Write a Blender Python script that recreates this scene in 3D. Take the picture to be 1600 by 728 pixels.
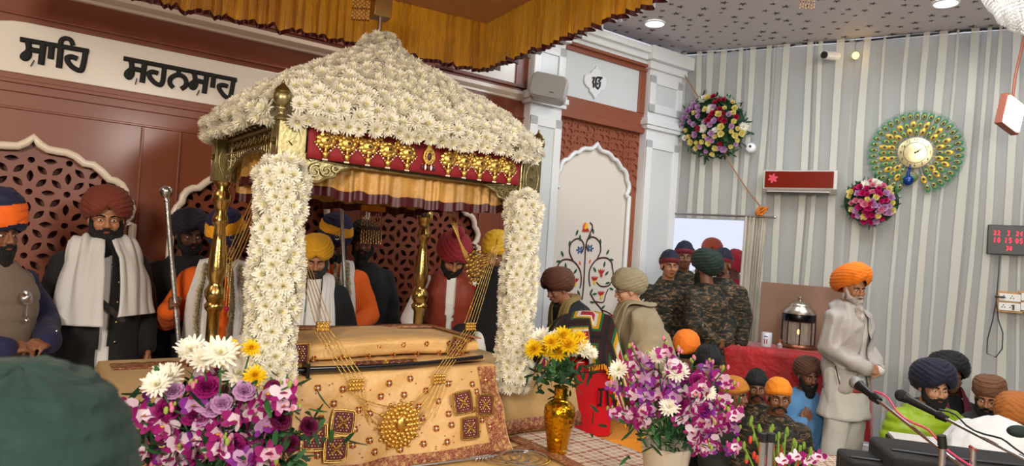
import bpy, bmesh, math, random
import numpy as np
from mathutils import Matrix, Vector, noise
from mathutils.geometry import tessellate_polygon
random.seed(7); rng = np.random.RandomState(7)
for o in list(bpy.data.objects): bpy.data.objects.remove(o)
SC = bpy.context.scene; COL = SC.collection
PI = math.pi; rad = math.radians; sin = math.sin; cos = math.cos

# ------------------------------------------------------------ camera
FPX = 1060.0; TH = math.atan(.067); PT = rad(1.0); CH = 1.75
cd = bpy.data.cameras.new('camera'); cam = bpy.data.objects.new('camera', cd); COL.objects.link(cam)
cd.sensor_width = 36; cd.lens = 36 * FPX / 1600; cd.clip_start = .05; cd.clip_end = 300
Rv = Vector((1, 0, 0)); Uv = Vector((0, -sin(PT), cos(PT))); Fv = Vector((0, cos(PT), sin(PT)))
CR = cos(TH) * Rv + sin(TH) * Uv; CU = -sin(TH) * Rv + cos(TH) * Uv
m = Matrix((CR, CU, -Fv)).transposed().to_4x4(); m.translation = (0, 0, CH)
cam.matrix_world = m; SC.camera = cam
cd.dof.use_dof = True; cd.dof.focus_distance = 3.7; cd.dof.aperture_fstop = 4.0
# ------------------------------------------------------------ world and light
W = bpy.data.worlds.new('world'); SC.world = W; W.use_nodes = True
bg = W.node_tree.nodes['Background']; bg.inputs[0].default_value = (.80, .84, 1.0, 1); bg.inputs[1].default_value = 1.0
SC.view_settings.view_transform = 'Standard'; SC.view_settings.look = 'None'
SC.view_settings.exposure = 0.0; SC.view_settings.gamma = 1.0; SC.view_settings.use_curve_mapping = False
def area(name, loc, size, power, col, target=None, sy=None, spread=180):
    l = bpy.data.lights.new(name, 'AREA'); l.energy = power; l.color = col; l.size = size; l.spread = rad(spread)
    if sy: l.shape = 'RECTANGLE'; l.size_y = sy
    o = bpy.data.objects.new(name, l); COL.objects.link(o); o.location = loc
    if target: o.rotation_euler = (Vector(target) - Vector(loc)).to_track_quat('-Z', 'Y').to_euler()
    return o
WARM = (1, .895, .75); NEUT = (1, .95, .88); COOL = (.86, .93, 1)
area('flood_lamp_behind', (-.9, -2.4, 2.9), .9, 230, WARM, (-.5, 3.4, 1.6))
area('flood_lamp_side', (2.4, -.8, 3.0), .7, 110, NEUT, (.6, 3.8, 1.8))
area('ceiling_lamp_side', (2.6, 1.2, 4.0), 1.4, 90, NEUT, (1.9, 4.6, .8))
area('ceiling_lamp_far', (3.4, 4.6, 4.02), 1.4, 85, COOL, (3.4, 4.7, 0))
area('ceiling_lamp_door', (1.9, 5.9, 4.02), .7, 26, COOL, (1.9, 6.0, 0))
area('ceiling_lamp_left', (-3.9, 1.0, 4.0), 1.0, 42, WARM, (-3.2, 2.6, 1.0))
area('ceiling_lamp_back', (-1.2, 5.15, 3.95), .6, 8, WARM, (-1.2, 5.0, 0))

# ------------------------------------------------------------ pixel rays, frames
def ray(px, py):
    dx, dy = px - 800, py - 364
    x = dx * cos(TH) + dy * sin(TH); y = -dx * sin(TH) + dy * cos(TH)
    r = (x, FPX * cos(PT) + y * sin(PT), FPX * sin(PT) - y * cos(PT))
    return Vector((r[0] / r[1], 1, r[2] / r[1]))
def P(px, py, Y): r = ray(px, py); return Vector((r.x * Y, Y, CH + r.z * Y))
def onz(px, py, z): return P(px, py, (z - CH) / ray(px, py).z)
K = 1.06; CX, CY = 1.68 * K, 7.4 * K
def Z(z): return CH + K * (z - CH)
ANG_A = rad(90 - 53.8); ANG_B = -rad(90 - 60.2)
def frame(x, y, z, ang): return Matrix.Translation((x, y, z)) @ Matrix.Rotation(ang, 4, 'Z')
FA = frame(CX, CY, 0, ANG_A); FB = frame(CX, CY, 0, ANG_B)   # local x right along wall, local y into wall
FP = frame(-1.0179, 3.0, 0, ANG_A)                            # palanquin frame: x = width, y = depth
I4 = Matrix.Identity(4)
def hit(fr, px, py, y0=0):                                    # ray on plane local y = y0 of a frame
    o = fr.inverted() @ Vector((0, 0, CH)); d = fr.inverted().to_3x3() @ ray(px, py)
    t = (y0 - o.y) / d.y; return o + d * t
CEIL = Z(3.96)

# ------------------------------------------------------------ materials
def srgb(c):
    if isinstance(c, str): c = tuple(int(c[i:i + 2], 16) for i in (0, 2, 4))
    return tuple(((v / 255) / 12.92 if v / 255 <= .04045 else ((v / 255 + .055) / 1.055) ** 2.4) for v in c) + (1,)
class NT:
    def __init__(s, m): s.t = m.node_tree; s.n = s.t.nodes; s.l = s.t.links
    def add(s, typ, ins=None, **kw):
        n = s.n.new('ShaderNode' + typ)
        for k, v in kw.items(): setattr(n, k, v)
        for k, v in (ins or {}).items():
            if isinstance(v, bpy.types.NodeSocket): s.l.new(v, n.inputs[k])
            else: n.inputs[k].default_value = v
        return n
    def math(s, op, a, b=0, c=0):
        n = s.n.new('ShaderNodeMath'); n.operation = op
        for i, v in enumerate((a, b, c)):
            if isinstance(v, bpy.types.NodeSocket): s.l.new(v, n.inputs[i])
            else: n.inputs[i].default_value = v
        return n.outputs[0]
def ramp(nt, fac, stops, interp='LINEAR'):
    r = nt.add('ValToRGB', {0: fac}); r.color_ramp.interpolation = interp
    e = r.color_ramp.elements
    while len(e) < len(stops): e.new(.5)
    for i, (p, c) in enumerate(stops): e[i].position = p; e[i].color = srgb(c)
    return r.outputs[0]
MATS = {}
def mat(name, c, rough=.6, metal=0, var=None, bump=None, sheen=0, coat=0, emit=0, alpha=1, trans=0, c2=None, sss=0):
    if name in MATS: return MATS[name]
    m = bpy.data.materials.new(name); m.use_nodes = True; nt = NT(m); b = nt.n['Principled BSDF']
    b.inputs['Base Color'].default_value = srgb(c); b.inputs['Roughness'].default_value = rough; b.inputs['Metallic'].default_value = metal
    if sheen: b.inputs['Sheen Weight'].default_value = sheen
    if coat: b.inputs['Coat Weight'].default_value = coat; b.inputs['Coat Roughness'].default_value = .15
    if emit: b.inputs['Emission Color'].default_value = srgb(c); b.inputs['Emission Strength'].default_value = emit
    if alpha < 1: b.inputs['Alpha'].default_value = alpha
    if trans: b.inputs['Transmission Weight'].default_value = trans
    if sss: b.inputs['Subsurface Weight'].default_value = sss; b.inputs['Subsurface Scale'].default_value = .01
    tc = nt.add('TexCoord').outputs['Object']
    if var:
        sc, amt = var[:2]
        n = nt.add('TexNoise', {'Vector': tc, 'Scale': sc, 'Detail': 4.0})
        base = np.array(srgb(c)[:3]); alt = np.array(srgb(c2)[:3]) if c2 else base * (1 - amt)
        r = nt.add('ValToRGB', {0: n.outputs[0]}); e = r.color_ramp.elements
        e[0].position = .35; e[1].position = .65
        e[0].color = tuple(alt) + (1,); e[1].color = tuple(np.minimum(base * (1 + (0 if c2 else amt * .5)), 1)) + (1,)
        nt.l.new(r.outputs[0], b.inputs['Base Color'])
    if bump:
        n = nt.add('TexNoise', {'Vector': tc, 'Scale': bump[0], 'Detail': 5.0})
        bp = nt.add('Bump', {'Height': n.outputs[0], 'Distance': bump[1], 'Strength': 1.0})
        nt.l.new(bp.outputs[0], b.inputs['Normal'])
    MATS[name] = m; return m
brown = mat('brown_laminate', '7a3b20', .4, var=(1.5, .06), coat=.12)
brown2 = mat('brown_laminate_light', '8a4a30', .4, coat=.12)
dbrown = mat('dark_brown_recess', '6e3a26', .6)
cream = mat('cream_gloss', 'e2d2be', .3, coat=.3)
ivory = mat('ivory_panel', 'ddd5ca', .28, coat=.4)
white = mat('white_gloss', 'e4e6e6', .35, coat=.3)
greyp = mat('pale_grey_panel', 'd2d7d6', .35, coat=.3)
black = mat('black_letter', '040404', .75)
blackm = mat('black_plastic', '121213', .4)
gold = mat('polished_gold', 'c2a05c', .22, 1.0, bump=(60, .001))
brass = mat('antique_brass', '9c9068', .38, 1.0, bump=(45, .002))
goldo = mat('gold_ornament', 'd9b463', .32, 1.0, bump=(180, .002))
steel = mat('silver_metal', 'c9c9cc', .25, 1.0)
darksteel = mat('dark_steel', '3b3c40', .3, 1.0)
maroon = mat('maroon_satin', '42060d', .45)
redv = mat('red_velvet', '800716', .7, sheen=.06)

# ------------------------------------------------------------ mesh builder
def sph(nu=12, nv=8):
    V = [(0, 0, 1)]
    for j in range(1, nv):
        t = PI * j / nv
        for i in range(nu): a = 2 * PI * i / nu; V.append((sin(t) * cos(a), sin(t) * sin(a), cos(t)))
    V.append((0, 0, -1)); F = []
    for i in range(nu): F.append((0, 1 + i, 1 + (i + 1) % nu))
    for j in range(nv - 2):
        for i in range(nu):
            a = 1 + j * nu + i; b = 1 + j * nu + (i + 1) % nu; F.append((a, a + nu, b + nu, b))
    L = len(V) - 1; q = 1 + (nv - 2) * nu
    for i in range(nu): F.append((L, q + (i + 1) % nu, q + i))
    return np.array(V, float), F
class B:
    def __init__(s): s.V = []; s.F = []; s.mi = []; s.n = 0; s.uv = {}; s.M = None
    def add(s, V, F, mi=0, M=None):
        V = np.asarray(V, float).reshape(-1, 3)
        M = M if M is not None else s.M
        if M is not None:
            A = np.array(M); V = V @ A[:3, :3].T + A[:3, 3]
        s.V.append(V); n = s.n
        s.F.extend([tuple(i + n for i in f) for f in F])
        if isinstance(mi, int): s.mi.extend([mi] * len(F))
        else: s.mi.extend(mi)
        s.n += len(V); return s
    def box(s, x0, x1, y0, y1, z0, z1, mi=0, M=None):
        V = [(x0, y0, z0), (x1, y0, z0), (x1, y1, z0), (x0, y1, z0), (x0, y0, z1), (x1, y0, z1), (x1, y1, z1), (x0, y1, z1)]
        return s.add(V, [(3, 2, 1, 0), (4, 5, 6, 7), (0, 1, 5, 4), (1, 2, 6, 5), (2, 3, 7, 6), (3, 0, 4, 7)], mi, M)
    def ell(s, c, r, mi=0, R=None, nu=12, nv=8, M=None):
        if not hasattr(r, '__len__'): r = (r, r, r)
        V, F = sph(nu, nv); V = V * np.array(r)
        if R is not None: V = V @ np.array(R)[:3, :3].T
        return s.add(V + np.array(c), F, mi, M)
    def tube(s, pts, r, n=8, mi=0, M=None, flat=None, closed=False):
        P_ = [Vector(p) for p in pts]; k = len(P_)
        if not hasattr(r, '__len__'): r = [r] * k
        V = []; prev = None
        for i in range(k):
            if closed: t = P_[(i + 1) % k] - P_[i - 1]
            else: t = P_[min(i + 1, k - 1)] - P_[max(i - 1, 0)]
            t = t.normalized() if t.length > 1e-9 else Vector((0, 0, 1))
            if prev is None:
                a = Vector((0, 1, 0)) if abs(t.y) < .9 else Vector((1, 0, 0))
                u = t.cross(a).normalized()
            else:
                u = prev - t * prev.dot(t); u = u.normalized() if u.length > 1e-6 else t.orthogonal().normalized()
            w = t.cross(u); prev = u
            for j in range(n):
                a = 2 * PI * j / n; d = u * cos(a) * r[i] + w * sin(a) * r[i]
                if flat: d = Vector((d.x * flat[0], d.y * flat[1], d.z * flat[2]))
                V.append(P_[i] + d)
        F = []
        for i in range(k if closed else k - 1):
            for j in range(n):
                a = i * n + j; b = i * n + (j + 1) % n; c = ((i + 1) % k) * n
                F.append((a, b, c + (j + 1) % n, c + j))
        if not closed: F.append(tuple(range(n - 1, -1, -1))); F.append(tuple((k - 1) * n + j for j in range(n)))
        return s.add([tuple(v) for v in V], F, mi, M)
    def lathe(s, prof, c=(0, 0, 0), n=20, mi=0, M=None):
        V = []; F = []
        for (r, z) in prof:
            for j in range(n): a = 2 * PI * j / n; V.append((c[0] + r * cos(a), c[1] + r * sin(a), c[2] + z))
        for i in range(len(prof) - 1):
            for j in range(n): F.append((i * n + j, i * n + (j + 1) % n, (i + 1) * n + (j + 1) % n, (i + 1) * n + j))
        F.append(tuple(range(n - 1, -1, -1))); F.append(tuple((len(prof) - 1) * n + j for j in range(n)))
        return s.add(V, F, mi, M)
    def prism(s, poly, y0, y1, mi=0, M=None):      # poly in (x, z), extruded along y
        k = len(poly); V = [(x, y0, z) for x, z in poly] + [(x, y1, z) for x, z in poly]
        T = tessellate_polygon([[Vector((x, z, 0)) for x, z in poly]])
        F = [tuple(t) for t in T] + [tuple(i + k for i in reversed(t)) for t in T]
        F += [(i, i + k, (i + 1) % k + k, (i + 1) % k) for i in range(k)]
        return s.add(V, F, mi, M)
    def grid(s, fn, nu, nv, mi=0, M=None, cu=False, uv=False):
        V = [fn(i / (nu if cu else nu - 1), j / (nv - 1)) for j in range(nv) for i in range(nu)]
        F = []; base = len(s.F)
        for j in range(nv - 1):
            for i in range(nu if cu else nu - 1):
                a = j * nu + i; b = j * nu + (i + 1) % nu; F.append((a, b, b + nu, a + nu))
                if uv:
                    u0, u1 = i / (nu - 1), (i + 1) / (nu - 1); v0, v1 = j / (nv - 1), (j + 1) / (nv - 1)
                    s.uv[base + len(F) - 1] = ((u0, v0), (u1, v0), (u1, v1), (u0, v1))
        m_ = mi
        if callable(mi): m_ = [mi((k % (nu if cu else nu - 1)) / nu, (k // (nu if cu else nu - 1)) / nv) for k in range(len(F))]
        return s.add(V, F, m_, M)
WM = {}
def emit(b, name, mats, parent=None, fr=None, origin=None, smooth=35, bev=0, solid=0, props=None, sub=0):
    V = np.concatenate(b.V) if b.V else np.zeros((0, 3))
    fr = fr or I4
    if not isinstance(mats, (list, tuple)): mats = [mats]
    A = np.array(fr); V = V @ A[:3, :3].T + A[:3, 3]
    if parent is not None: wm = WM[parent.name]
    else:
        if origin is None: o = Vector((V[:, 0].mean(), V[:, 1].mean(), V[:, 2].min()))
        else: o = fr @ Vector(origin)
        wm = fr.to_3x3().to_4x4(); wm.translation = o
    Ai = np.array(wm.inverted()); V = V @ Ai[:3, :3].T + Ai[:3, 3]
    me = bpy.data.meshes.new(name); me.from_pydata(V.tolist(), [], b.F)
    for m_ in mats: me.materials.append(m_)
    if len(mats) > 1: me.polygons.foreach_set('material_index', b.mi)
    if b.uv:
        l = me.uv_layers.new(name='UVMap')
        for fi, q in b.uv.items():
            for li, uvc in zip(me.polygons[fi].loop_indices, q): l.data[li].uv = uvc
    if smooth: me.polygons.foreach_set('use_smooth', [True] * len(me.polygons))
    me.update()
    if smooth and smooth < 180: me.set_sharp_from_angle(angle=rad(smooth))
    ob = bpy.data.objects.new(name, me); COL.objects.link(ob)
    if parent is not None: ob.parent = parent
    else: ob.matrix_world = wm
    WM[ob.name] = wm
    if solid: md = ob.modifiers.new('solid', 'SOLIDIFY'); md.thickness = solid; md.offset = 0
    if bev: md = ob.modifiers.new('bevel', 'BEVEL'); md.width = bev; md.segments = 2; md.limit_method = 'ANGLE'; md.angle_limit = rad(40)
    if sub: md = ob.modifiers.new('sub', 'SUBSURF'); md.levels = sub; md.render_levels = sub
    if props:
        for k, v in props.items(): ob[k] = v
    return ob
def tag(o, label, cat, group=None, kind=None):
    if label: o['label'] = label
    if cat: o['category'] = cat
    if group: o['group'] = group
    if kind: o['kind'] = kind
    return o
def thing(name, label, cat, wm, group=None):
    if not isinstance(wm, Matrix): wm = Matrix.Translation(wm)
    o = bpy.data.objects.new(name, None); COL.objects.link(o); o.matrix_world = wm; o.empty_display_size = .1
    WM[o.name] = wm.copy(); return tag(o, label, cat, group)
ST = {'kind': 'structure'}
def struct(b, name, mats, fr=None, **k): return emit(b, name, mats, fr=fr, props=ST, **k)
def plate(outer, holes, y0, y1):      # 2D plate with holes in (x, z) -> (V, F) via curve fill
    cu = bpy.data.curves.new('tmp', 'CURVE'); cu.dimensions = '2D'; cu.fill_mode = 'BOTH'; cu.extrude = abs(y1 - y0) / 2
    for poly in [outer] + holes:
        sp = cu.splines.new('POLY'); sp.points.add(len(poly) - 1); sp.use_cyclic_u = True
        for p, (x, z) in zip(sp.points, poly): p.co = (x, z, 0, 1)
    ob = bpy.data.objects.new('tmp', cu); COL.objects.link(ob)
    dg = bpy.context.evaluated_depsgraph_get(); dg.update(); me = bpy.data.meshes.new_from_object(ob.evaluated_get(dg))
    V = [(v.co.x, (y0 + y1) / 2 - v.co.z, v.co.y) for v in me.vertices]; F = [tuple(p.vertices) for p in me.polygons]
    bpy.data.objects.remove(ob); bpy.data.curves.remove(cu); bpy.data.meshes.remove(me)
    return V, F

# ------------------------------------------------------------ room shell
room = [(CX, CY), (-8.0, CY - (CX + 8.0) * math.tan(ANG_A)), (-8.0, -5), (9.8, -5), (9.8, CY + (9.8 - CX) * math.tan(ANG_B))]
wcol = mat('plaster_wall', '858d95', .9, var=(3, .05))
flo = B(); flo.add([(x, y, 0) for x, y in room], [tuple(range(4, -1, -1))][::-1]); flo.F[0] = tuple(reversed(flo.F[0]))
carpet = mat('pale_floor_sheet', 'cfc4bd', .95, var=(8, .12), bump=(120, .004))
struct(flo, 'floor', carpet, smooth=0)
cm = bpy.data.materials.new('star_print_ceiling'); cm.use_nodes = True; nt = NT(cm); bs = nt.n['Principled BSDF']; bs.inputs['Roughness'].default_value = .6
tc = nt.add('TexCoord').outputs['Object']
vo = nt.add('TexVoronoi', {'Vector': tc, 'Scale': 5.6, 'Randomness': .62}, voronoi_dimensions='2D')
mp = nt.add('VectorMath', {0: tc, 1: (5.6, 5.6, 5.6)}, operation='MULTIPLY').outputs[0]
dv = nt.add('VectorMath', {0: tc, 1: vo.outputs['Position']}, operation='SUBTRACT').outputs[0]
sx = nt.add('SeparateXYZ', {0: dv}); cs = nt.add('SeparateColor', {0: vo.outputs['Color']})
th = nt.math('ARCTAN2', sx.outputs[1], sx.outputs[0]); th = nt.math('ADD', th, nt.math('MULTIPLY', cs.outputs[0], 6.0))
fr_ = nt.math('PINGPONG', nt.math('ADD', th, 20.0), PI / 5)
ln = nt.add('VectorMath', {0: dv}, operation='LENGTH').outputs['Value']
# straight star edge between outer R and inner r
R1 = nt.math('ADD', nt.math('MULTIPLY', cs.outputs[1], .022), .026)
edge = nt.math('ADD', nt.math('MULTIPLY', nt.math('POWER', nt.math('SUBTRACT', 1.0, nt.math('DIVIDE', fr_, PI / 5)), 1.6), .62), .38)
isst = nt.math('LESS_THAN', ln, nt.math('MULTIPLY', R1, edge))
mx = nt.add('Mix', {0: isst, 6: srgb('cdc7ca'), 7: srgb('3f3b3d')}, data_type='RGBA').outputs[2]
nt.l.new(mx, bs.inputs['Base Color'])
cl = B(); cl.add([(x, y, CEIL) for x, y in room], [tuple(range(5))]); struct(cl, 'ceiling', cm, smooth=0)
def wallseg(name, a, b_, m_):
    w = B(); w.add([(a[0], a[1], 0), (b_[0], b_[1], 0), (b_[0], b_[1], CEIL), (a[0], a[1], CEIL)], [(0, 1, 2, 3)]); struct(w, name, m_, smooth=0)
wallseg('wall_left', room[1], room[2], wcol); wallseg('wall_front', room[2], room[3], wcol); wallseg('wall_side', room[3], room[4], wcol)

# ------------------------------------------------------------ wall A (brown panelled wall)
LA = 12.0
w = B(); w.box(-K * LA, 0, .12, .2, 0, CEIL); struct(w, 'wall_back', dbrown, FA, smooth=0)
HALF = [(0, .468), (.032, .431), (.072, .406), (.124, .401), (.169, .399), (.217, .382), (.262, .345), (.311, .342), (.358, .307), (.402, .262), (.44, .256), (.472, .235), (.495, .199), (.5, .157), (.525, .13), (.543, .089), (.535, .039), (.505, .003), (.517, -.012), (.553, -.012)]
def arch(cx, zs, zb, sc=1.0, n=2):      # world-scaled arch outline in (x, z), bottom zb
    h = [(a * K * sc, b * K) for a, b in HALF]
    r = [(cx + a, zs + b) for a, b in h] + [(cx + h[-1][0], zb)]
    l = [(cx - a, zs + b) for a, b in h[::-1][:-1]]
    return [(cx - h[-1][0], zb)] + l + r
ACX = [5.668 - 1.327 * i for i in range(3)] + [5.668 + 1.327, 5.668 + 2.654]
AR = [arch(-K * c, Z(1.73), .35) for c in ACX]
xl, xr = -K * LA, -K * 2.05
V, F = plate([(xl, 0), (xr, 0), (xr, Z(2.45)), (xl, Z(2.45))], AR, -.03, .0)
w = B(); w.add(V, F); struct(w, 'wall_back_panelling', brown, FA, smooth=0)
# arched lattice screens
def leaf(cx, cz, a, L=.0345, wd=.0175):
    o = []
    for i in range(6): t = -1 + 2 * i / 6; o.append((t * L, wd * (1 - t * t)))
    for i in range(6): t = 1 - 2 * i / 6; o.append((t * L, -wd * (1 - t * t)))
    return [(cx + x * cos(a) - z * sin(a), cz + x * sin(a) + z * cos(a)) for x, z in o]
def lattice_holes(x0, x1, z0, z1, hx, hz, p, k=1.0):
    H = []
    i0, i1 = math.ceil((x0 - hx) / p), math.floor((x1 - hx) / p); j0, j1 = math.ceil((z0 - hz) / p), math.floor((z1 - hz) / p)
    for i in range(i0, i1 + 1):
        for j in range(j0, j1 + 1):
            X, Zc = hx + i * p, hz + j * p
            H.append([(X + .019 * k * cos(t * PI / 5), Zc + .019 * k * sin(t * PI / 5)) for t in range(10)])
            if i < i1: H.append(leaf(X + p / 2, Zc, 0, .036 * k, .0175 * k))
            if j < j1: H.append(leaf(X, Zc + p / 2, PI / 2, .036 * k, .0175 * k))
            if i < i1 and j < j1:
                for sx_, sz_ in ((1, 1), (1, -1), (-1, 1), (-1, -1)):
                    H.append(leaf(X + p / 2 + sx_ * .2 * p, Zc + p / 2 + sz_ * .2 * p, PI / 4 * sx_ * sz_, .036 * k, .0175 * k))
    return H
PP = .192 * K
for n_, c in enumerate(ACX[:4]):
    x0, x1 = -K * c - .655, -K * c + .655
    hx = -K * 5.671 + (0 if n_ != 4 else 0); hx = -K * c - .003
    V, F = plate([(x0, .3), (x1, .3), (x1, Z(2.24)), (x0, Z(2.24))], lattice_holes(x0 + .005, x1 - .005, .33, Z(2.235), hx, Z(2.067), PP, 1.06), .02, .045)
    w = B(); w.add(V, F); struct(w, 'trim_%d' % (n_ + 1), brown, FA, smooth=0)
    w = B(); w.tube([(x, -.035, z) for x, z in AR[n_]], [.026] * len(AR[n_]), 10); struct(w, 'trim_%d' % (n_ + 11), cream, FA, smooth=60)
# mouldings on left section
w = B()
w.box(xl, xr, -.045, .0, Z(2.45), Z(2.56)); w.box(xl, xr, -.06, 0, Z(2.50), Z(2.525)); w.box(xl, xr, -.03, 0, Z(2.56), Z(3.06))
w.box(xl, xr, -.05, 0, Z(2.9), Z(2.915)); w.box(xl, xr, -.04, -.03, Z(2.35), Z(2.365))
for c in (4.99, 3.68, 2.36, 6.34): w.box(-K * (c + .12), -K * (c - .12), -.045, -.03, .05, Z(2.35))
for c in (5.1, 4.88, 3.79, 3.57, 2.47, 2.25): w.box(-K * c - .006, -K * c + .006, -.052, -.03, .05, Z(2.34))
struct(w, 'trim_20', brown, FA, smooth=0, bev=.004)
w = B()   # cream cornice rail between the friezes
w.add([(x, y, z) for x in (xl, -K * 2.08) for y, z in ((-.03, Z(3.055)), (-.045, Z(3.06)), (-.045, Z(3.078)), (-.065, Z(3.09)), (-.08, Z(3.105)), (-.08, Z(3.135)), (-.03, Z(3.145)))],
      [(i, i + 7, i + 8, i + 1) for i in range(6)] + [tuple(range(7)), tuple(range(13, 6, -1))]); struct(w, 'trim_21', cream, FA, smooth=30)
w = B(); w.box(xl, xr, -.03, .1, Z(3.06), Z(3.78)); w.box(xl, xr, -.10, -.03, Z(3.62), Z(3.68))
for c in (1.95, 2.78, 3.9, 5.3, 6.7):
    w.box(-K * (c + .24), -K * (c + .06), -.055, -.03, Z(3.17), Z(3.62)); 
w.box(xl, xr, -.055, -.03, Z(3.17), Z(3.2)); w.box(xl, xr, -.055, -.03, Z(3.55), Z(3.62)); struct(w, 'trim_22', brown, FA, smooth=0, bev=.004)
w = B(); w.box(-K * 2.95, xr, -.038, -.029, Z(3.2), Z(3.55)); struct(w, 'trim_23', ivory, FA, smooth=0)
w = B()
for i, (y, z) in enumerate(((.10, 3.68), (.15, 3.74), (.20, 3.80))): w.box(xl, 0, -y, 0, Z(z), Z(z + .07))
struct(w, 'trim_24', white, FA, smooth=0, bev=.008)
# lettered plaque
pz0, pz1 = Z(2.56), Z(2.865); xe = -K * 5.99; rr = .26
poly = [(-K * 2.72, pz0), (-K * 2.72, pz1 - .1), (-K * 2.76, pz1 - .03), (-K * 2.82, pz1)]
for i in range(7): a = PI / 2 + PI / 2 * i / 6; poly.append((xe + rr + rr * 1.0 * cos(a), pz1 - .15 + .15 * sin(a)))
poly += [(xe, pz0)]
w = B(); w.prism(poly, -.05, -.028)
pq = emit(w, 'lettered_plaque', ivory, fr=FA, bev=.006, smooth=30); tag(pq, 'long ivory plaque with raised black lettering on the brown wall', 'sign')
w = B()
LET = [  # pixel strokes of the raised letters (x, y), half width in px
 ([(31, 61), (139, 80)], 3), ([(43, 63), (45, 73), (44, 80), (37, 86), (36, 90), (41, 91), (45, 86), (46, 78), (63, 80)], 3.2), ([(68, 68), (64, 101)], 3.5), ([(50, 98.5), (51, 99)], 4.6),
 ([(81, 71), (79, 92)], 3.4), ([(95, 74), (92, 106)], 3.4), ([(95, 74), (95, 65), (99, 60.5), (105, 60), (111, 63), (114, 71)], 2.8),
 ([(134, 80), (131, 97), (128, 108), (124, 110), (115, 106), (107, 98), (105, 91), (108, 89), (114, 89), (121, 92)], 3.2),
 ([(193, 91), (370, 125)], 3), ([(205, 95), (206, 103), (205, 108), (199, 113), (198, 118), (202, 121), (206, 116), (208, 108), (221, 110)], 3.2), ([(226, 99), (222, 129)], 3.4), ([(212, 127), (213, 127.3)], 4.4),
 ([(257, 105), (255, 123), (253, 130), (250, 132.5), (243, 130), (235, 122), (233, 115), (236, 112.5), (241, 112.5), (247, 114.5)], 3.1),
 ([(279, 110), (279, 117)], 2.9), ([(271, 137), (266, 131), (266, 124), (271, 119), (279, 117), (287, 120), (291, 127), (290, 134), (283, 139)], 3.1),
 ([(303, 114), (305, 122), (304, 127), (299, 131), (299, 136), (303, 137), (306, 132), (307, 126), (320, 129)], 3.2), ([(323, 118), (319, 146)], 3.4), ([(309, 144.5), (310, 145)], 4.4),
 ([(334, 120), (332, 137)], 3.3),
 ([(365, 125), (362, 142), (360, 150), (356, 152.5), (350, 149), (344, 141), (342, 135), (345, 133), (350, 133), (356, 135)], 3.1)]
for pts, hw in LET:
    q = [hit(FA, x, y, -.06) for x, y in pts]
    # smooth the stroke
    qq = []
    for i in range(len(q) - 1):
        for t in range(4 if len(q) > 2 else 1):
            t /= 4.; p0 = q[max(i - 1, 0)]; p1 = q[i]; p2 = q[i + 1]; p3 = q[min(i + 2, len(q) - 1)]
            qq.append(.5 * (2 * p1 + (p2 - p0) * t + (2 * p0 - 5 * p1 + 4 * p2 - p3) * t * t + (3 * p1 - 3 * p2 + p3 - p0) * t ** 3))
    qq.append(q[-1]); d = (CH and (q[0] - (FA.inverted() @ Vector((0, 0, CH)))).length) / FPX
    w.tube(qq, hw * d * 1.02, 10, flat=(1, .45, 1))
emit(w, 'lettering', black, parent=pq, fr=FA, smooth=50)

# pillars
def pillar(n_, s0, s1, dep):
    w = B(); x0, x1 = -K * s1, -K * s0; wd = x1 - x0
    w.box(x0, x1, -dep, .1, 0, Z(3.68))
    w.box(x0 - .03, x1 + .03, -dep - .035, 0, Z(3.04), Z(3.08)); w.box(x0 - .045, x1 + .045, -dep - .05, 0, Z(3.08), Z(3.13)); w.box(x0 - .03, x1 + .03, -dep - .035, 0, Z(3.13), Z(3.16))
    w.box(x0 - .04, x1 + .04, -dep - .04, 0, Z(3.66), Z(3.74)); w.box(x0 - .08, x1 + .08, -dep - .1, 0, Z(3.74), Z(3.88))
    for z0, z1 in ((.2, 2.93), (3.22, 3.6)):   # raised frame around recessed panel
        f = .09; z0, z1 = Z(z0), Z(z1)
        w.box(x0, x0 + f, -dep - .022, -dep, z0, z1); w.box(x1 - f, x1, -dep - .022, -dep, z0, z1); w.box(x0, x1, -dep - .022, -dep, z1 - f, z1); w.box(x0, x1, -dep - .022, -dep, z0, z0 + f)
    struct(w, 'trim_%d' % n_, white, FA, smooth=0, bev=.006)
    w = B()
    for z0, z1 in ((.2, 2.93), (3.22, 3.6)): w.box(x0 + .09, x1 - .09, -dep - .006, -dep + .01, Z(z0) + .09, Z(z1) - .09)
    struct(w, 'trim_%d' % (n_ + 1), greyp, FA, smooth=0)
pillar(30, 1.69, 2.06, .13); pillar(32, .04, .54, .13)
# right bay
xl2, xr2 = -K * 1.69, -K * .54; bc = -K * 1.134
AR2 = arch(bc, Z(2.34), .15, .9)
V, F = plate([(xl2, 0), (xr2, 0), (xr2, Z(3.03)), (xl2, Z(3.03))], [AR2], -.03, 0.)
w = B(); w.add(V, F)
def cres(cx, cz, s_, a):
    o = [(s_ * cos(t), s_ * sin(t)) for t in [PI * .05 + i * PI * .9 / 7 for i in range(8)]]; o += [(.72 * s_ * cos(t), .55 * s_ * sin(t)) for t in [PI * .95 - i * PI * .9 / 7 for i in range(8)]]
    return [(cx + x * cos(a) - z * sin(a), cz + x * sin(a) + z * cos(a)) for x, z in o]
from mathutils.geometry import intersect_point_line
def inside(pt, poly):
    x, z = pt; c = False; j = len(poly) - 1
    for i in range(len(poly)):
        if (poly[i][1] > z) != (poly[j][1] > z) and x < (poly[j][0] - poly[i][0]) * (z - poly[i][1]) / (poly[j][1] - poly[i][1]) + poly[i][0]: c = not c
        j = i
    return c
AR2b = arch(bc, Z(2.34), .15, 1.02)
i = 0; z = Z(1.3)
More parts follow.
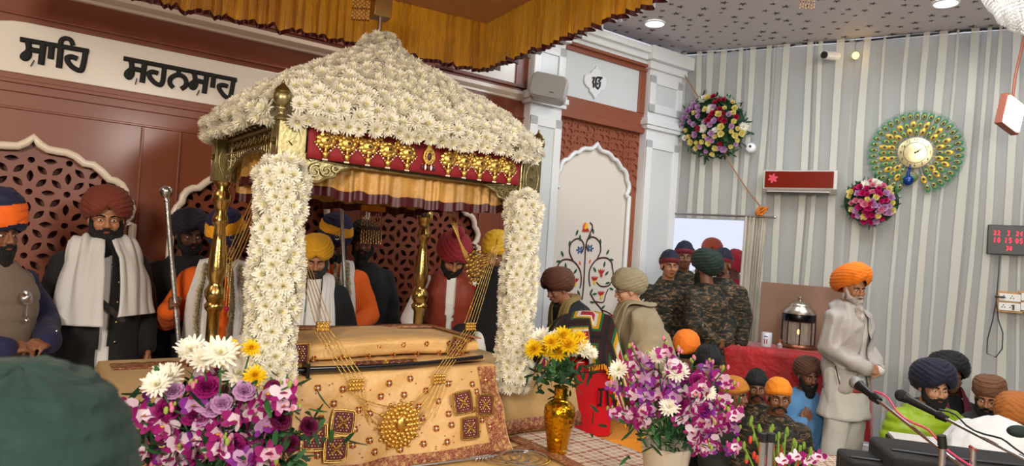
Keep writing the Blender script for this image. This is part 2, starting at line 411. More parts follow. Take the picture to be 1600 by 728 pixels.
while z < Z(3.0):
    x = xl2 + (.03 if i % 2 else .075)
    while x < xr2 - .03:
        if not inside((x, z), AR2b): w.prism(cres(x, z, .034, PI * .25 * ((i * 3 + int(x * 40)) % 3 - 1)), -.045, -.028)
        x += .088
    z += .062; i += 1
struct(w, 'wall_back_carved_panel', brown2, FA, smooth=0)
w = B(); w.tube([(x, -.03, z) for x, z in AR2], .024, 10); struct(w, 'trim_34', white, FA, smooth=60)
w = B(); w.box(xl2, xr2, .0, .02, 0, Z(2.9)); struct(w, 'wall_back_arch_panel', ivory, FA, smooth=0)
w = B(); w.box(xl2, xr2, -.05, 0, Z(3.03), Z(3.76)); f = .1
w.box(xl2, xr2, -.10, 0, Z(2.99), Z(3.06)); w.box(xl2, xr2, -.075, -.05, Z(3.06), Z(3.2)); w.box(xl2, xr2, -.09, -.05, Z(3.63), Z(3.72)); w.box(xl2, xl2 + .05, -.08, -.05, Z(3.2), Z(3.63)); w.box(xr2 - .1, xr2, -.08, -.05, Z(3.2), Z(3.63))
w.box(xl2, xr2, -.13, -.05, Z(3.67), Z(3.70))
struct(w, 'trim_35', brown2, FA, smooth=0, bev=.006)
w = B(); w.box(xl2 + .05, xr2 - .1, -.06, -.045, Z(3.2), Z(3.63)); struct(w, 'trim_36', greyp, FA, smooth=0)
# carved emblem medallion on the frieze
md_ = thing('emblem_medallion', 'white scalloped medallion with a black emblem on the right frieze', 'emblem', FA @ Matrix.Translation((-K * 1.176, -.06, Z(3.4))))
q = [(362, 85), (390, 140), (425, 175), (440, 215), (440, 262), (490, 275), (525, 320), (535, 390), (510, 470), (470, 515), (425, 530), (415, 560), (375, 600), (330, 670), (300, 600), (265, 560), (240, 530), (240, 480), (190, 450), (150, 380), (148, 300), (165, 240), (210, 220), (265, 220), (285, 165), (330, 135)]
pl = [hit(FA, 900 + x * 70 / 784, 95 + y * 65 / 728, -.08) for x, y in q]
w = B(); w.prism([(p.x, p.z) for p in pl], -.085, -.06); emit(w, 'medallion_plate', white, parent=md_, fr=FA, bev=.004, smooth=30)
w = B()
for st_ in ([(290, 300), (330, 290), (310, 340), (295, 380), (315, 400), (310, 465)], [(350, 440), (350, 340), (365, 300), (385, 290), (460, 300)], [(350, 400), (352, 450), (385, 490), (415, 450), (425, 380), (395, 350), (425, 335), (430, 300)], [(375, 400), (392, 400)]):
    pp = [hit(FA, 900 + x * 70 / 784, 95 + y * 65 / 728, -.092) for x, y in st_]; w.tube(pp, .0105, 8, flat=(1, .6, 1))
emit(w, 'emblem', black, parent=md_, fr=FA)
# inlaid flowering vine on the arch panel
def stroke(b, pts, r, mi, y=-.004, sm=True):
    q = [hit(FA, 860 + x * 120 / 460, 330 + y_ * 190 / 728, y) for x, y_ in pts]; qq = []
    for i in range(len(q) - 1):
        for t in range(5):
            t /= 5.; p0 = q[max(i - 1, 0)]; p1 = q[i]; p2 = q[i + 1]; p3 = q[min(i + 2, len(q) - 1)]
            qq.append(.5 * (2 * p1 + (p2 - p0) * t + (2 * p0 - 5 * p1 + 4 * p2 - p3) * t * t + (3 * p1 - 3 * p2 + p3 - p0) * t ** 3))
    qq.append(q[-1]); b.tube(qq, r, 6, mi, flat=(1, .35, 1))
def pleaf(b, x, y_, a, L, wd, mi, yy=-.006):
    c = hit(FA, 860 + x * 120 / 460, 330 + y_ * 190 / 728, yy)
    b.prism(leaf(c.x, c.z, a, L, wd), yy - .002, yy + .004, mi)
vm = [mat('vine_maroon', '4a1f1d', .5), mat('vine_green', '23502f', .5), mat('vine_red', 'b5271a', .5), mat('vine_yellow', 'f0c11c', .5), mat('vine_blue', '1f4a86', .5), mat('vine_orange', 'e0603a', .5)]
w = B(); s_ = stroke; R_ = .0095
s_(w, [(190, 530), (200, 430), (207, 300), (213, 200), (240, 130), (252, 90), (238, 68)], R_, 0)
for sg in (-1, 1):
    mx_ = lambda pts: [(208 + sg * (x - 208) * (1 if sg < 0 else 1.0), y_ + (sg > 0) * 10) for x, y_ in pts]
    s_(w, mx_([(192, 235), (200, 190), (180, 158), (150, 158), (122, 185), (115, 235), (135, 285)]), R_, 0)
    s_(w, mx_([(45, 345), (48, 310), (75, 282), (115, 280), (150, 300), (178, 345), (185, 400), (178, 450)]), R_, 0)
    s_(w, mx_([(48, 320), (40, 380), (60, 440), (110, 450), (140, 425)]), R_ * .9, 0)
    s_(w, mx_([(178, 490), (150, 540), (110, 590), (90, 650), (120, 690)]), R_, 0)
    s_(w, mx_([(150, 540), (100, 545), (85, 500), (70, 465)]), R_ * .8, 0)
    s_(w, mx_([(110, 590), (50, 620), (30, 680), (60, 720)]), R_ * .8, 0)
    for x, y_, a in ((160, 118, 110), (178, 150, 85), (116, 185, 95), (72, 245, 60), (50, 290, -5), (92, 318, 80), (150, 350, 130), (170, 480, 60), (78, 372, 45), (72, 430, 10), (50, 465, -20), (150, 495, 10), (165, 545, -10), (100, 575, 40), (85, 640, 70)):
        X = mx_([(x, y_)])[0]; pleaf(w, X[0], X[1], rad(a if sg < 0 else 180 - a), .034, .012, 1)
    for x, y_, mi, mj in ((110, 370, 2, 2), (150, 412, 2, 3), (112, 500, 2, 3), (60, 640, 2, 3)):
        X = mx_([(x, y_)])[0]
        for da in (-38, -13, 13, 38): pleaf(w, X[0] + da * .3, X[1] - 8, rad(90 - da), .030, .008, mi, -.008)
        pleaf(w, X[0], X[1] + 14, rad(90), .024, .016, mj, -.009)
    X = mx_([(178, 222)])[0]
    for k_ in range(6): pleaf(w, X[0] + 14 * cos(k_ * PI / 3), X[1] - 14 * sin(k_ * PI / 3), k_ * PI / 3, .020, .009, 4, -.008)
    X = mx_([(178, 300)])[0]; pleaf(w, X[0], X[1], rad(70 if sg < 0 else 110), .022, .009, 5, -.008)
for da in (-34, -12, 12, 34): pleaf(w, 212 + da * .4, 112, rad(-90 + da), .03, .009, 2, -.008)
pleaf(w, 215, 88, rad(60), .042, .026, 3, -.009); pleaf(w, 204, 86, rad(70), .04, .013, 5, -.010); pleaf(w, 207, 306, rad(90), .02, .008, 4, -.009)
vi = emit(w, 'inlaid_vine_panel', vm, fr=FA, smooth=30); tag(vi, 'branching vine with red, yellow and blue flowers inlaid on the white arch panel', 'wall decoration')

# ------------------------------------------------------------ wall B with sheer pleated drapes
DX0, DX1, DZ = 0.0, K * .93, Z(2.17)
w = B(); L = 9.3
w.box(DX1 - .02, L, .1, .2, 0, CEIL); w.box(0, DX1 - .02, .1, .2, DZ, CEIL); w.box(-.02, .03, .1, .2, 0, DZ); struct(w, 'wall_right', wcol, FB, smooth=0)
shm = bpy.data.materials.new('sheer_curtain'); shm.use_nodes = True; nt = NT(shm); bs = nt.n['Principled BSDF']
bs.inputs['Base Color'].default_value = srgb('faf7ec'); bs.inputs['Roughness'].default_value = .8
tr = nt.add('BsdfTransparent'); tl = nt.add('BsdfTranslucent', {0: srgb('f3efe2')})
m1 = nt.add('MixShader', {0: .35, 1: bs.outputs[0], 2: tl.outputs[0]}); m2 = nt.add('MixShader', {0: .60, 1: m1.outputs[0], 2: tr.outputs[0]})
nt.l.new(m2.outputs[0], nt.n['Material Output'].inputs[0])
def drape(name, x0, x1, z0, z1, seed, fr=FB, yb=-.02, per=.125, mats=shm, nz=14, lean=.0, deep=.03, fold=.06):
    r = random.Random(seed); path = []; x = x0     # path of (x, y, fold id)
    while x < x1:
        pw = per * r.uniform(.45, 1.5); fw = fold * r.uniform(.35, 1.3)
        path.append((x, 0)); path.append((x + pw * .4, -deep * r.uniform(.2, 1.0)))
        xe_ = x + pw * .85; path.append((xe_, -deep * .4)); path.append((xe_ + fw, -deep * 1.1)); path.append((xe_ + fw * .1, -deep * 1.6)); path.append((xe_ + fw * 1.05, -deep * 1.9)); x = xe_ + fw
    n = len(path); V = []; F = []
    for j in range(nz):
        t = j / (nz - 1); z = z0 + (z1 - z0) * t
        for i, (px_, py_) in enumerate(path):
            g = (noise.noise(Vector((px_ * 1.3, seed * 3.1, 0))) * .55 + lean) * (t - .75)
            wob = noise.noise(Vector((px_ * 3, z * .7, seed))) * .03
            V.append((min(max(px_ + g * .28 + wob, x0), x1), yb + py_ * (1 + .5 * noise.noise(Vector((px_ * 5, z * 2, 1)))), z))
    for j in range(nz - 1):
        for i in range(n - 1): a = j * n + i; F.append((a, a + 1, a + n + 1, a + n))
    b = B(); b.add(V, F); return b
def curtain(name, label, b, mats=shm, fr=FB):
    o = emit(b, name, mats, fr=fr, smooth=50); return tag(o, label, 'curtain', 'white sheer drapes on the side wall')
curtain('sheer_curtain', 'sheer white drape hanging over the doorway beside the white pillar', drape('a', 0.0, K * 1.02, Z(2.16), CEIL - .01, 3))
curtain('sheer_curtain', 'sheer white drape with the red air conditioner and lantern in front', drape('b', K * 1.0, K * 1.75, 0.02, CEIL - .01, 5))
curtain('sheer_curtain', 'sheer white drape behind the peacock clock', drape('c', K * 1.73, K * 2.9, 0.02, CEIL - .01, 8, lean=.12))
curtain('sheer_curtain', 'sheer white drape behind the digital clock and sockets', drape('d', K * 2.88, K * 4.3, 0.02, CEIL - .01, 12, lean=.1))
drc = mat('cream_curtain', 'd9d3c4', .8, sheen=.2)
dr = drape('e', K * .80, K * 1.04, .02, DZ + .03, 21, per=.03, deep=.035, fold=.02, yb=-.05)
o = emit(dr, 'door_curtain', drc, fr=FB, smooth=60); tag(o, 'narrow cream curtain gathered at the right edge of the doorway', 'curtain')
w = B(); w.tube([(-.02, -.1, Z(2.2)), (K * 1.12, -.1, Z(2.2))], .012, 10); w.ell((K * 1.12, -.1, Z(2.2)), .018)
o = emit(w, 'curtain_rod', steel, fr=FB); tag(o, 'thin steel rod above the doorway', 'curtain rod')
w = B(); w.tube([(x, -.03 - .01 * sin(x * 9), CEIL - .015 - .012 * abs(sin(x * 2.3))) for x in np.linspace(.05, 5, 60)], .012, 6)
o = emit(w, 'black_cable', blackm, fr=FB); tag(o, 'black cable running along the ceiling edge above the drapes', 'cable')
w = B(); w.box(-.3, K * .93, .22, .26, 0.02, .04); w.box(-1.5, 3.2, .2, 4, -.04, 0.0)
struct(w, 'ground_outside', mat('outside_ground', 'b5b2ab', .9), FB, smooth=0)
# ------------------------------------------------------------ flowers (shared petals)
def petal(L, w, curl, n=3, cup=.2):
    V = []; F = []
    for i in range(n):
        t = i / (n - 1); r = L * t; z = curl * L * t * t; ww = w * (.45 + 1.1 * t * (1.25 - t))
        if i == n - 1: ww *= .45
        V += [(r, -ww, z + cup * ww), (r, ww, z + cup * ww)]
    for i in range(n - 1): a = 2 * i; F.append((a, a + 2, a + 3, a + 1))
    return np.array(V), F
def flower_geo(kind, R, seed=0):      # returns V, F, mi ; axis +z
    r = random.Random(seed); b = B()
    def ring(n, L, w, el, curl, z0, mi, j=.12, cup=.2, ph=0, np_=3):
        for i in range(n):
            a = 2 * PI * (i + ph + r.uniform(-.2, .2)) / n; e = el + r.uniform(-j, j)
            V, F = petal(L * r.uniform(.85, 1.1), w, curl, np_, cup)
            M = Matrix.Translation((0, 0, z0)) @ Matrix.Rotation(a, 4, 'Z') @ Matrix.Rotation(-e, 4, 'Y')
            b.add(V, F, mi, M)
    if kind == 'mum':
        for k, (n, el, L, mi) in enumerate(((15, -.25, 1, 0), (15, .1, 1, 0), (14, .42, .97, 0), (12, .75, .88, 0), (9, 1.05, .72, 1), (6, 1.35, .55, 1))):
            ring(n, R * L, R * .155, el, .25, 0, mi, .15, .3, k * .37)
    elif kind == 'spider':
        for k, (n, el, L, mi) in enumerate(((17, -.1, 1, 0), (16, .2, .98, 0), (15, .45, .85, 0), (12, .8, .6, 0), (8, 1.2, .4, 1))):
            ring(n, R * L, R * .13, el, .28, 0, mi, .1, .3, k * .37, 4)
    elif kind == 'carnation':
        for k, (n, el, L, mi) in enumerate(((9, .05, 1, 0), (9, .4, .95, 0), (8, .75, .85, 0), (7, 1.05, .75, 0), (5, 1.35, .68, 0))):
            for i in range(n):
                a = 2 * PI * (i + k * .4) / n; V = []; F = []; LL = R * L * r.uniform(.9, 1.08)
                for ri in range(4):
                    t = ri / 3
                    for ci in range(7):
                        c = (ci / 6 - .5); rr_ = LL * t * (1 - .25 * (2 * c) ** 2 * t)
                        V.append((rr_, c * R * .95 * t, R * (.10 * t * t + .07 * t * sin(ci * 2.6 + k + i))))
                for ri in range(3):
                    for ci in range(6): q = ri * 7 + ci; F.append((q, q + 1, q + 8, q + 7))
                b.add(V, F, 0, Matrix.Rotation(a, 4, 'Z') @ Matrix.Rotation(-el - r.uniform(-.1, .1), 4, 'Y'))
        b.lathe([(R * .12, -R * .8), (R * .3, -R * .5), (R * .3, -R * .05)], n=8, mi=2)
    elif kind == 'rose':
        for k, (n, el, L) in enumerate(((6, .25, .95), (6, .6, .9), (5, .9, .8), (4, 1.2, .7), (3, 1.45, .6))): ring(n, R * L, R * .5, el, .5, 0, 0, .06, .5, k * .4, 4)
    elif kind == 'orchid':
        for k, (a, L, w, mi) in enumerate(((90, 1, .26, 0), (210, .95, .26, 0), (330, .95, .26, 0), (20, 1.05, .42, 0), (160, 1.05, .42, 0))):
            V, F = petal(R * L, R * w, .25, 5, .1)
            M_ = Matrix.Rotation(rad(a), 4, 'Z') @ Matrix.Rotation(-.3 + r.uniform(-.15, .15), 4, 'Y')
            b.add(V, F, [0 if i < 2 else (3 if (k + seed) % 4 else 0) for i in range(len(F))], M_)
        V, F = petal(R * .7, R * .3, .8, 4, .6); b.add(V, F, 3, Matrix.Rotation(rad(270), 4, 'Z') @ Matrix.Rotation(-.7, 4, 'Y'))
        V, F = petal(R * .3, R * .14, .8, 3, .6); b.add(V, F, 1, Matrix.Rotation(rad(270), 4, 'Z') @ Matrix.Rotation(-1.1, 4, 'Y'))
    return np.concatenate(b.V), b.F, b.mi
def pmat(name, c, tl=.35):
    if name in MATS: return MATS[name]
    m = mat(name, c, .65); nt = NT(m); bs = nt.n['Principled BSDF']; t = nt.add('BsdfTranslucent', {0: srgb(c)})
    x = nt.add('MixShader', {0: tl, 1: bs.outputs[0], 2: t.outputs[0]}); nt.l.new(x.outputs[0], nt.n['Material Output'].inputs[0]); return m
wpet = pmat('white_petal', 'f8f5e8'); cpet = pmat('cream_petal', 'f2ecc8'); ypet = pmat('yellow_petal', 'f6d417'); ydeep = pmat('deep_yellow_petal', 'e9b90a')
magp = pmat('magenta_petal', '9d1470'); violet = pmat('violet_petal', '8a2a95'); lav = pmat('lavender_petal', 'cfa0cb'); pinkp = pmat('pink_petal', 'e58aa6'); redp = pmat('crimson_petal', 'b5123f'); dmag = pmat('plum_petal', '6b0b3d'); orcw = pmat('orchid_white', 'f0dbe8')
green = pmat('leaf_green', '2f6230', .2); green2 = pmat('leaf_dark_green', '1d4023', .2); lgreen = pmat('bud_green', '9fb04a', .3); coral = pmat('coral_petal', 'e4533c'); rosey = pmat('pale_yellow_petal', 'efe08a')
GEO = {}
def geo(kind, R, seed):
    k = (kind, round(R, 4), seed)
    if k not in GEO: GEO[k] = flower_geo(kind, R, seed)
    return GEO[k]
def orient(p, n, roll=None):
    n = Vector(n).normalized(); q = n.to_track_quat('Z', 'Y').to_matrix().to_4x4()
    return Matrix.Translation(p) @ q @ Matrix.Rotation(roll if roll is not None else random.uniform(0, 6.28), 4, 'Z')
def flower_mass(parent, name, pts, R, kinds='mum', mats=(wpet, cpet), count=100, fr=None):
    """pts: (pos, normal) in frame fr (default the parent's). The ones nearest the camera become parts, the rest one massed part."""
    fr = fr or WM[parent.name]; inv = WM[parent.name].inverted()
    camp = Vector((0, 0, CH)); L = []
    for p, n in pts:
        pw = fr @ Vector(p); nw = fr.to_3x3() @ Vector(n); d = (camp - pw)
        L.append((nw.normalized().dot(d.normalized()) < -.1, d.length, inv @ pw, inv.to_3x3() @ nw))
    L.sort(key=lambda t: (t[0], t[1])); meshes = []
    for s in range(4):
        V, F, mi = geo(kinds, R, s); me = bpy.data.meshes.new(name); me.from_pydata(V.tolist(), [], F)
        for m_ in mats: me.materials.append(m_)
        me.polygons.foreach_set('material_index', mi); me.polygons.foreach_set('use_smooth', [True] * len(F)); meshes.append(me)
    for i, (_, _, p, n) in enumerate(L[:count]):
        o = bpy.data.objects.new(name, meshes[i % 4]); COL.objects.link(o); o.parent = parent; o.matrix_local = orient(p, n) @ Matrix.Scale(random.uniform(.88, 1.15), 4)
        WM[o.name] = WM[parent.name] @ o.matrix_local
    if len(L) > count:
        b = B()
        for i, (_, _, p, n) in enumerate(L[count:]):
            V, F, mi = geo(kinds, R, i % 4); b.add(V, F, list(mi), orient(p, n) @ Matrix.Scale(random.uniform(.88, 1.15), 4))
        emit(b, name + '_mass', list(mats), parent=parent, fr=WM[parent.name], smooth=180, props={'kind': 'stuff'})
def jit(n, a): return Vector(n) + Vector((random.uniform(-a, a), random.uniform(-a, a), random.uniform(-a, a)))

# ------------------------------------------------------------ palanquin canopy
Wp, Lp = 1.33, 1.12; TOPZ = 2.24
tan = mat('tan_satin', 'c39a5c', .5, sheen=.3, bump=(6, .01)); tanw = mat('gold_satin', 'b98231', .42, sheen=.4, bump=(9, .012), var=(7, .25))
rt = thing('palanquin', 'engraved gold palanquin with arched frame and turned posts under the white flowers', 'palanquin', FP @ Matrix.Translation((0, 0, 1.0)))
POST = [(.055, 0), (.06, .02), (.05, .05), (.034, .08), (.034, .25), (.05, .27), (.055, .29), (.04, .31), (.055, .34), (.058, .37), (.04, .40), (.036, .42), (.05, .46), (.05, .52), (.034, .66), (.028, .74), (.044, .76), (.044, .79), (.03, .82), (.04, .86), (.052, .89), (.052, .93), (.035, .96), (.05, .99), (.05, 1.02)]
for x, y in ((0, 0), (Wp, 0), (0, Lp), (Wp, Lp)):
    b = B(); b.lathe([(r * 1.0, z * 1.0) for r, z in POST], (x, y, 1.0), 24); emit(b, 'post', gold, rt, FP, smooth=60)
for x, y in ((0, 0), (Wp, 0), (0, Lp), (Wp, Lp)):
    b = B(); b.box(x - .06, x + .06, y - .06, y + .06, 2.0, TOPZ - .005)
    for z in (2.06, 2.125, 2.185) if x else (2.135,):
        for M_ in (Matrix.Translation((x, y - .06, z)), Matrix.Translation((x - .06, y, z)) @ Matrix.Rotation(-PI / 2, 4, 'Z'), Matrix.Translation((x + .06, y, z)) @ Matrix.Rotation(PI / 2, 4, 'Z')):
            b.prism([(-.017, 0), (0, -.017), (.017, 0), (0, .017)], -.012, 0, M=M_)
    # engraved scroll lines
    for sgn in (-1, 1):
        pts = [(x + sgn * (.008 + .035 * abs(sin(t * PI))) * (1), y - .061, 2.02 + .2 * t) for t in np.linspace(0, 1, 24)]; b.tube(pts, .0025, 5)
        pts = [(x - .061, y + sgn * (.008 + .035 * abs(sin(t * PI))), 2.02 + .2 * t) for t in np.linspace(0, 1, 24)]; b.tube(pts, .0025, 5)
    emit(b, 'corner_block', brass, rt, FP, bev=.004, smooth=30)
    b = B(); b.lathe([(r_ * .86, z_ * .8) for r_, z_ in [(.03, -.01), (.034, 0), (.02, .015), (.018, .035), (.03, .045), (.032, .055), (.022, .065), (.04, .085), (.045, .11), (.04, .135), (.036, .14), (.042, .145), (.03, .165), (.014, .18), (.008, .19), (.009, .196), (.002, .21)]], ((x - .055 if not x else x + .03), (y - .055 if not y else y), TOPZ - .01), 20); emit(b, 'finial', brass, rt, FP, smooth=60)
def scroll(b, cx, cz, r, a0, turns, pos, tr=.006, sg=1):
    pts = []
    for t in np.linspace(0, 1, 22): a = a0 + sg * turns * 2 * PI * t; q = r * (1 - .8 * t); pts.append(pos(cx + q * cos(a), cz + q * sin(a)))
    b.tube(pts, [tr * (1.1 - .4 * t) for t in np.linspace(0, 1, 22)], 6)
def sidepanel(name, length, pos, seed):      # pierced arch panel; pos(u, z) -> point
    b = B(); r = random.Random(seed)
    def bar(u0, z0, u1, z1, t=.009): b.tube([pos(u0, z0), pos(u1, z1)], t, 8)
    bar(0, TOPZ - .01, length, TOPZ - .01, .014); bar(0, TOPZ - .085, length, TOPZ - .085, .006); bar(.09, 2.01, .09, TOPZ, .008); bar(length - .09, 2.01, length - .09, TOPZ, .008)
    n = int(length / .042)
    for i in range(n):
        u = .03 + i * (length - .06) / (n - 1); scroll(b, u, TOPZ - .045, .026, PI / 2 if i % 2 else -PI / 2, .9, pos, .0055, 1 if i % 2 else -1)
    edge = []
    for t in np.linspace(0, 1, 41):
        u = .09 + (length - .18) * t; h = 1.995 + .135 * max(0, sin(PI * t)) ** .45 + .012 * abs(sin(t * PI * 9)); edge.append((u, h))
    b.tube([pos(u, z) for u, z in edge], .009, 8)
    for u, z in edge[::2]:
        if TOPZ - .09 - z > .01: bar(u, z, u, TOPZ - .085, .0045)
    for u, z in edge[1::2]:
        zz = z + .02
        while zz < TOPZ - .09: scroll(b, u, zz, .016, r.uniform(0, 6), .8, pos, .0045); zz += .034
    for k in range(2):
        u = .045 if k == 0 else length - .045
        for j in range(5): scroll(b, u, 2.03 + j * .043, .027, j * 1.3, .9, pos, .0055, 1 if j % 2 else -1)
    emit(b, name, brass, rt, FP, smooth=60)
for k, x in enumerate((0, Wp)): sidepanel('arch_panel', Lp - .12, lambda u, z, x=x: (x, .06 + u, z), k)
sidepanel('arch_panel', Wp - .12, lambda u, z: (.06 + u, Lp, z), 4)
# front brackets and frieze beam
b = B(); b.box(.06, Wp - .06, -.01, .03, 2.215, TOPZ); b.box(.06, Wp - .06, 0, .02, 2.06, 2.22); emit(b, 'front_beam', brass, rt, FP, bev=.003, smooth=30)
for k in (0, 1):
    f = (lambda u, z: (.06 + u, -.035, z)) if k == 0 else (lambda u, z: (Wp - .06 - u, -.035, z))
    b = B()
    pr = [(0, 2.24), (.10, 2.24), (.10, 2.07), (.2, 2.065), (.235, 2.06), (.2, 2.045), (.16, 2.03), (.15, 2.005), (.11, 1.995), (.08, 1.975), (.03, 1.97), (0, 1.955)]
    b.tube([f(u, z) for u, z in pr], .007, 8, closed=True)
    pts2 = [f(u, z) for u, z in pr]; b.prism([(p[0], p[2]) for p in pts2], -.032, -.028)
    for cx, cz, r_, a in ((.04, 2.2, .03, 0), (.055, 2.14, .035, 2), (.035, 2.08, .032, 4), (.06, 2.02, .035, 1), (.11, 2.03, .028, 3), (.15, 2.045, .02, 0)): scroll(b, cx, cz, r_, a, 1.1, f, .0075, 1 if a % 2 else -1)
    emit(b, 'bracket', brass, rt, FP, smooth=40)
b = B(); b.grid(lambda u, v: (.072 + (Wp - .15) * u, -.05 - .004 * sin(u * 60) * (1 - v), 2.075 + .155 * v), 60, 6); emit(b, 'velvet_band', redv, rt, FP, solid=.006)
# gilded pendants on the band
for (u0, u1, n) in ((.15, .56, 5), (.79, 1.17, 5)):
    for i in range(n):
        x = u0 + (u1 - u0) * i / (n - 1); z = 2.162 - .0; b = B(); b.M = Matrix.Translation((x, -.062, z)) @ Matrix.Scale(1.2, 4) @ Matrix.Translation((-x, .062, -z))
        for j in range(9): a = j * 2 * PI / 9; b.ell((x + .027 * cos(a), -.062, z + .022 * sin(a)), (.014, .008, .012), nu=8, nv=6)
        b.ell((x, -.064, z), (.026, .012, .022)); b.ell((x, -.078, z), (.006, .005, .006), 1, nu=8, nv=6); b.ell((x, -.064, z - .053), (.012, .01, .014)); b.ell((x, -.064, z - .035), (.006, .006, .012))
        for sg in (-1, 1):
            for j in range(6): t = j / 5; b.ell((x + sg * (.042 - .036 * t), -.062, z - .012 - .04 * t), .0042, 2 if j % 2 else 0, nu=6, nv=4); b.ell((x + sg * (.036 - .03 * t), -.06, z - .01 - .036 * t), .003, 1, nu=6, nv=4)
        for j in (-1, 0, 1): b.ell((x + j * .007, -.064, z - .072), .004, 2, nu=6, nv=4)
        emit(b, 'gilded_pendant', [goldo, maroon, mat('pearl_bead', 'e9dfc9', .3)], rt, FP, smooth=60)
        if i < n - 1:
            xm = x + (u1 - u0) / (n - 1) / 2; b = B()
            for j in range(7): a = j * 2 * PI / 7; b.ell((xm + .017 * cos(a), -.064, z + .03 + .015 * sin(a)), (.010, .007, .009), nu=8, nv=6)
            b.ell((xm, -.068, z + .03), (.013, .008, .012)); b.ell((xm, -.078, z + .03), .0055, 1, nu=8, nv=6); emit(b, 'gilded_rosette', [goldo, maroon], rt, FP, smooth=60)
b = B(); x, z = .675, 2.165
b.prism([(x + q, z + w_) for q, w_ in ((0, .065), (.012, .04), (.03, .01), (.034, -.02), (.015, -.045), (-.015, -.045), (-.034, -.02), (-.03, .01), (-.012, .04))], -.07, -.055); b.ell((x, -.072, z - .008), (.012, .008, .02), 1)
for j in range(12): a = j * PI / 6; b.ell((x + .022 * cos(a), -.07, z - .008 + .028 * sin(a)), .005, 0, nu=6, nv=4)
for j in range(-2, 3): b.ell((x + j * .016, -.066, z - .062), (.006, .006, .014), 2 if j % 2 else 3, nu=8, nv=6); b.ell((x + j * .016, -.064, z - .048), .004, 0, nu=6, nv=4)
emit(b, 'jewelled_brooch', [goldo, maroon, mat('pearl_bead', 'e9dfc9', .3), mat('purple_bead', '4d1540', .3)], rt, FP, smooth=50)
# inner pleated valances with maroon hem
def valance(parent, name, a, c, z0, z1, nrm, mats, npl, amp, fr, sag=0, seed=0, hem=.1, kd='v', rowsplit=()):
    a, c = Vector(a), Vector(c); d = c - a; n = Vector(nrm); b = B(); N = npl * 8
    r = random.Random(seed); ph = [r.uniform(-.5, .5) for _ in range(npl + 3)]; am = [r.uniform(.4, 1.2) for _ in range(npl + 3)]
    def fn(u, v):
        q = u * npl; i = int(q); f = q - i; k = amp * (am[i] * (1 - f) + am[i + 1] * f); t = 1 - v
        w_ = sin(2 * PI * (q + ph[i] * (1 - f) + ph[i + 1] * f)) * k * (.25 + .75 * t ** .7)
        for rs in rowsplit: w_ *= (1 - .75 * math.exp(-((v - rs) / .03) ** 2))
        p = a + d * u + n * (w_ + .35 * k * sin(q * 11) * .4)
        zz = z0 + (z1 - z0) * v + (sag * 4 * u * (1 - u) * -1 if sag else 0) * t + amp * .8 * t * cos(2 * PI * q * .5 + ph[i] * 3) * .5 * am[i]
        return (p.x, p.y, zz)
    nv = 16; b.grid(fn, N, nv, mi=lambda u, v: 1 if v < hem else 0)
    return emit(b, name, mats, parent, fr, smooth=180, solid=.0)
for nm, a, c, n_, z0, z1, sd, sg in (('front_valance', (.08, .06, 0), (Wp - .08, .06, 0), (0, -1, 0), 1.925, 2.14, 1, .02), ('back_valance', (0.05, Lp - .08, 0), (Wp - .05, Lp - .08, 0), (0, -1, 0), 1.90, 2.12, 2, .0),
                            ('side_valance', (.07, .06, 0), (.07, Lp - .05, 0), (1, 0, 0), 1.98, 2.2, 3, 0), ('side_valance', (Wp - .07, .06, 0), (Wp - .07, Lp - .05, 0), (1, 0, 0), 1.93, 2.2, 4, 0)):
    valance(rt, nm, a, c, z0, z1, n_, [mat('inner_satin', 'b98a42', .45, sheen=.05, var=(5, .3), bump=(20, .01)), maroon], 16 if 'f' in nm[:1] or 'b' in nm[:1] else 9, .022, FP, sg, sd, .14)
b = B(); b.box(.06, Wp - .06, .06, Lp - .06, 2.20, 2.21); emit(b, 'ceiling_lining', mat('lining_satin', '9a5c20', .5, bump=(10, .01)), rt, FP, smooth=0)
# tied fabric tuft in the side arch
b = B()
def tuft(u, v):
    a = (u - .5) * 2.3; r = .02 + .17 * v; w_ = .012 * v * sin(u * 60)
    return (.03 + (r * .35 + w_) * cos(a * 1.2), .38 + r * .75 * sin(a) - .10 * v, 2.14 - .21 * v * cos(a * .6) + w_)
b.grid(tuft, 90, 14, mi=lambda u, v: 1 if v > .9 else 0); emit(b, 'tied_fabric', [tan, maroon], rt, FP, smooth=180)
b = B()
for t in range(12): b = B(); b.lathe([(.016, 0), (.02, .01), (.012, .025), (.02, .04), (.016, .055), (.006, .06)], (-.02, .12 + t * (Lp - .2) / 11, TOPZ), 10); emit(b, 'baluster', brass, rt, FP, smooth=60)

# flower covered roof
fd = thing('flower_roof', 'white chrysanthemum dome covering the palanquin roof', 'flower cover', FP @ Matrix.Translation((Wp / 2, Lp / 2, TOPZ)))
PROF = [(0.0, 1.06, 0), (.02, 1.08, 0), (.06, 1.06, 0), (.16, .93, .1), (.28, .73, .3), (.38, .52, .6), (.46, .33, .8), (.52, .20, 1), (.57, .14, 1), (.61, .11, 1), (.635, .0, 1)]
def prof(t):
    q = t * (len(PROF) - 1); i = min(int(q), len(PROF) - 2); f = q - i; return tuple(PROF[i][k] * (1 - f) + PROF[i + 1][k] * f for k in range(3))
def dome(a, t, off=0):
    h, r, rd = prof(t); ca, sa = cos(a), sin(a); m_ = max(abs(ca), abs(sa)); sq = 1 / m_; p = 1 / (abs(ca) ** 5 + abs(sa) ** 5) ** .2
    k = p * (1 - rd) + rd; hx = Wp / 2 + .12; hy = Lp / 2 + .12; 
    if rd > 0: hm = (hx + hy) / 2; hx = hx * (1 - rd) + hm * rd; hy = hy * (1 - rd) + hm * rd
    return Vector((r * k * ca * hx * .97 - .0, r * k * sa * hy * .97, h + (-.0)))
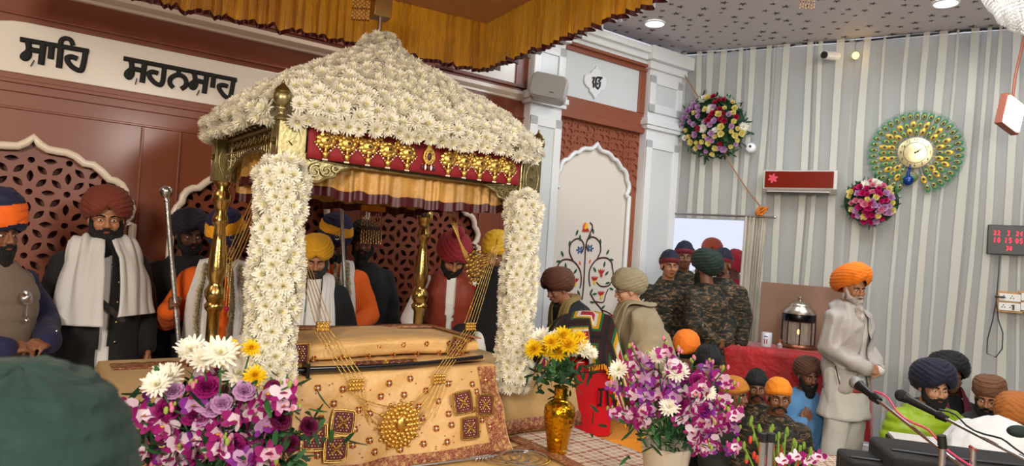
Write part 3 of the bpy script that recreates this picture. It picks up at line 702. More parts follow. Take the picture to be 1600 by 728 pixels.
b = B(); b.grid(lambda u, v: tuple(Vector((dome(u * 2 * PI, v).x * .9, dome(u * 2 * PI, v).y * .9, dome(u * 2 * PI, v).z * .97))), 48, 30, cu=True); emit(b, 'padding', mat('dome_padding', 'd9d3bd', .9), fd, WM[fd.name], smooth=60)
pts = []; s = 0
tt = np.linspace(0, 1, 400); L_ = [0]
for i in range(1, 400):
    L_.append(L_[-1] + (dome(PI / 4, tt[i]) - dome(PI / 4, tt[i - 1])).length)
step = .052; nr = int(L_[-1] / step)
for k in range(nr + 1):
    t = float(np.interp(k * step, L_, tt)); ring_ = [dome(2 * PI * i / 360, t) for i in range(361)]
    per = sum((ring_[i + 1] - ring_[i]).length for i in range(360)); n = max(1, int(per / .058)); cum = 0; nxt = random.uniform(0, .05)
    for i in range(360):
        cum += (ring_[i + 1] - ring_[i]).length
        if cum >= nxt:
            p = ring_[i]; d1 = ring_[i + 1] - ring_[i]; d2 = dome(2 * PI * i / 360, min(t + .01, 1)) - dome(2 * PI * i / 360, max(t - .01, 0)); nn = d1.cross(d2)
            nn = nn.normalized() if nn.length > 1e-9 else Vector((0, 0, 1))
            if p.y < -Lp / 2 - .0 and p.z < .2 and (p.x < -Wp / 2 - .0 or p.x > Wp / 2 + .02): nxt += per / n; continue
            pts.append((p + jit((0, 0, 0), .012) + nn * .005, jit(nn, .25))); nxt += per / n
flower_mass(fd, 'chrysanthemum', pts, .043)
print('DOME', len(pts))
# flower columns
def column(label, x, y, z0, z1, R, grp):
    t = thing('flower_column', label, 'flower garland', FP @ Matrix.Translation((x, y, z0)), grp); pts = []
    b = B(); b.lathe([(.01, .02), (R * .6, .05), (R * .72, .1), (R * .72, z1 - z0 - .1), (R * .5, z1 - z0 - .02), (.01, z1 - z0)], n=16); emit(b, 'padding', mat('dome_padding', 'd9d3bd', .9), t, WM[t.name])
    z = .02; k = 0; H = z1 - z0
    while z < H:
        q = min(1, (z + .02) / .08, (H - z + .015) / .08); rr_ = R * .82 * math.sqrt(max(.05, 1 - (1 - q) ** 2)) * (1 + .08 * sin(z * 14)); n = max(4, int(2 * PI * rr_ / .05))
        for i in range(n):
            a = 2 * PI * (i + k * .5) / n + random.uniform(-.1, .1); up = (1 if z > H / 2 else -1) * (1 - q) * 1.5
            pts.append(((rr_ * cos(a), rr_ * sin(a), z + random.uniform(-.012, .012)), jit((cos(a), sin(a), up), .25)))
        z += .046; k += 1
    pts.append(((0, 0, H), (0, 0, 1))); flower_mass(t, 'chrysanthemum', pts, .041)
column('tall white chrysanthemum column on the near front post, beside the purple bouquet', -.055, -.14, .99, 2.03, .103, 'flower columns on the front posts')
column('white chrysanthemum column on the far front post, above the gold vase', 1.255, -.10, .98, 2.02, .090, 'flower columns on the front posts')

# pole with box hanging to the roof top
pt = P(593, 45, 3.86); hp = thing('hanging_pole', 'steel pole with a small gilt box and bead tassels above the flower dome', 'pole', (pt.x, pt.y, 2.9))
b = B(); b.tube([(0, 0, -.04), (0, 0, .42)], .014, 12); emit(b, 'pole', steel, hp, WM[hp.name])
b = B(); b.box(-.05, .05, -.05, .05, .09, .2); emit(b, 'box', [mat('gilt_paper', 'a98a55', .35, .8)], hp, WM[hp.name] @ Matrix.Rotation(.5, 4, 'Z'), bev=.003)
def tassel(parent, fr, x, y, z, rows, wd, L, nm='bead_tassel'):
    b = B(); n = rows
    for i in range(n):
        xx = x + (i / (n - 1) - .5) * wd; k = int(L / .011)
        for j in range(k):
            t = j / k; b.ell((xx, y + .004 * sin(j + i), z - j * .011), (.0048, .0048, .006), 2 if (t < .12 or .42 < t < .52 or t > .9) else (0 if (i + j) % 2 else 1), nu=6, nv=4)
    b.box(x - wd / 2 - .01, x + wd / 2 + .01, y - .012, y + .012, z, z + .035, 0)
    emit(b, nm, [mat('amber_bead', 'c07520', .3), mat('ivory_bead', 'dcc796', .3), mat('wine_bead', '5a0a1a', .3)], parent, fr, smooth=60)
tassel(hp, WM[hp.name], -.11, -.02, .2, 8, .09, .15)
p = FP.inverted() @ P(570, 320, 4.35)
bt = thing('bead_tassel', 'tassel of ivory and wine red bead strings hanging under the palanquin roof', 'tassel', FP @ Matrix.Translation((p.x, Lp - .2, 1.9)))
tassel(bt, WM[bt.name], 0, 0, 0, 9, .135, .24, 'bead_string')
b = B(); b.tube([(0, 0, .03), (0, 0, .3)], .004); emit(b, 'cord', goldo, bt, WM[bt.name])

# ------------------------------------------------------------ gold chandoa canopy hanging over the palanquin
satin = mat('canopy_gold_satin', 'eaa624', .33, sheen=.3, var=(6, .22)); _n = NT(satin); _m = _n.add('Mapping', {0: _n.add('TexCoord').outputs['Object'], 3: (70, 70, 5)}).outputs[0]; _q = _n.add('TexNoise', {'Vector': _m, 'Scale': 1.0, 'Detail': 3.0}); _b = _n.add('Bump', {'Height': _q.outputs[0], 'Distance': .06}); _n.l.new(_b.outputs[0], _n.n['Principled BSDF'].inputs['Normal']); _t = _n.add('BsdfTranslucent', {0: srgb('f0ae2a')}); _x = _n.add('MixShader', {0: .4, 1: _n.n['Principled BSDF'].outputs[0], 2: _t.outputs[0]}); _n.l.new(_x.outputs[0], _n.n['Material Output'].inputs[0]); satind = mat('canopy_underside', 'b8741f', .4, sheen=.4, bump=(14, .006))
cc = FP.inverted() @ Vector((-.28, 4.84, 3.3))
cw = thing('ceiling_canopy', 'square gold satin canopy with frilled wine red hem hanging from the ceiling', 'canopy', FP @ Matrix.Translation((cc.x, cc.y, 3.3)) @ Matrix.Rotation(rad(-6), 4, 'Z') @ Matrix.Translation((-1.45, -1.45, 0)))
S_ = 1.45; fr_c = WM[cw.name]
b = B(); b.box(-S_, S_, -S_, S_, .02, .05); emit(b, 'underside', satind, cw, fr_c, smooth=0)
b = B()
for s0 in (.5, .62, .66):
    q = [(-s0, -s0), (s0, -s0), (s0, s0), (-s0, s0)]; b.tube([(x, y, .016) for x, y in q], .007 if s0 < .6 else .012, 6, closed=True)
for i in range(26):
    a = i * 2 * PI / 26; scroll(b, .34 * cos(a), .34 * sin(a), .05, a, 1, lambda x, y: (x, y, .016), .005)
for (x, y) in ((.42, .42), (-.42, .42), (.42, -.42), (-.42, -.42)):
    for j in range(5): scroll(b, x + .05 * cos(j * 1.25), y + .05 * sin(j * 1.25), .04, j, .9, lambda x, y: (x, y, .016), .005)
emit(b, 'embroidery', mat('canopy_embroidery', '5b3613', .5), cw, fr_c)
for k, (a, c, n_) in enumerate((((-S_, S_, 0), (S_, S_, 0), (0, -1, 0)), ((S_, S_, 0), (S_, -S_, 0), (-1, 0, 0)), ((-S_, -S_, 0), (S_, -S_, 0), (0, 1, 0)), ((-S_, -S_, 0), (-S_, S_, 0), (1, 0, 0)))):
    valance(cw, 'frilled_valance', a, c, -.34, .05, n_, [satin, maroon], 44, .034, fr_c, 0, 20 + k, .06, rowsplit=(.62,))
for x, y in ((-S_, -S_), (S_, -S_), (S_, S_), (-S_, S_)):
    b = B(); b.tube([(x, y, .05), (x, y, CEIL - 3.3)], .006); emit(b, 'hanging_cord', steel, cw, fr_c)

# ------------------------------------------------------------ stage and palanquin bed
sand = mat('sand_cloth', 'c09d66', .8, sheen=.05, var=(2.5, .12), bump=(7, .012)); sandb = mat('stage_cloth', 'c69f61', .85, var=(3, .1), bump=(9, .01))
b = B(); b.box(-.68, 1.78, -1.4, 1.255, 0, .69); o = emit(b, 'stage', sandb, fr=FP, bev=.015, smooth=30); tag(o, 'raised stage covered in golden cloth beneath the palanquin', 'stage')
def drapebox(name, x0, x1, y0, y1, z0, z1, m_, label, cat, lean=.04, fold=.018, seed=0, per=9):
    b = B(); per_ = [(x0, y0), (x1, y0), (x1, y1), (x0, y1)]; r = random.Random(seed)
    path = []
    for k in range(4):
        a, c = per_[k], per_[(k + 1) % 4]; L = math.hypot(c[0] - a[0], c[1] - a[1]); n = max(6, int(L / .03))
        for i in range(n): t = i / n; path.append((a[0] + (c[0] - a[0]) * t, a[1] + (c[1] - a[1]) * t, k, min(t, 1 - t) * L))
    cx, cy = (x0 + x1) / 2, (y0 + y1) / 2; nv = 14; N = len(path)
    for j in range(nv):
        v = j / (nv - 1); z = z0 + (z1 - z0) * v
        for (x, y, k, e) in path:
            nx, ny = ((0, -1), (1, 0), (0, 1), (-1, 0))[k]; cr = max(0, 1 - e / .08)
            f = (1 - v) * (lean + fold * noise.noise(Vector((x * per, y * per, z * 1.5 + seed))) * 2) + (1 - v) * cr * .03
            b.V.append(np.array([[x + nx * f, y + ny * f, z - .0]])); b.n += 1
    for j in range(nv - 1):
        for i in range(N): a = j * N + i; c = j * N + (i + 1) % N; b.F.append((a, c, c + N, a + N)); b.mi.append(0)
    b.F.append(tuple((nv - 1) * N + i for i in range(N))); b.mi.append(0)
    o = emit(b, name, m_, fr=FP, smooth=50); return tag(o, label, cat)
drapebox('palanquin_bed', -.54, 1.84, .06, 1.24, .692, .975, sand, 'low bed draped in plain golden cloth that carries the palanquin', 'bed', seed=3)
# embroidered border textures
bord = bpy.data.materials.new('embroidered_border'); bord.use_nodes = True; nt = NT(bord); bs = nt.n['Principled BSDF']; bs.inputs['Roughness'].default_value = .55
tc = nt.add('TexCoord').outputs['Object']; v1 = nt.add('TexVoronoi', {'Vector': tc, 'Scale': 38.0}); v2 = nt.add('TexVoronoi', {'Vector': tc, 'Scale': 110.0})
c1 = ramp(nt, v1.outputs['Distance'], [(0, '7c1a20'), (.22, 'd8b476'), (.4, 'a9744a'), (.6, '8d4a3a')]); c2_ = ramp(nt, v2.outputs['Distance'], [(0, 'e6cd93'), (.3, 'b98a50'), (.7, '7c3228')])
mxn = nt.add('Mix', {0: .45, 6: c1, 7: c2_}, data_type='RGBA').outputs[2]; nt.l.new(mxn, bs.inputs['Base Color'])
bp = nt.add('Bump', {'Height': v2.outputs['Distance'], 'Distance': .004}); nt.l.new(bp.outputs[0], bs.inputs['Normal']); bs.inputs['Metallic'].default_value = .25
b = B()
b.grid(lambda u, v: (-.6 + 2.48 * u, .02 - .018 * (1 - v) + .004 * sin(u * 70), .697 + .075 * v), 80, 3); b.grid(lambda u, v: (1.875 + .01 * (1 - v), .04 + 1.15 * u, .697 + .075 * v), 40, 3)
o = emit(b, 'bed_border', bord, fr=FP, solid=.004); tag(o, 'maroon and gold embroidered border around the foot of the bed', 'border')
# book stand and the front drape
b = B(); b.box(.0, 1.13, .02, .72, .977, 1.10); o = emit(b, 'book_stand', sand, fr=FP, bev=.02); tag(o, 'cloth covered stand holding the folded scripture cloths', 'stand')
rum = mat('rumala_satin', 'cfa568', .48, sheen=.05, var=(2.2, .1), bump=(4, .05))
def front(u, v):      # u across, v 0 top .. 1 bottom
    x = .0 + 1.14 * u; 
    if v < .12: t = v / .12; return (x, .2 - .3 * t, 1.108 + .003 * sin(u * 20))
    t = (v - .12) / .88; fl = .10 * t + .024 * noise.noise(Vector((u * 7 + t * 2, t * 3, 2))) + .014 * sin(u * 17 + 3 * t) * t + .012 * sin(u * 31 + t * 4 + 1) * t * (1 - u) ; x2 = x + (u - .45) * .06 * t
    return (x2, -.10 - fl - .05 * t * t, 1.108 - .412 * t + .004)
b = B(); b.grid(front, 90, 34); fc = emit(b, 'scripture_cloth', rum, fr=FP, smooth=180); tag(fc, 'golden embroidered cloth hanging over the front of the scripture stand', 'cloth')
def on_front(u, v, lift=.004):
    p = Vector(front(u, v)); a = Vector(front(min(u + .01, 1), v)) - p; c = Vector(front(u, min(v + .01, 1))) - p; n = a.cross(c).normalized() * -1
    if n.y > 0: n = -n
    return p + n * lift, a.normalized(), n
def fstrip(b, u0, v0, u1, v1, nu=40, nv=4, lift=.005): b.grid(lambda u, v: tuple(on_front(u0 + (u1 - u0) * u, v0 + (v1 - v0) * v, lift)[0]), nu, nv)
b = B(); fstrip(b, .9, .13, .995, 1, 6, 40); fstrip(b, 0, .90, .995, 1, 60, 5); fstrip(b, 0.005, .13, .06, 1, 5, 40); emit(b, 'embroidered_border', bord, fc, FP, smooth=180)
b = B(); r = random.Random(5)
rb_ = [mat('motif_gold', 'c9962f', .35, .9, bump=(200, .002)), mat('motif_red', '8c1f1a', .6), mat('motif_crystal', 'e8e2d2', .2, .4)]
UVp = lambda px, py: hit(FP, px, py, -.15)
def uv_at(px, py):   # invert the front surface roughly
    best = None; o = FP.inverted() @ Vector((0, 0, CH)); d = (FP.inverted().to_3x3() @ ray(px, py)).normalized()
    for i in range(0, 61):
        for j in range(0, 41):
            p = Vector(front(i / 60, j / 40)) - o; e = (p - d * p.dot(d)).length
            if best is None or e < best[0]: best = (e, i / 60, j / 40)
    return best[1], best[2]
def motif(b, u, v, s):
    p, a, n = on_front(u, v, .006); c = n.cross(a).normalized(); 
    for k in range(8): an = k * PI / 4; b.ell(p + a * s * cos(an) + c * s * sin(an), (s * .42, s * .3, s * .42), 1 if k % 2 else 0, nu=6, nv=4)
    b.ell(p, s * .5, 2, nu=8, nv=5)
for (px, py) in ((495, 606), (534, 607), (519, 631), (499, 654), (557, 640), (594, 620), (577, 645), (630, 615), (556, 673), (575, 689), (586, 706), (548, 697), (640, 593), (609, 599), (663, 610), (700, 598), (735, 601), (757, 593), (745, 611), (685, 627), (652, 633), (662, 652), (700, 646), (682, 668), (664, 695), (700, 690), (624, 700), (752, 656), (766, 667), (708, 663), (497, 709), (740, 640)): 
    u, v = uv_at(px, py); b = B(); motif(b, u, v, .0125); emit(b, 'sequin_flower', rb_, fc, FP, smooth=60)
b = B()
for k in range(60):
    u, v = r.uniform(.08, .88), r.uniform(.16, .88); p, a, n = on_front(u, v, .004); b.ell(p, .0032, 1, nu=6, nv=4)
emit(b, 'sequin_dots', rb_, fc, FP, smooth=60, props={'kind': 'stuff'})
def patch(px, py, s, rot, parent=fc, name='embroidered_patch'):
    u, v = uv_at(px, py); p, a, n = on_front(u, v, .014); a = Vector((1, 0, 0)); n = Vector((0, -.97, .24)).normalized(); c = a.cross(-n) if a.cross(-n).z > 0 else a.cross(n)
    M_ = Matrix((a, n, c)).transposed().to_4x4(); M_ = Matrix.Translation(p) @ M_ @ Matrix.Rotation(rad(rot), 4, 'Y'); b = B()
    patch_geo(b, s, M_); emit(b, name, patm, parent, FP, smooth=60)
patm = [mat('patch_maroon', '5a1218', .7), goldo, mat('motif_crystal', 'e8e2d2', .2, .4)]
def patch_geo(b, s, M_):
    out = []
    for k in range(4):
        a0 = PI / 4 + k * PI / 2
        for t in (0, .33, .66): a1 = a0 + t * PI / 2; R_ = s * (1.3 - .33 * sin(t * PI) ** .8); out.append((R_ * cos(a1), R_ * sin(a1)))
    b.prism(out, .0, .005, 0, M_); b.tube([(x, .006, z) for x, z in out], s * .085, 6, 1, M_, closed=True)
    b.tube([(x * .86, .006, z * .86) for x, z in out], s * .04, 6, 1, M_, closed=True)
    for i in range(-3, 4):
        for j in range(-3, 4):
            x, z = (i + (j % 2) * .5) * s * .24, j * s * .21
            if abs(x) + abs(z) < s * 1.15 and math.hypot(x, z) > s * .2 and max(abs(x), abs(z)) < s * .72: b.ell((x, .007, z), s * .06, 1 if (i + j) % 2 else 2, nu=6, nv=4, M=M_)
    for k in range(4):
        a1 = PI / 4 + k * PI / 2
        for t in (.12, .25, .38, .5): b.ell((t * s * cos(a1), .009, t * s * sin(a1)), (s * .10, .006, s * .07), 1, R=None, nu=8, nv=5, M=M_)
for px, py, s, ro in ((532, 660, .056, 10), (489, 683, .058, 6), (523, 705, .056, 4), (719, 632, .056, -6), (755, 631, .054, 4), (730, 668, .054, 0)): patch(px, py, s, ro)
# folded cloths on top
fcl = thing('folded_cloth', 'thick folded golden cloth with embroidered medallions lying on the scripture stand', 'cloth', FP @ Matrix.Translation((.55, .3, 1.11)))
def folded(x0, x1, y0, y1, z0, z1, seed):
    b = B()
    def fn(u, v):
        a = 2 * PI * v; cx, cy = (y0 + y1) / 2, (z0 + z1) / 2; ry, rz = (y1 - y0) / 2, (z1 - z0) / 2
        ca, sa = cos(a), sin(a); k = 1 / (abs(ca) ** 4 + abs(sa) ** 4) ** .25; x = x0 + (x1 - x0) * u
        wv = .010 * noise.noise(Vector((x * 4, a, seed))) + .012 * noise.noise(Vector((x * 2, ca, seed + 5)))
        return (x, cx + ry * k * ca + wv, cy + (rz * k * sa) + wv * .8 + .02 * sin(PI * u) * (sa > 0) * (seed == 2))
    b.grid(fn, 60, 40); b.add([fn(0, v / 39) for v in range(39)], [tuple(range(39))]); b.add([fn(1, v / 39) for v in range(39)], [tuple(range(38, -1, -1))]); return b
emit(folded(.0, 1.12, -.02, .5, 1.112, 1.15, 1), 'lower_fold', rum, fcl, FP, smooth=180); emit(folded(.02, 1.1, .02, .5, 1.152, 1.232, 2), 'upper_fold', rum, fcl, FP, smooth=180)
b = B(); b.grid(lambda u, v: (.0 + 1.1 * u, .40 + .12 * v, 1.236 + .006 * sin(u * 9) + .012 * sin(u * PI)), 60, 4)
b.grid(lambda u, v: (1.03 + .075 * u, .0 + .45 * v, 1.238 + .01 * (1 - u)), 6, 20); emit(b, 'embroidered_border', bord, fcl, FP, solid=.006)
for x, rz_ in ((.12, 0), (.96, 20)):
    b = B(); patch_geo(b, .05, Matrix.Translation((x, .012, 1.195)) @ Matrix.Rotation(rad(rz_), 4, 'Y') @ Matrix.Scale(-1, 4, (0, 1, 0))); emit(b, 'embroidered_patch', patm, fcl, FP)
for x in (.45, .62):
    b = B(); patch_geo(b, .045, Matrix.Translation((x, -.022, 1.135)) @ Matrix.Scale(-1, 4, (0, 1, 0)) @ Matrix.Scale(.45, 4, (0, 0, 1)) @ Matrix.Scale(1.9, 4, (1, 0, 0))); emit(b, 'embroidered_patch', patm, fcl, FP)
r = random.Random(9)
for k in range(16):
    b = B(); x = .06 + k * .066; y = .0; zz = 1.17 + .045 * (k % 2)
    for j in range(6): b.ell((x + .010 * cos(j * PI / 3), .004 + (.0 if zz < 1.2 else .02), zz + .010 * sin(j * PI / 3)), (.005, .005, .005), j % 2, nu=6, nv=4)
    emit(b, 'sequin_flower', rb_, fcl, FP)
# sword across the front edge
sw = thing('sword', 'curved black scabbarded sword lying across the front of the scripture stand', 'sword', FP @ Matrix.Translation((.5, -.08, 1.14)))
pts_ = []
for t in np.linspace(0, 1, 24): pts_.append((.14 + .93 * t, -.075, 1.135 - .012 * sin(PI * t) + .018 * t))
b = B(); b.tube(pts_, [.017 - .006 * t for t in np.linspace(0, 1, 24)], 12, flat=(1, .6, 1)); emit(b, 'scabbard', mat('black_lacquer', '101013', .12, coat=1), sw, FP)
b = B(); b.tube([(-.1, -.075, 1.14), (-.06, -.075, 1.138), (.05, -.075, 1.136), (.12, -.075, 1.136)], [.013, .016, .011, .013], 12); b.ell((-.1, -.075, 1.14), (.02, .02, .02)); b.box(.12, .135, -.11, -.04, 1.105, 1.17); b.tube([(.09, -.075, 1.13), (.0, -.075, 1.10), (-.09, -.075, 1.125)], .005); emit(b, 'hilt', darksteel, sw, FP, smooth=60)
# white cushion bolster behind + cream roll
cush = mat('ivory_velvet', 'cabfae', .85, sheen=.4, bump=(20, .004))
b = B(); b.ell((1.22, .98, 1.06), (.42, .2, .10), nu=32, nv=20); o = emit(b, 'bolster_cushion', cush, fr=FP); tag(o, 'round ivory cushion on the bed behind the folded cloth', 'cushion')
b = B(); b.tube([(.0, .82, 1.06), (.15, .82, 1.10), (.6, .82, 1.11), (.82, .80, 1.07)], [.07, .085, .08, .05], 16); o = emit(b, 'cloth_roll', cush, fr=FP); tag(o, 'cream cloth roll behind the folded golden cloth near the elder in yellow', 'cloth')
b = B(); b.grid(lambda u, v: (-.5 + .42 * u, .95 + .16 * v, .98 + .002 * sin(u * 30)), 20, 6); o = emit(b, 'border_strip', bord, fr=FP, solid=.004); tag(o, 'embroidered border on the left end of the golden bed', 'border')
# chains and medallion
def chain(b, a, c, sag, n=26, r=.0022, mi=0, y=0):
    a, c = Vector(a), Vector(c)
    for i in range(n + 1):
        t = i / n; p = a.lerp(c, t); p.z -= sag * 4 * t * (1 - t); b.ell(p, (r * 1.3, r, r * 1.6), mi, nu=6, nv=4)
    L = []
    for i in range(17): t = i / 16; p = a.lerp(c, t); p.z -= sag * 4 * t * (1 - t); L.append(p)
    b.tube(L, r * .55, 5, mi)
nk = thing('gold_necklace', 'large gold necklace with round medallion hanging across the front cloth', 'necklace', FP @ Matrix.Translation((.6, -.22, .86)))
cbox = [(.355, -.135, 1.07), (.92, -.135, 1.09)]   # front clasp plates
H = lambda px, py, y: hit(FP, px, py, y)
cA, cB = H(556, 601, -.14), H(686, 592, -.14); uA, uB = H(504, 510, .05), H(735, 510, .05); med = H(624, 664, -.205)
for nm, p_, s in (('front_clasp', cA, .036), ('front_clasp', cB, .032), ('upper_clasp', uA, .032), ('upper_clasp', uB, .03)):
    b = B(); b.box(p_.x - s, p_.x + s, p_.y - .006, p_.y + .006, p_.z - s * .7, p_.z + s * .7)
    for i in range(5):
        for j in range(3): b.ell((p_.x + (i - 2) * s * .42, p_.y - .008, p_.z + (j - 1) * s * .5), s * .2, nu=8, nv=6)
    emit(b, nm, goldo, nk, FP, bev=.003)
b = B()
for i in range(5):
    o_ = (i - 2) * .019
    chain(b, (uA.x + o_, uA.y, uA.z - .02), (cA.x + o_ * 1.2, cA.y, cA.z + .02), 0, 40); chain(b, (uB.x + o_, uB.y, uB.z - .02), (cB.x + o_, cB.y, cB.z + .02), 0, 40)
    tpA = H(470, 395, .3); tpB = H(775, 385, .5); chain(b, (tpA.x + o_ * .6, tpA.y, tpA.z), (uA.x + o_, uA.y, uA.z + .02), 0, 50); chain(b, (tpB.x + o_ * .6, tpB.y, tpB.z), (uB.x + o_, uB.y, uB.z + .02), 0, 50)
    for (p_, sg) in ((cA, -1), (cB, 1)):
        e = (med.x + sg * (.035 + .012 * (4 - i if sg < 0 else i)), med.y + .012, med.z + .085 - .038 * (4 - i if sg < 0 else i)); chain(b, (p_.x + o_ * sg * -1 * (-1 if sg < 0 else -1), p_.y - .006 - .0 * i, p_.z - .02), e, .015 + .019 * (4 - i if sg < 0 else i), 44)
emit(b, 'chain_strands', goldo, nk, FP, smooth=60)
b = B(); my = med.y
for R_, n, s in ((.092, 26, .010), (.074, 22, .011), (.056, 16, .011), (.038, 10, .012), (.108, 12, .009)):
    for i in range(n): a = 2 * PI * i / n; b.ell((med.x + R_ * cos(a), my - .008 - (.08 - R_) * .15, med.z + R_ * 1.05 * sin(a)), (s, .01, s), nu=8, nv=6); b.ell((med.x + R_ * cos(a), my - .018 - (.08 - R_) * .15, med.z + R_ * 1.05 * sin(a)), (s * .45, .006, s * .45), 0, nu=6, nv=4)
b.ell((med.x, my - .02, med.z + .01), (.024, .014, .036)); b.lathe([(.088, 0), (.095, .006), (.03, .012)], n=24, M=Matrix.Translation((med.x, my, med.z)) @ Matrix.Rotation(PI / 2, 4, 'X'))
emit(b, 'medallion', goldo, nk, FP, smooth=60)
# upper hanging ornament
ho = thing('hanging_ornament', 'openwork gold ornament hung on chains in front of the man in the red turban', 'ornament', P(743, 415, 4.0))
pc = FP.inverted() @ P(743, 415, 4.0); b = B()
for R_, n, s in ((.07, 16, .011), (.045, 12, .012), (.02, 7, .012)):
    for i in range(n): a = 2 * PI * i / n; b.ell((pc.x + R_ * .85 * cos(a), pc.y, pc.z + R_ * 1.25 * sin(a)), s, nu=8, nv=6); scroll(b, pc.x + R_ * .8 * cos(a), pc.z + R_ * 1.1 * sin(a), .016, a, 1, lambda x, z: (x, pc.y - .006, z), .0028)
for i in range(7): b.ell((pc.x + (i - 3) * .012, pc.y, pc.z - .1 - .006 * (3 - abs(i - 3))), .006, 0, nu=6, nv=4)
b.ell((pc.x, pc.y, pc.z - .13), (.012, .012, .012), 1, nu=8, nv=6); emit(b, 'openwork_pendant', [goldo, redp], ho, FP, smooth=60)
b = B()
for i in range(6):
    o_ = (i - 2.5) * .012; t1 = FP.inverted() @ P(704, 328, 4.0); t2 = FP.inverted() @ P(778, 375, 3.85)
    chain(b, (t1.x + o_, t1.y, t1.z), (pc.x - .05 + o_ * .4, pc.y, pc.z + .07 - i * .012), .02 + .01 * i, 40); chain(b, (t2.x, t2.y, t2.z + o_), (pc.x + .05, pc.y, pc.z + .06 - i * .014), .012 + .008 * i, 26)
emit(b, 'chain_strands', goldo, ho, FP, smooth=60)
h2 = thing('gold_chain_cluster', 'cluster of fine gold chains hung beside the near turned gold post', 'chain', P(370, 420, 3.3)); b = B(); A_ = lambda x, y, d: FP.inverted() @ P(x, y, d)
top1, top2, low = A_(345, 300, 3.6), A_(398, 300, 3.2), A_(355, 400, 3.35)
for i in range(6): chain(b, top2 + Vector((i * .008, 0, 0)), low + Vector((i * .006, 0, -.012 * i)), .02 * (i % 3), 44); 
for i in range(3): chain(b, top1 + Vector((-.012 + i * .01, -.05, 0)), low + Vector((-.02 + .01 * i, 0, -.02 * i)), .01 * i, 40); chain(b, low + Vector((.012 * i, 0, 0)), low + Vector((.012 * i, 0, -.22 - .04 * i)), 0, 24)
emit(b, 'chain_strands', goldo, h2, FP); b = B(); b.ell(low + Vector((.015, 0, -.26)), (.012, .01, .014)); emit(b, 'red_tassel_bead', redp, h2, FP)
# ------------------------------------------------------------ people
def vor_camo():
    m = bpy.data.materials.new('camouflage_cloth'); m.use_nodes = True; nt = NT(m); bs = nt.n['Principled BSDF']; bs.inputs['Roughness'].default_value = .85
    tc = nt.add('TexCoord').outputs['Object']; mp = nt.add('Mapping', {0: tc, 3: (13, 13, 34)}).outputs[0]
    n1 = nt.add('TexNoise', {'Vector': mp, 'Scale': 1.3, 'Detail': 2.0, 'Distortion': .6})
    c = ramp(nt, n1.outputs[0], [(0, '100f0c'), (.42, '23261a'), (.52, '463626'), (.60, '85694a'), (.65, '121410')], 'CONSTANT'); nt.l.new(c, bs.inputs['Base Color']); return m
camo = vor_camo()
def skinm(n, c): return mat(n, c, .5, var=(30, .08), sss=.05, c2=None)
SK = [skinm('skin_tan', 'a87351'), skinm('skin_brown', '7d5138'), skinm('skin_deep', '5f3c2b'), skinm('skin_light', 'c19070')]
hairb = mat('black_beard', '0d0b0a', .85, bump=(140, .006)); hairg = mat('grey_beard', 'b9aea4', .85, bump=(140, .006), var=(25, .4)); hairm = mat('pepper_beard', '2b2725', .85, bump=(140, .006), var=(30, .5))
eyew = mat('eye_white', 'd8d0c8', .3); irism = mat('iris_brown', '120a07', .2); lipm = mat('lip', '7c4238', .5)
def cl_(n, c, r=.85, **k): return mat(n, c, r, sheen=.04, bump=k.pop('bump', (90, .002)), **k)
def remesh(b, vox, it=5):
    me = bpy.data.meshes.new('t'); me.from_pydata(np.concatenate(b.V).tolist(), [], b.F); ob = bpy.data.objects.new('t', me); COL.objects.link(ob)
    md = ob.modifiers.new('r', 'REMESH'); md.mode = 'VOXEL'; md.voxel_size = vox
    sm = ob.modifiers.new('s', 'SMOOTH'); sm.factor = .5; sm.iterations = it
    dg = bpy.context.evaluated_depsgraph_get(); e = ob.evaluated_get(dg).to_mesh()
    V = np.empty(len(e.vertices) * 3); e.vertices.foreach_get('co', V); N = np.empty(len(e.vertices) * 3); e.vertices.foreach_get('normal', N)
    F = [tuple(p.vertices) for p in e.polygons]
    ob.evaluated_get(dg).to_mesh_clear(); bpy.data.objects.remove(ob); bpy.data.meshes.remove(me)
    return V.reshape(-1, 3), N.reshape(-1, 3), F
def cap(b, a, c, ra, rc, n=12):
    a, c = Vector(a), Vector(c); b.ell(a, ra, nu=n, nv=8); b.ell(c, rc, nu=n, nv=8)
    if (c - a).length > 1e-4: b.tube([a, c], [ra, rc], n)
def loft(b, secs, n=24):
    V = []; F = []
    for (c, ax, ay, rx, ry) in secs:
        for j in range(n):
            t = 2 * PI * j / n; ct, st = cos(t), sin(t); V.append(tuple(Vector(c) + Vector(ax) * (rx * math.copysign(abs(ct) ** .85, ct)) + Vector(ay) * (ry * math.copysign(abs(st) ** .85, st))))
    for i in range(len(secs) - 1):
        for j in range(n): F.append((i * n + j, i * n + (j + 1) % n, (i + 1) * n + (j + 1) % n, (i + 1) * n + j))
    F.append(tuple(range(n - 1, -1, -1))); F.append(tuple((len(secs) - 1) * n + j for j in range(n))); b.add(V, F)
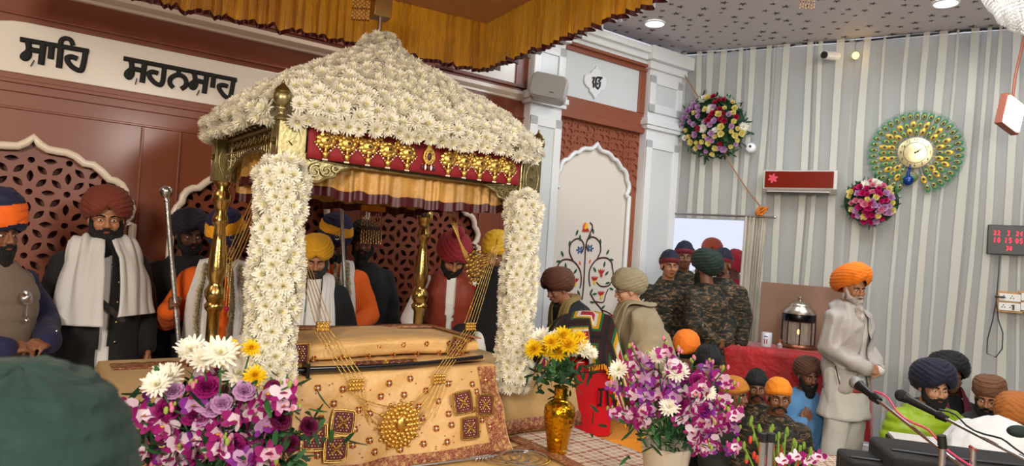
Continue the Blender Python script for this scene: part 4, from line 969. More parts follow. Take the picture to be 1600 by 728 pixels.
def hand(b, w, d, pn, ts, curl=.5, sc=1.0):
    w, d, pn = Vector(w), Vector(d).normalized(), Vector(pn); pn = (pn - d * pn.dot(d)).normalized(); l = d.cross(pn) * ts
    for i in range(4):
        off = l * (.5 - i / 3) * .062 * sc; base = w + d * (.086 - .006 * abs(i - 1)) * sc + off
        cap(b, w + d * .012 * sc + off * .6, base, .0155 * sc, .0125 * sc, 8)
        L = (.07, .078, .072, .056)[i] * sc; p = base; a = .25 * curl
        for k, f in enumerate((.45, .3, .25)):
            a += curl * (.75 if k else .55); q = p + (d * cos(a) + pn * sin(a)) * L * f + l * (.5 - i / 3) * .006; cap(b, p, q, (.0095 - .001 * k) * sc, (.0088 - .001 * k) * sc, 8); p = q
    t0 = w + d * .02 * sc + l * .02 * sc; t1 = w + d * .05 * sc + l * .047 * sc + pn * .012 * sc; t2 = t1 + (d * .8 + l * (.35 - .6 * min(curl, 1)) + pn * .5 * curl).normalized() * .034 * sc; t3 = t2 + (d * .8 - l * .35 * curl + pn * .6 * curl).normalized() * .028 * sc
    cap(b, t0, t1, .016 * sc, .013 * sc, 8); cap(b, t1, t2, .0115 * sc, .0105 * sc, 8); cap(b, t2, t3, .0105 * sc, .009 * sc, 8)
def turban_geo(kind, R=1.0):
    b = B(); k = dict(pagh=dict(c=(0, -.018, .068), r=(.120, .142, .116), pitch=16, f=-.56, s=-.62, bk=-.95, K=10, cs=1.5, amp=.0062, vee=.34),
        round=dict(c=(0, -.012, .07), r=(.113, .128, .125), pitch=8, f=-.36, s=-.5, bk=-.8, K=9, cs=.6, amp=.0045, vee=.05), tall=dict(c=(0, -.014, .088), r=(.122, .138, .148), pitch=10, f=-.5, s=-.6, bk=-.9, K=9, cs=.8, amp=.0045, vee=.05),
        beanie=dict(c=(0, -.012, .05), r=(.089, .109, .118), pitch=4, f=-.08, s=-.2, bk=-.5, K=2, cs=0, amp=.002, vee=0), patka=dict(c=(0, -.012, .045), r=(.088, .109, .098), pitch=4, f=-.05, s=-.25, bk=-.6, K=5, cs=.3, amp=.002, vee=0),
        drum=dict(c=(0, -.012, .078), r=(.104, .118, .092), pitch=4, f=-.3, s=-.5, bk=-.8, K=8, cs=.15, amp=.004, vee=0), big=dict(c=(0, -.06, .08), r=(.118, .20, .116), pitch=27, f=-.78, s=-.7, bk=-.7, K=12, cs=1.5, amp=.005, vee=.28))[kind]
    nu, nv = 88, 52; rx, ry, rz = [q * R for q in k['r']]; pe = .5 if kind == 'drum' else .85
    def fn(u, v):
        az = 2 * PI * u; fr = abs(math.atan2(sin(az - PI / 2), cos(az - PI / 2))); w_ = fr / PI
        lo = (k['f'] * (1 - w_ * 2) + k['s'] * w_ * 2 if w_ < .5 else k['s'] * (2 - 2 * w_) + k['bk'] * (2 * w_ - 1)) + k['vee'] * max(0, 1 - fr / .5)
        el = lo + (PI / 2 - lo) * v; ce = max(cos(el), 0) ** pe
        q = (el + 1) * k['K'] / 2.6 - k['cs'] * fr / PI * 4 + .5 * noise.noise(Vector((cos(az) * 1.3, sin(az) * 1.3, el * 1.5))); f = q - math.floor(q); h = k['amp'] * (1 - f) ** 1.2 * max(0, min(1, (1.45 - el) * 2))
        if kind == 'beanie': h = .0018 * sin(az * 40) + (.009 if v < .3 else 0)
        e_ = .13 * max(0, 1 - v / .14) ** 2; q = 1 + (h + .004 * noise.noise(Vector((cos(az) * 3, sin(az) * 3, el * 3)))) / .11 - e_
        return (rx * ce * cos(az) * q, ry * ce * sin(az) * q, rz * (math.copysign(abs(sin(el)) ** (.8 if kind == 'drum' else 1.0), sin(el))) * (q + e_))
    b.M = Matrix.Translation(k['c']) @ Matrix.Rotation(rad(k['pitch']), 4, 'X')
    return b, fn, nu, nv
def ribbon(b, pts, wd, amp=.008, folds=4, nu=14, axis=(0, 0), th=0):
    P_ = [Vector(p) for p in pts]; Q = []
    for i in range(len(P_) - 1):
        for t in range(6):
            t /= 6.; p0 = P_[max(i - 1, 0)]; p1 = P_[i]; p2 = P_[i + 1]; p3 = P_[min(i + 2, len(P_) - 1)]
            Q.append(.5 * (2 * p1 + (p2 - p0) * t + (2 * p0 - 5 * p1 + 4 * p2 - p3) * t * t + (3 * p1 - 3 * p2 + p3 - p0) * t ** 3))
    Q.append(P_[-1]); n = len(Q); W_ = np.interp(np.linspace(0, 1, n), np.linspace(0, 1, len(wd)), wd); V = []
    for i, p in enumerate(Q):
        t = (Q[min(i + 1, n - 1)] - Q[max(i - 1, 0)]).normalized(); o = Vector((p.x - axis[0], p.y - axis[1], max(0, (p.z - 1.42) * 6)));  o = o - t * o.dot(t); o = o.normalized() if o.length > 1e-5 else Vector((0, 1, 0)); c = t.cross(o)
        for j in range(nu):
            u = j / (nu - 1) - .5; k = amp * (.35 * sin(u * 2 * PI * folds + 3 * noise.noise(p * 3)) + 1.7 * noise.noise(Vector((u * folds * 2.2, p.z * 2.0 + p.x, wd[0] * 9)))); V.append(tuple(p + c * u * W_[i] + o * (k - .25 * abs(u) * u * 0 - (abs(u) ** 2) * W_[i] * .25)))
    F = [(i * nu + j, i * nu + j + 1, (i + 1) * nu + j + 1, (i + 1) * nu + j) for i in range(n - 1) for j in range(nu - 1)]; b.add(V, F)
ARMS = {'down': [((.235, -.02, 1.16), (.245, .06, .93), (0, .25, -1), (-1, 0, 0), .5), ((-.235, -.02, 1.16), (-.245, .06, .93), (0, .25, -1), (1, 0, 0), .5)],
        'fold': [((.25, -.01, 1.13), (.085, .24, 1.01), (-.9, .25, -.1), (0, -1, -.4), .7), ((-.25, -.01, 1.13), (-.07, .25, .99), (.9, .2, -.1), (0, -1, -.3), .7)],
        'lap': [((.26, .02, 1.14), (.12, .25, .98), (-.6, .6, -.1), (0, 0, -1), .4), ((-.26, .02, 1.14), (-.12, .25, .98), (.6, .6, -.1), (0, 0, -1), .4)],
        'back': [((.25, -.08, 1.15), (.08, -.18, 1.0), (-1, -.1, -.2), (0, 1, 0), .6), ((-.25, -.08, 1.15), (-.08, -.18, 1.0), (1, -.1, -.2), (0, 1, 0), .6)],
        'reach': [((.24, .12, 1.12), (.20, .34, .98), (0, .8, -.5), (0, -.4, -1), .3), ((-.24, .12, 1.12), (-.20, .34, .98), (0, .8, -.5), (0, -.4, -1), .3)]}
PCOUNT = [0]
def person(label, px, py, Y, yaw=0, head=(0, 0, 0), lean=0, arms='down', skin=0, seated=False, turban=('pagh', 'ff0000', 1.0), beard='black', garments=(), vox=.0075, group=None, scale=None, foot=0, eyes=True, glasses=False, extra=None, bscale=1.0, lookat=None):
    PCOUNT[0] += 1; sk = SK[skin]
    Ln = Matrix.Translation((0, 0, .95)) @ Matrix.Rotation(-rad(lean), 4, 'X') @ Matrix.Translation((0, 0, -.95))
    dz = -.80 if seated else 0; T = Matrix.Translation((0, 0, dz)) @ Ln
    hc0 = T @ Vector((0, .03, 1.63)); HM = Matrix.Translation(hc0) @ Matrix.Rotation(-rad(head[0]), 4, 'Z') @ Matrix.Rotation(-rad(lean * .35 + head[1]), 4, 'X') @ Matrix.Rotation(rad(head[2]), 4, 'Y')
    tp = P(px, py, Y); s = scale or tp.z / hc0.z
    dcam = Vector((-tp.x, -tp.y, 0)).normalized(); d = Matrix.Rotation(rad(yaw), 3, 'Z') @ dcam; rz = math.atan2(-d.x, d.y)
    RM = Matrix.Rotation(rz, 4, 'Z'); o = RM @ (hc0 * s); loc = Vector((tp.x - o.x, tp.y - o.y, max(foot, tp.z - o.z) if scale else 0))
    if PR: print('PERSON', label[:40], 'scale %.2f' % s, tuple(round(v, 2) for v in loc))
    rt = thing('person', label, 'person', Matrix.Translation(loc) @ RM, group); FR = WM[rt.name] @ Matrix.Scale(s, 4)
    HF = FR @ HM; A = arms if not isinstance(arms, str) else ARMS[arms]
    arm = [(T @ Vector((sx * .168, 0, 1.375)), T @ Vector(e), T @ Vector(w), T.to_3x3() @ Vector(dd), T.to_3x3() @ Vector(pn), cu, 1 if sx > 0 else -1) for sx, (e, w, dd, pn, cu) in zip((1, -1), A)]
    # body
    b = B(); X = Matrix(HM)
    def he(c, r): b.ell(X @ Vector(c), r, R=X.to_3x3(), nu=20, nv=14)
    he((0, -.012, .035), (.076, .094, .088)); he((0, .022, -.03), (.062, .066, .078)); he((0, .045, -.075), (.036, .038, .032)); he((.036, .058, -.02), (.026, .028, .03)); he((-.036, .058, -.02), (.026, .028, .03)); he((0, .072, .03), (.052, .018, .014))
    for sx in (-1, 1): he((sx * .079, -.005, -.005), (.010, .02, .032)); he((sx * .012, .097, -.028), (.011, .012, .009)); he((sx * .031, .079, .021), (.019, .010, .006))
    cap(b, X @ Vector((0, .084, .022)), X @ Vector((0, .108, -.024)), .009, .0125, 10); he((0, .088, -.052), (.022, .010, .007)); he((0, .086, -.062), (.018, .010, .007))
    cap(b, X @ Vector((0, -.01, -.05)), T @ Vector((0, -.01, 1.44)), .056, .062, 16)
    loft(b, [(T @ Vector((0, 0, z)), T.to_3x3() @ Vector((1, 0, 0)), T.to_3x3() @ Vector((0, 1, 0)), rx, ry) for z, rx, ry in ((.93, .13, .09), (1.1, .12, .09), (1.3, .145, .095), (1.4, .14, .075), (1.46, .07, .06))])
    for (sh, e, w, dd, pn, cu, ts) in arm:
        cap(b, sh, e, .05, .04); cap(b, e, w, .04, .026); hand(b, w, dd, pn, ts, cu)
    if seated:
        hips = [Vector((sx * .09, 0, .13)) for sx in (1, -1)]; knees = [Vector((sx * .34, .27, .1)) for sx in (1, -1)]; ank = [Vector((-sx * .10, .34, .06)) for sx in (1, -1)]; toes = [Vector((-sx * .24, .32, .05)) for sx in (1, -1)]
    else:
        hips = [Vector((sx * .09, 0, .92)) for sx in (1, -1)]; knees = [Vector((sx * .11, .02, .5)) for sx in (1, -1)]; ank = [Vector((sx * .12, -.02, .09)) for sx in (1, -1)]; toes = [Vector((sx * .14, .15, .035)) for sx in (1, -1)]
    for h_, kn, an, to in zip(hips, knees, ank, toes): cap(b, h_, kn, .07, .052); cap(b, kn, an, .048, .035); cap(b, an, to, .038, .032)
    V, N, F = remesh(b, vox); Hi = np.array(X.inverted()); L = V @ Hi[:3, :3].T + Hi[:3, 3]
    for sx in (-1, 1):
        g = np.exp(-(((L[:, 0] - sx * .031) / .016) ** 2 + ((L[:, 2] - .005) / .011) ** 2)) * (L[:, 1] > .05); V = V - N * (g * .010)[:, None]
    bb = B(); bb.add(V, F); emit(bb, 'body', sk, rt, FR, smooth=180)
    if eyes:
        for sx in (-1, 1):
            b = B(); b.ell((sx * .031, .0735, .005), (.0135, .011, .0085), 0, nu=12, nv=8); b.ell((sx * .031, .081, .004), (.0058, .0045, .0058), 1, nu=10, nv=6)
            b.ell((sx * .031, .0765 if head[1] > 10 else .0755, .0085 if head[1] > 10 else .0115), (.0155, .0122, .0075 if head[1] > 10 else .006), 2, nu=12, nv=8); emit(b, 'eye', [eyew, irism, sk], rt, HF, smooth=60)
            b = B(); b.tube([(sx * .013, .089, .024), (sx * .03, .088, .030), (sx * .05, .074, .024)], [.0045, .005, .0025], 8); emit(b, 'eyebrow', hairb if beard != 'grey' else hairm, rt, HF)
        b = B(); b.ell((0, .0955, -.0545), (.020, .006, .0042)); b.ell((0, .094, -.062), (.016, .006, .0045)); emit(b, 'lips', lipm, rt, HF)
    hm = {'black': hairb, 'grey': hairg, 'pepper': hairm, 'long': hairb, 'must': hairb, 'longgrey': hairg}.get(beard)
    if hm:
        b = B()
        if beard != 'must':
            ln = .10 if beard in ('long', 'longgrey') else .05
            if beard == 'longgrey': b.ell((0, .15, -.27), (.036, .03, .10), nu=14, nv=10); b.ell((.008, .12, -.19), (.045, .035, .09), nu=14, nv=10)
            b.ell((0, .052, -.092), (.058, .05, .05), nu=16, nv=12); b.ell((0, .058, -.10 - ln * .7), (.05, .04, ln * 1.05), nu=16, nv=12)
            for sx in (-1, 1): cap(b, (sx * .072, .008, -.0), (sx * .06, .035, -.065), .011, .022, 10); cap(b, (sx * .06, .035, -.06), (sx * .02, .07, -.09), .024, .03, 10)
        for sx in (-1, 1): cap(b, (sx * .006, .102, -.044), (sx * .036, .084, -.056), .0085, .006, 8); cap(b, (sx * .036, .084, -.056), (sx * .046, .066, -.078), .006, .010, 8)
        V, N, F = remesh(b, .0045, 3); D = np.array([noise.noise(Vector((v[0] * 90, v[1] * 90, v[2] * 18))) for v in V]); V = V + N * (D * .005)[:, None]
        bb = B(); bb.add(V, F); emit(bb, 'beard' if beard != 'must' else 'moustache', hm, rt, HF, smooth=180)
    if turban:
        kind, tc_, R = turban[:3]; b, fn, nu, nv = turban_geo(kind, R); ms = [cl_('turban_cloth_' + tc_, tc_, .8)]
        sel = 0
        if len(turban) > 3:
            ms.append(cl_('turban_band_' + turban[3], turban[3], .8)); z0, z1, tilt = turban[4:7]
            sel = lambda u, v: 1 if z0 < v + tilt * cos(2 * PI * u) + (turban[7] if len(turban) > 7 else 0) * sin(2 * PI * u) < z1 else 0
        b.grid(fn, nu, nv, mi=sel, cu=True); emit(b, {'beanie': 'beanie', 'patka': 'headscarf'}.get(kind, 'turban'), ms, rt, HF, smooth=50)
        if kind in ('beanie', 'patka'):
            b = B(); b.ell((0, -.026, .012), (.081, .088, .07), nu=20, nv=12); emit(b, 'hair', hairb, rt, HF)
    if glasses:
        b = B()
        for sx in (-1, 1): b.tube([(sx * .033 + .024 * cos(a), .096, .002 + .018 * sin(a)) for a in np.linspace(0, 2 * PI, 18)[:-1]], .0022, 6, closed=True); b.tube([(sx * .056, .092, .008), (sx * .082, .0, .01)], .002)
        b.tube([(-.009, .1, .006), (.009, .1, .006)], .002); emit(b, 'spectacles', blackm, rt, HF)
    # garments
    R3 = T.to_3x3(); ax, ay = R3 @ Vector((1, 0, 0)), R3 @ Vector((0, 1, 0))
    for g in garments:
        inf = g.get('inf', .02) ; b = B(); hem = g.get('hem', .8); m_ = g['m']
        if g['t'] in ('top', 'vest'):
            secs = []
            if hem < .9 and not seated:
                for z, k in ((hem, 1), ((hem + .9) / 2, .5)): c_ = Vector((0, 0, z)) if not lean else (T @ Vector((0, 0, .93))) + Vector((0, 0, z - .93)); secs.append((c_, Vector((1, 0, 0)), Vector((0, 1, 0)), (.165 + g.get('flare', .03) * k + inf), (.12 + g.get('flare', .03) * k + inf)))
            elif seated: secs.append((Vector((0, .02, .03)), Vector((1, 0, 0)), Vector((0, 1, 0)), .20 + inf, .17 + inf))
            for z, rx, ry in ((.93, .165, .12), (1.06, .16, .118), (1.2, .175, .125), (1.32, .185, .122), (1.385, .165, .105), (1.43, .125, .085), (1.465, .085, .07), (1.495, .064, .062)): secs.append((T @ Vector((0, .0, z)), ax, ay, rx * bscale + inf, ry * bscale + inf))
            loft(b, secs, 28); kk = g.get('collar', .0)
            if kk:
                cN = T @ Vector((0, .0, 1.49)); b.tube([cN + ax * (.072 * cos(a)) + ay * (.07 * sin(a)) for a in np.linspace(0, 2 * PI, 22)[:-1]], kk, 8, closed=True)
            for (sh, e, w, *_r) in arm:
                if g['t'] == 'top':
                    r1 = g.get('arm', .062); wl = w + (e - w).normalized() * g.get('cuff', .0)
                    b.ell(sh, r1 * 1.02 + inf * .35, nu=14, nv=10); cap(b, sh, e, r1 * 1.0 + inf * .35, r1 * .9 + inf * .3, 14); cap(b, e, wl, r1 * .9 + inf * .3, r1 * .66 + inf * .25, 14)
                else: b.ell(sh + (Vector((0, 0, 1.3 + dz)) - sh) * .08, .062 + inf * .5, nu=14, nv=10)
            if g.get('hood'): b.ell(T @ Vector((0, -.09, 1.47)), (.10, .06, .05))
            if seated and g.get('lap', 1):
                pass
        elif g['t'] == 'legs':
            r0 = g.get('r', .085)
            for h_, kn, an in zip(hips, knees, ank):
                if seated: cap(b, h_, kn, r0 * 1.25, r0); cap(b, kn, an, r0, r0 * .75)
                else: cap(b, h_, kn, r0 * 1.15, r0 * .95); cap(b, kn, an + Vector((0, 0, .0)), r0 * .95, r0 * .72)
            if seated: b.ell((0, .02, .14), (.2, .19, .12), nu=20, nv=12)
        elif g['t'] == 'skirt':
            loft(b, [((0, 0, z), (1, 0, 0), (0, 1, 0), rx, ry) for z, rx, ry in ((g.get('lo', .1), .26, .2), (.5, .22, .17), (.93, .185, .14), (1.0, .17, .13))])
        elif g['t'] == 'cape':
            for (sh, e, w, *_r) in arm: cap(b, sh, e, .085 + inf, .085 + inf); cap(b, e, w, .085 + inf, .07 + inf)
            loft(b, [(T @ Vector((0, 0, z)), ax, ay, rx + inf, ry + inf) for z, rx, ry in ((.75 if not seated else .85, .26, .22), (1.0, .24, .2), (1.2, .24, .17), (1.33, .21, .14), (1.41, .16, .11), (1.5, .085, .08))], 28)
        if g['t'] == 'stole':
            f = lambda pts: [T @ Vector(p) for p in pts]; yb = .145 + inf
            z0, z1 = g.get('z', (1.0, 1.0)); wd = g.get('w', .13); xx = g.get('x', .10)
            ribbon(b, f([(xx * 1.15, yb + .02, z0), (xx * 1.1, yb + .01, 1.2), (xx, yb - .015, 1.36), (.095, .045 + inf * .5, 1.475 + inf), (.06, -.075, 1.51), (0, -.1, 1.515), (-.06, -.075, 1.51), (-.095, .045 + inf * .5, 1.475 + inf), (-xx, yb - .015, 1.36), (-xx * 1.1, yb + .01, 1.2), (-xx * 1.15, yb + .02, z1)]), [wd * 1.25, wd * 1.1, wd, wd * .75, wd * .8, wd * .8, wd * .8, wd * .75, wd, wd * 1.1, wd * 1.25], g.get('amp', .007), g.get('folds', 4), 26, axis=((T @ Vector((0, 0, 1.2))).x, (T @ Vector((0, 0, 1.2))).y)); emit(b, g['n'], m_, rt, FR, smooth=180, solid=.012 * 1.0); continue
        V, N, F = remesh(b, g.get('vox', .013), g.get('it', 5)); st = g.get('style', 'cloth'); amp = g.get('amp', .010); sd = PCOUNT[0] * 7.3
        D = np.empty(len(V))
        for i, v in enumerate(V):
            if st == 'puffer': z = v[2] * 17 + .25 * noise.noise(Vector(v) * 5); D[i] = .011 * abs(sin(PI * z)) ** .6 + .004 * noise.noise(Vector(v) * 25)
            else: q = noise.noise(Vector((v[0] * 7 + sd, v[1] * 7, v[2] * 5 + v[0] * 4))); D[i] = amp * (1 - 2.2 * abs(q)) * .8 + .004 * noise.noise(Vector((v[0] * 20, v[1] * 20, v[2] * 9)))
            if st == 'quilt': D[i] = .007 * abs(sin(v[2] * 34)) ** .5
        V = V + N * D[:, None]
        if g.get('open') or g.get('neck', 1) :
            Ti = np.array(T.inverted()); U = V @ Ti[:3, :3].T + Ti[:3, 3]; Fn = np.array([[f[0], f[1], f[2], f[-1]] for f in F]); C = U[Fn].mean(1); kill = np.zeros(len(F), bool)
            if g.get('open'):
                w0, w1 = g['open']; t = np.clip((C[:, 2] - .85) / .6, 0, 1); wdt = w0 * (1 - t) + w1 * t; kill |= (np.abs(C[:, 0] - g.get('ox', 0)) < wdt) & (C[:, 1] > .03) & (C[:, 2] > g.get('oz', 0))
            F = [f for f, k in zip(F, kill) if not k]
        bb = B(); bb.add(V, F); emit(bb, g['n'], m_, rt, FR, smooth=180)
    if extra: extra(rt, FR, HF, T, arm, s)
    return rt, FR, HF, T, arm
PR = 1
def top(n, m_, **k): return dict(t='top', n=n, m=m_, **k)
wht = cl_('white_cotton', 'dcdad6'); blk = cl_('black_wool', '0d0d10'); orng = cl_('orange_robe', 'e2600f'); bge = cl_('beige_shawl', '9b8d70', var=(6, .1)); gryj = cl_('light_grey_jacket', 'aca49c', .6); lime = cl_('lime_nylon', '8fae12', .45); navy = cl_('navy_cloth', '15163c'); olive = cl_('olive_jacket', '24241d'); bluej = cl_('blue_jacket', '5b8fc0'); rust = cl_('rust_vest', '7e2c16', .6); vestb = cl_('taupe_vest', '75675a', .6); teal = cl_('teal_cotton', '08221e'); bsk = cl_('blue_cloth', '1d568c'); maro = cl_('maroon_shirt', '5a1226')
greyk = cl_('pale_kurta', 'cdc8bf'); mustard = cl_('mustard_scarf', '8a7440')
LEG = dict(t='legs', n='trousers', m=greyk); LEGB = dict(t='legs', n='trousers', m=blk); LEGC = dict(t='legs', n='trousers', m=camo)
def buttons(n, z0, z1, y, m_=brass, x=0.0):
    def f(rt, FR, HF, T, arm, s):
        for i in range(n):
            b = B(); b.ell(T @ Vector((x, y, z0 + (z1 - z0) * i / (n - 1))), (.008, .005, .008)); emit(b, 'button', m_, rt, FR)
    return f
def badge(rt, FR, HF, T, arm, s):      # ring and double edged blade emblem on a turban front
    b = B(); f = lambda x, z: (x - .03, .126 - abs(x) * .3, .105 + z); b.tube([f(.016 * cos(a), .016 * sin(a)) for a in np.linspace(0, 2 * PI, 18)[:-1]], .0022, 6, closed=True); b.tube([f(0, -.024), f(0, .026)], [.003, .001], 6)
    for sx in (-1, 1): b.tube([f(sx * .004, -.022), f(sx * .02, -.012), f(sx * .026, .004), f(sx * .02, .02)], .0025, 6)
    emit(b, 'turban_emblem', steel, rt, HF)
def garland(rt, FR, HF, T, arm, s):
    pts = []
    for sg in (-1, 1):
        for i in range(26): t = i / 25; z = 1.50 - .55 * t; pts += [(FR @ (T @ Vector((sg * (.065 + .035 * sin(PI * t)) + .034 * cos(a), .225 + .02 * sin(PI * t) + .025 * sin(a) - .09 * max(0, .15 - t) / .15, z))), FR.to_3x3() @ Vector((cos(a), sin(a) + .4, 0))) for a in (0.2, 2.2, 4.3)]
    flower_mass(rt, 'garland_blossom', pts, .029, 'rose', (mat('garland_petal', 'c4b596', .7), cpet), 60, fr=I4)
def bracelet(k=0):
    def f(rt, FR, HF, T, arm, s):
        sh, e, w = arm[k][:3]; b = B(); d = (w - e).normalized(); u = d.orthogonal().normalized(); v = d.cross(u); c = w - d * .02; b.tube([c + (u * cos(a) + v * sin(a)) * .037 for a in np.linspace(0, 2 * PI, 18)[:-1]], .0045, 6, closed=True); emit(b, 'steel_bangle', steel, rt, FR)
    return f
def multi(*fs): return lambda *a: [f(*a) for f in fs]
def rightside(e, w, dd, pn, cu, base='down'): return [(e, w, dd, pn, cu), ARMS[base][1]]

r1 = person('person at the far left edge in taupe vest, navy sleeves, navy and orange turban', -6, 366, 3.35, 38, (0, 5, 0), 0, [((.26, .02, 1.16), (.10, .26, 1.10), (-.8, .3, .1), (0, -.5, -1), .6), ((-.33, .0, 1.17), (-.11, .28, 1.11), (.85, .3, .05), (0, -.5, -1), .7)], 1, turban=('tall', '14153a', 1.0, 'e8640f', .18, .5, .08, .1), beard='black', vox=.0055,
    garments=[top('shirt', navy, arm=.075, hem=.7), dict(t='vest', n='vest', m=vestb, inf=.045, hem=.72, style='quilt', collar=.02), LEG],
    extra=lambda rt, FR, HF, T, arm, s: [emit((lambda b: (b.lathe([(.034, -.003), (.036, 0), (.016, .005), (.010, .010), (.006, .024), (.001, .026)], n=24, M=Matrix.Translation((-.04, .205, 1.33)) @ Matrix.Rotation(-1.2, 4, 'X')), b.tube([(-.04, .21, 1.3), (-.035, .215, 1.24)], .004), b.ell((-.035, .22, 1.22), .012))[0] or b)(B()), 'silver_brooch', steel, rt, FR)] +
    [emit((lambda b: b.ell(arm[1][2] + (arm[1][1] - arm[1][2]).normalized() * (.05 + .0 * i) + Vector((0, .0, .045 - .026 * i)) + Vector((0, .05, 0)), .007))(B()), 'cuff_stud', steel, rt, FR) for i in range(4)])
def vshirt(rt, FR, HF, T, arm, s):
    buttons(4, .98, 1.3, .168, brass, -.055)(rt, FR, HF, T, arm, s)
    b = B(); b.tube([T @ Vector(p) for p in ((.19, .03, 1.40), (.05, .165, 1.22), (-.06, .175, 1.12), (-.2, .06, .98))], [.016] * 4, 8, flat=(1, .5, 1)); emit(b, 'crossbody_strap', cl_('strap_grey', '3a3533'), rt, FR)
r3 = person('bearded man in rust brown turban with white shawl over black waistcoat', 166, 343, 3.95, 12, (8, 6, 0), 0, 'down', 0, turban=('pagh', '6b2a17', 1.02), beard='long', vox=.0055,
    garments=[top('kurta', wht, hem=.45, flare=.07, inf=.012), dict(t='vest', n='waistcoat', m=blk, inf=.042, hem=.78, open=(.028, .015), flare=.02), dict(t='top', n='jacket_sleeves', m=blk, inf=.03, hem=.86, open=(.06, .05)), LEG, dict(t='stole', n='shawl', m=cl_('white_shawl', 'c9c7c4', .8), z=(1.08, 1.13), w=.22, x=.13, inf=.055, amp=.012, folds=3)], extra=vshirt)
person('person in black turban and black jacket behind the raised silver staff', 296, 368, 4.62, 20, (0, 10, 0), 0, 'down', 2, turban=('pagh', '111122', 1.0), garments=[top('jacket', blk, inf=.04, hem=.7), LEGB])
st5 = P(287, 440, 4.08)
r5 = person('man in orange robe and garland gripping a tall silver staff, head bowed', 352, 380, 4.38, 5, (0, 24, 4), 6, [((.30, .02, 1.13), (.30, .20, 1.22), (-.12, .45, .75), (-1, .1, .25), 1.5), ((-.27, .02, 1.14), (-.25, .22, 1.02), (.2, .9, -.2), (1, 0, -.3), .6)], 1, turban=('tall', '131341', .98, 'efa61c', .28, .52, .10, .06), beard='black', vox=.0055,
    garments=[top('robe', orng, inf=.025, arm=.075, hem=.55, flare=.06), dict(t='skirt', n='blue_wrap', m=bsk, lo=.2), dict(t='stole', n='white_sash', m=wht, z=(.55, 1.0), w=.15, x=.13, inf=.04, folds=2)], extra=multi(badge, garland, bracelet(0)))
person('elder in bright yellow turban and black coat, seated reading behind the folded cloths', 494, 404, 4.55, 0, (0, 26, 0), 4, 'lap', 0, turban=('pagh', 'e0a41c', .92), beard='pepper', vox=.0055,
    garments=[top('kurta', wht, inf=.012, hem=.6), dict(t='top', n='coat', m=blk, inf=.035, hem=.65, open=(.06, .05)), dict(t='stole', n='white_scarf', m=wht, z=(.95, .95), w=.10, x=.10, inf=.03), LEG])
r7 = person('man in orange robe with spectacles and navy yellow turban holding a silver rod', 524, 382, 4.95, -4, (4, 20, 0), 2, [((.24, .02, 1.14), (.2, .2, 1.05), (0, .9, 0), (-1, 0, 0), .6), ((-.27, .04, 1.14), (-.17, .26, 1.08), (.2, .8, .2), (1, .1, -.2), 1.3)], 1, turban=('tall', '131341', .98, 'efa61c', .3, .5, -.10, .06), beard='black', vox=.0055, glasses=True,
    garments=[top('robe', orng, inf=.025, arm=.072, hem=.55), dict(t='stole', n='white_sash', m=wht, z=(.9, .9), w=.12, x=.11, inf=.03)], extra=multi(badge, garland, bracelet(1)))
person('man in black turban and black coat standing behind the beaded tassel', 568, 382, 5.25, -5, (0, 0, 0), 0, 'down', 1, turban=('pagh', '0f0f12', 1.0), garments=[top('coat', blk, inf=.04, hem=.6), LEGB])
r9 = person('man in red turban and rust waistcoat with white sleeves bending over the bed', 708, 402, 4.95, 0, (-12, 34, 0), 24, [((.27, .10, 1.16), (.22, .26, .98), (0, .6, -.7), (-.2, -.5, -.8), .5), ((-.27, .10, 1.16), (-.22, .26, .98), (0, .6, -.7), (.2, -.5, -.8), .5)], 0, turban=('pagh', '8d1c27', 1.0), beard='black', vox=.0055,
    garments=[top('shirt', wht, inf=.015, arm=.07, hem=.6), dict(t='vest', n='waistcoat', m=rust, inf=.035, hem=.75, open=(.02, .03)), LEG], extra=lambda rt, FR, HF, T, arm, s: emit(B().ell((0, -.03, .205), (.045, .05, .05), nu=16, nv=12), 'turban_topknot', cl_('turban_cloth_8d1c27', '8d1c27'), rt, HF))
person('person in yellow turban and black robe half hidden by the far flower column', 776, 400, 5.0, -25, (0, 10, 0), 12, 'reach', 1, turban=('round', 'd9ab1e', .95), beard='black', garments=[top('robe', blk, inf=.05, hem=.5), LEGB])
person('man in brown turban and black jacket leaning behind the crochet blanket', 872, 452, 5.3, -55, (0, 12, 0), 26, 'reach', 0, turban=('pagh', '5b3420', 1.05), beard=None, vox=.006,
    garments=[top('jacket', cl_('charcoal_jacket', '16181b'), inf=.045, hem=.6), dict(t='stole', n='mustard_scarf', m=mustard, z=(1.2, 1.2), w=.1, x=.08, inf=.04), LEGB])
person('woman in beige turban and wide beige shawl seen from the side with glasses', 980, 492, 4.9, -78, (0, 8, 0), 14, 'lap', 3, turban=('pagh', '93886c', .98), beard=None, vox=.006, glasses=True, scale=.92,
    garments=[dict(t='cape', n='shawl', m=bge, inf=.03, amp=.03), dict(t='skirt', n='skirt', m=bge), dict(t='stole', n='shawl_wrap', m=bge, z=(1.1, 1.1), w=.16, x=.06, inf=.08)])
bn = dict(t='legs', n='trousers', m=camo)
def chev(rt, FR, HF, T, arm, s):
    b = B(); c = arm[0][0] * .55 + arm[0][1] * .45 + Vector((.065, .05, 0)); b.tube([c + Vector((-.03, .015, .03)), c + Vector((.0, .01, -.0)), c + Vector((.012, -.03, .03))], .008, 6, flat=(1, 1, 1)); emit(b, 'rank_chevron', wht, rt, FR)
sol = lambda lab, px, py, Y, yaw, tb, **k: person(lab, px, py, Y, yaw, k.pop('head', (0, 0, 0)), 0, k.pop('arms', 'down'), k.pop('skin', 1), turban=tb, beard=k.pop('beard', None), garments=[top('camouflage_jacket', camo, inf=.028, hem=.78, collar=.018, arm=.066), bn], **k)
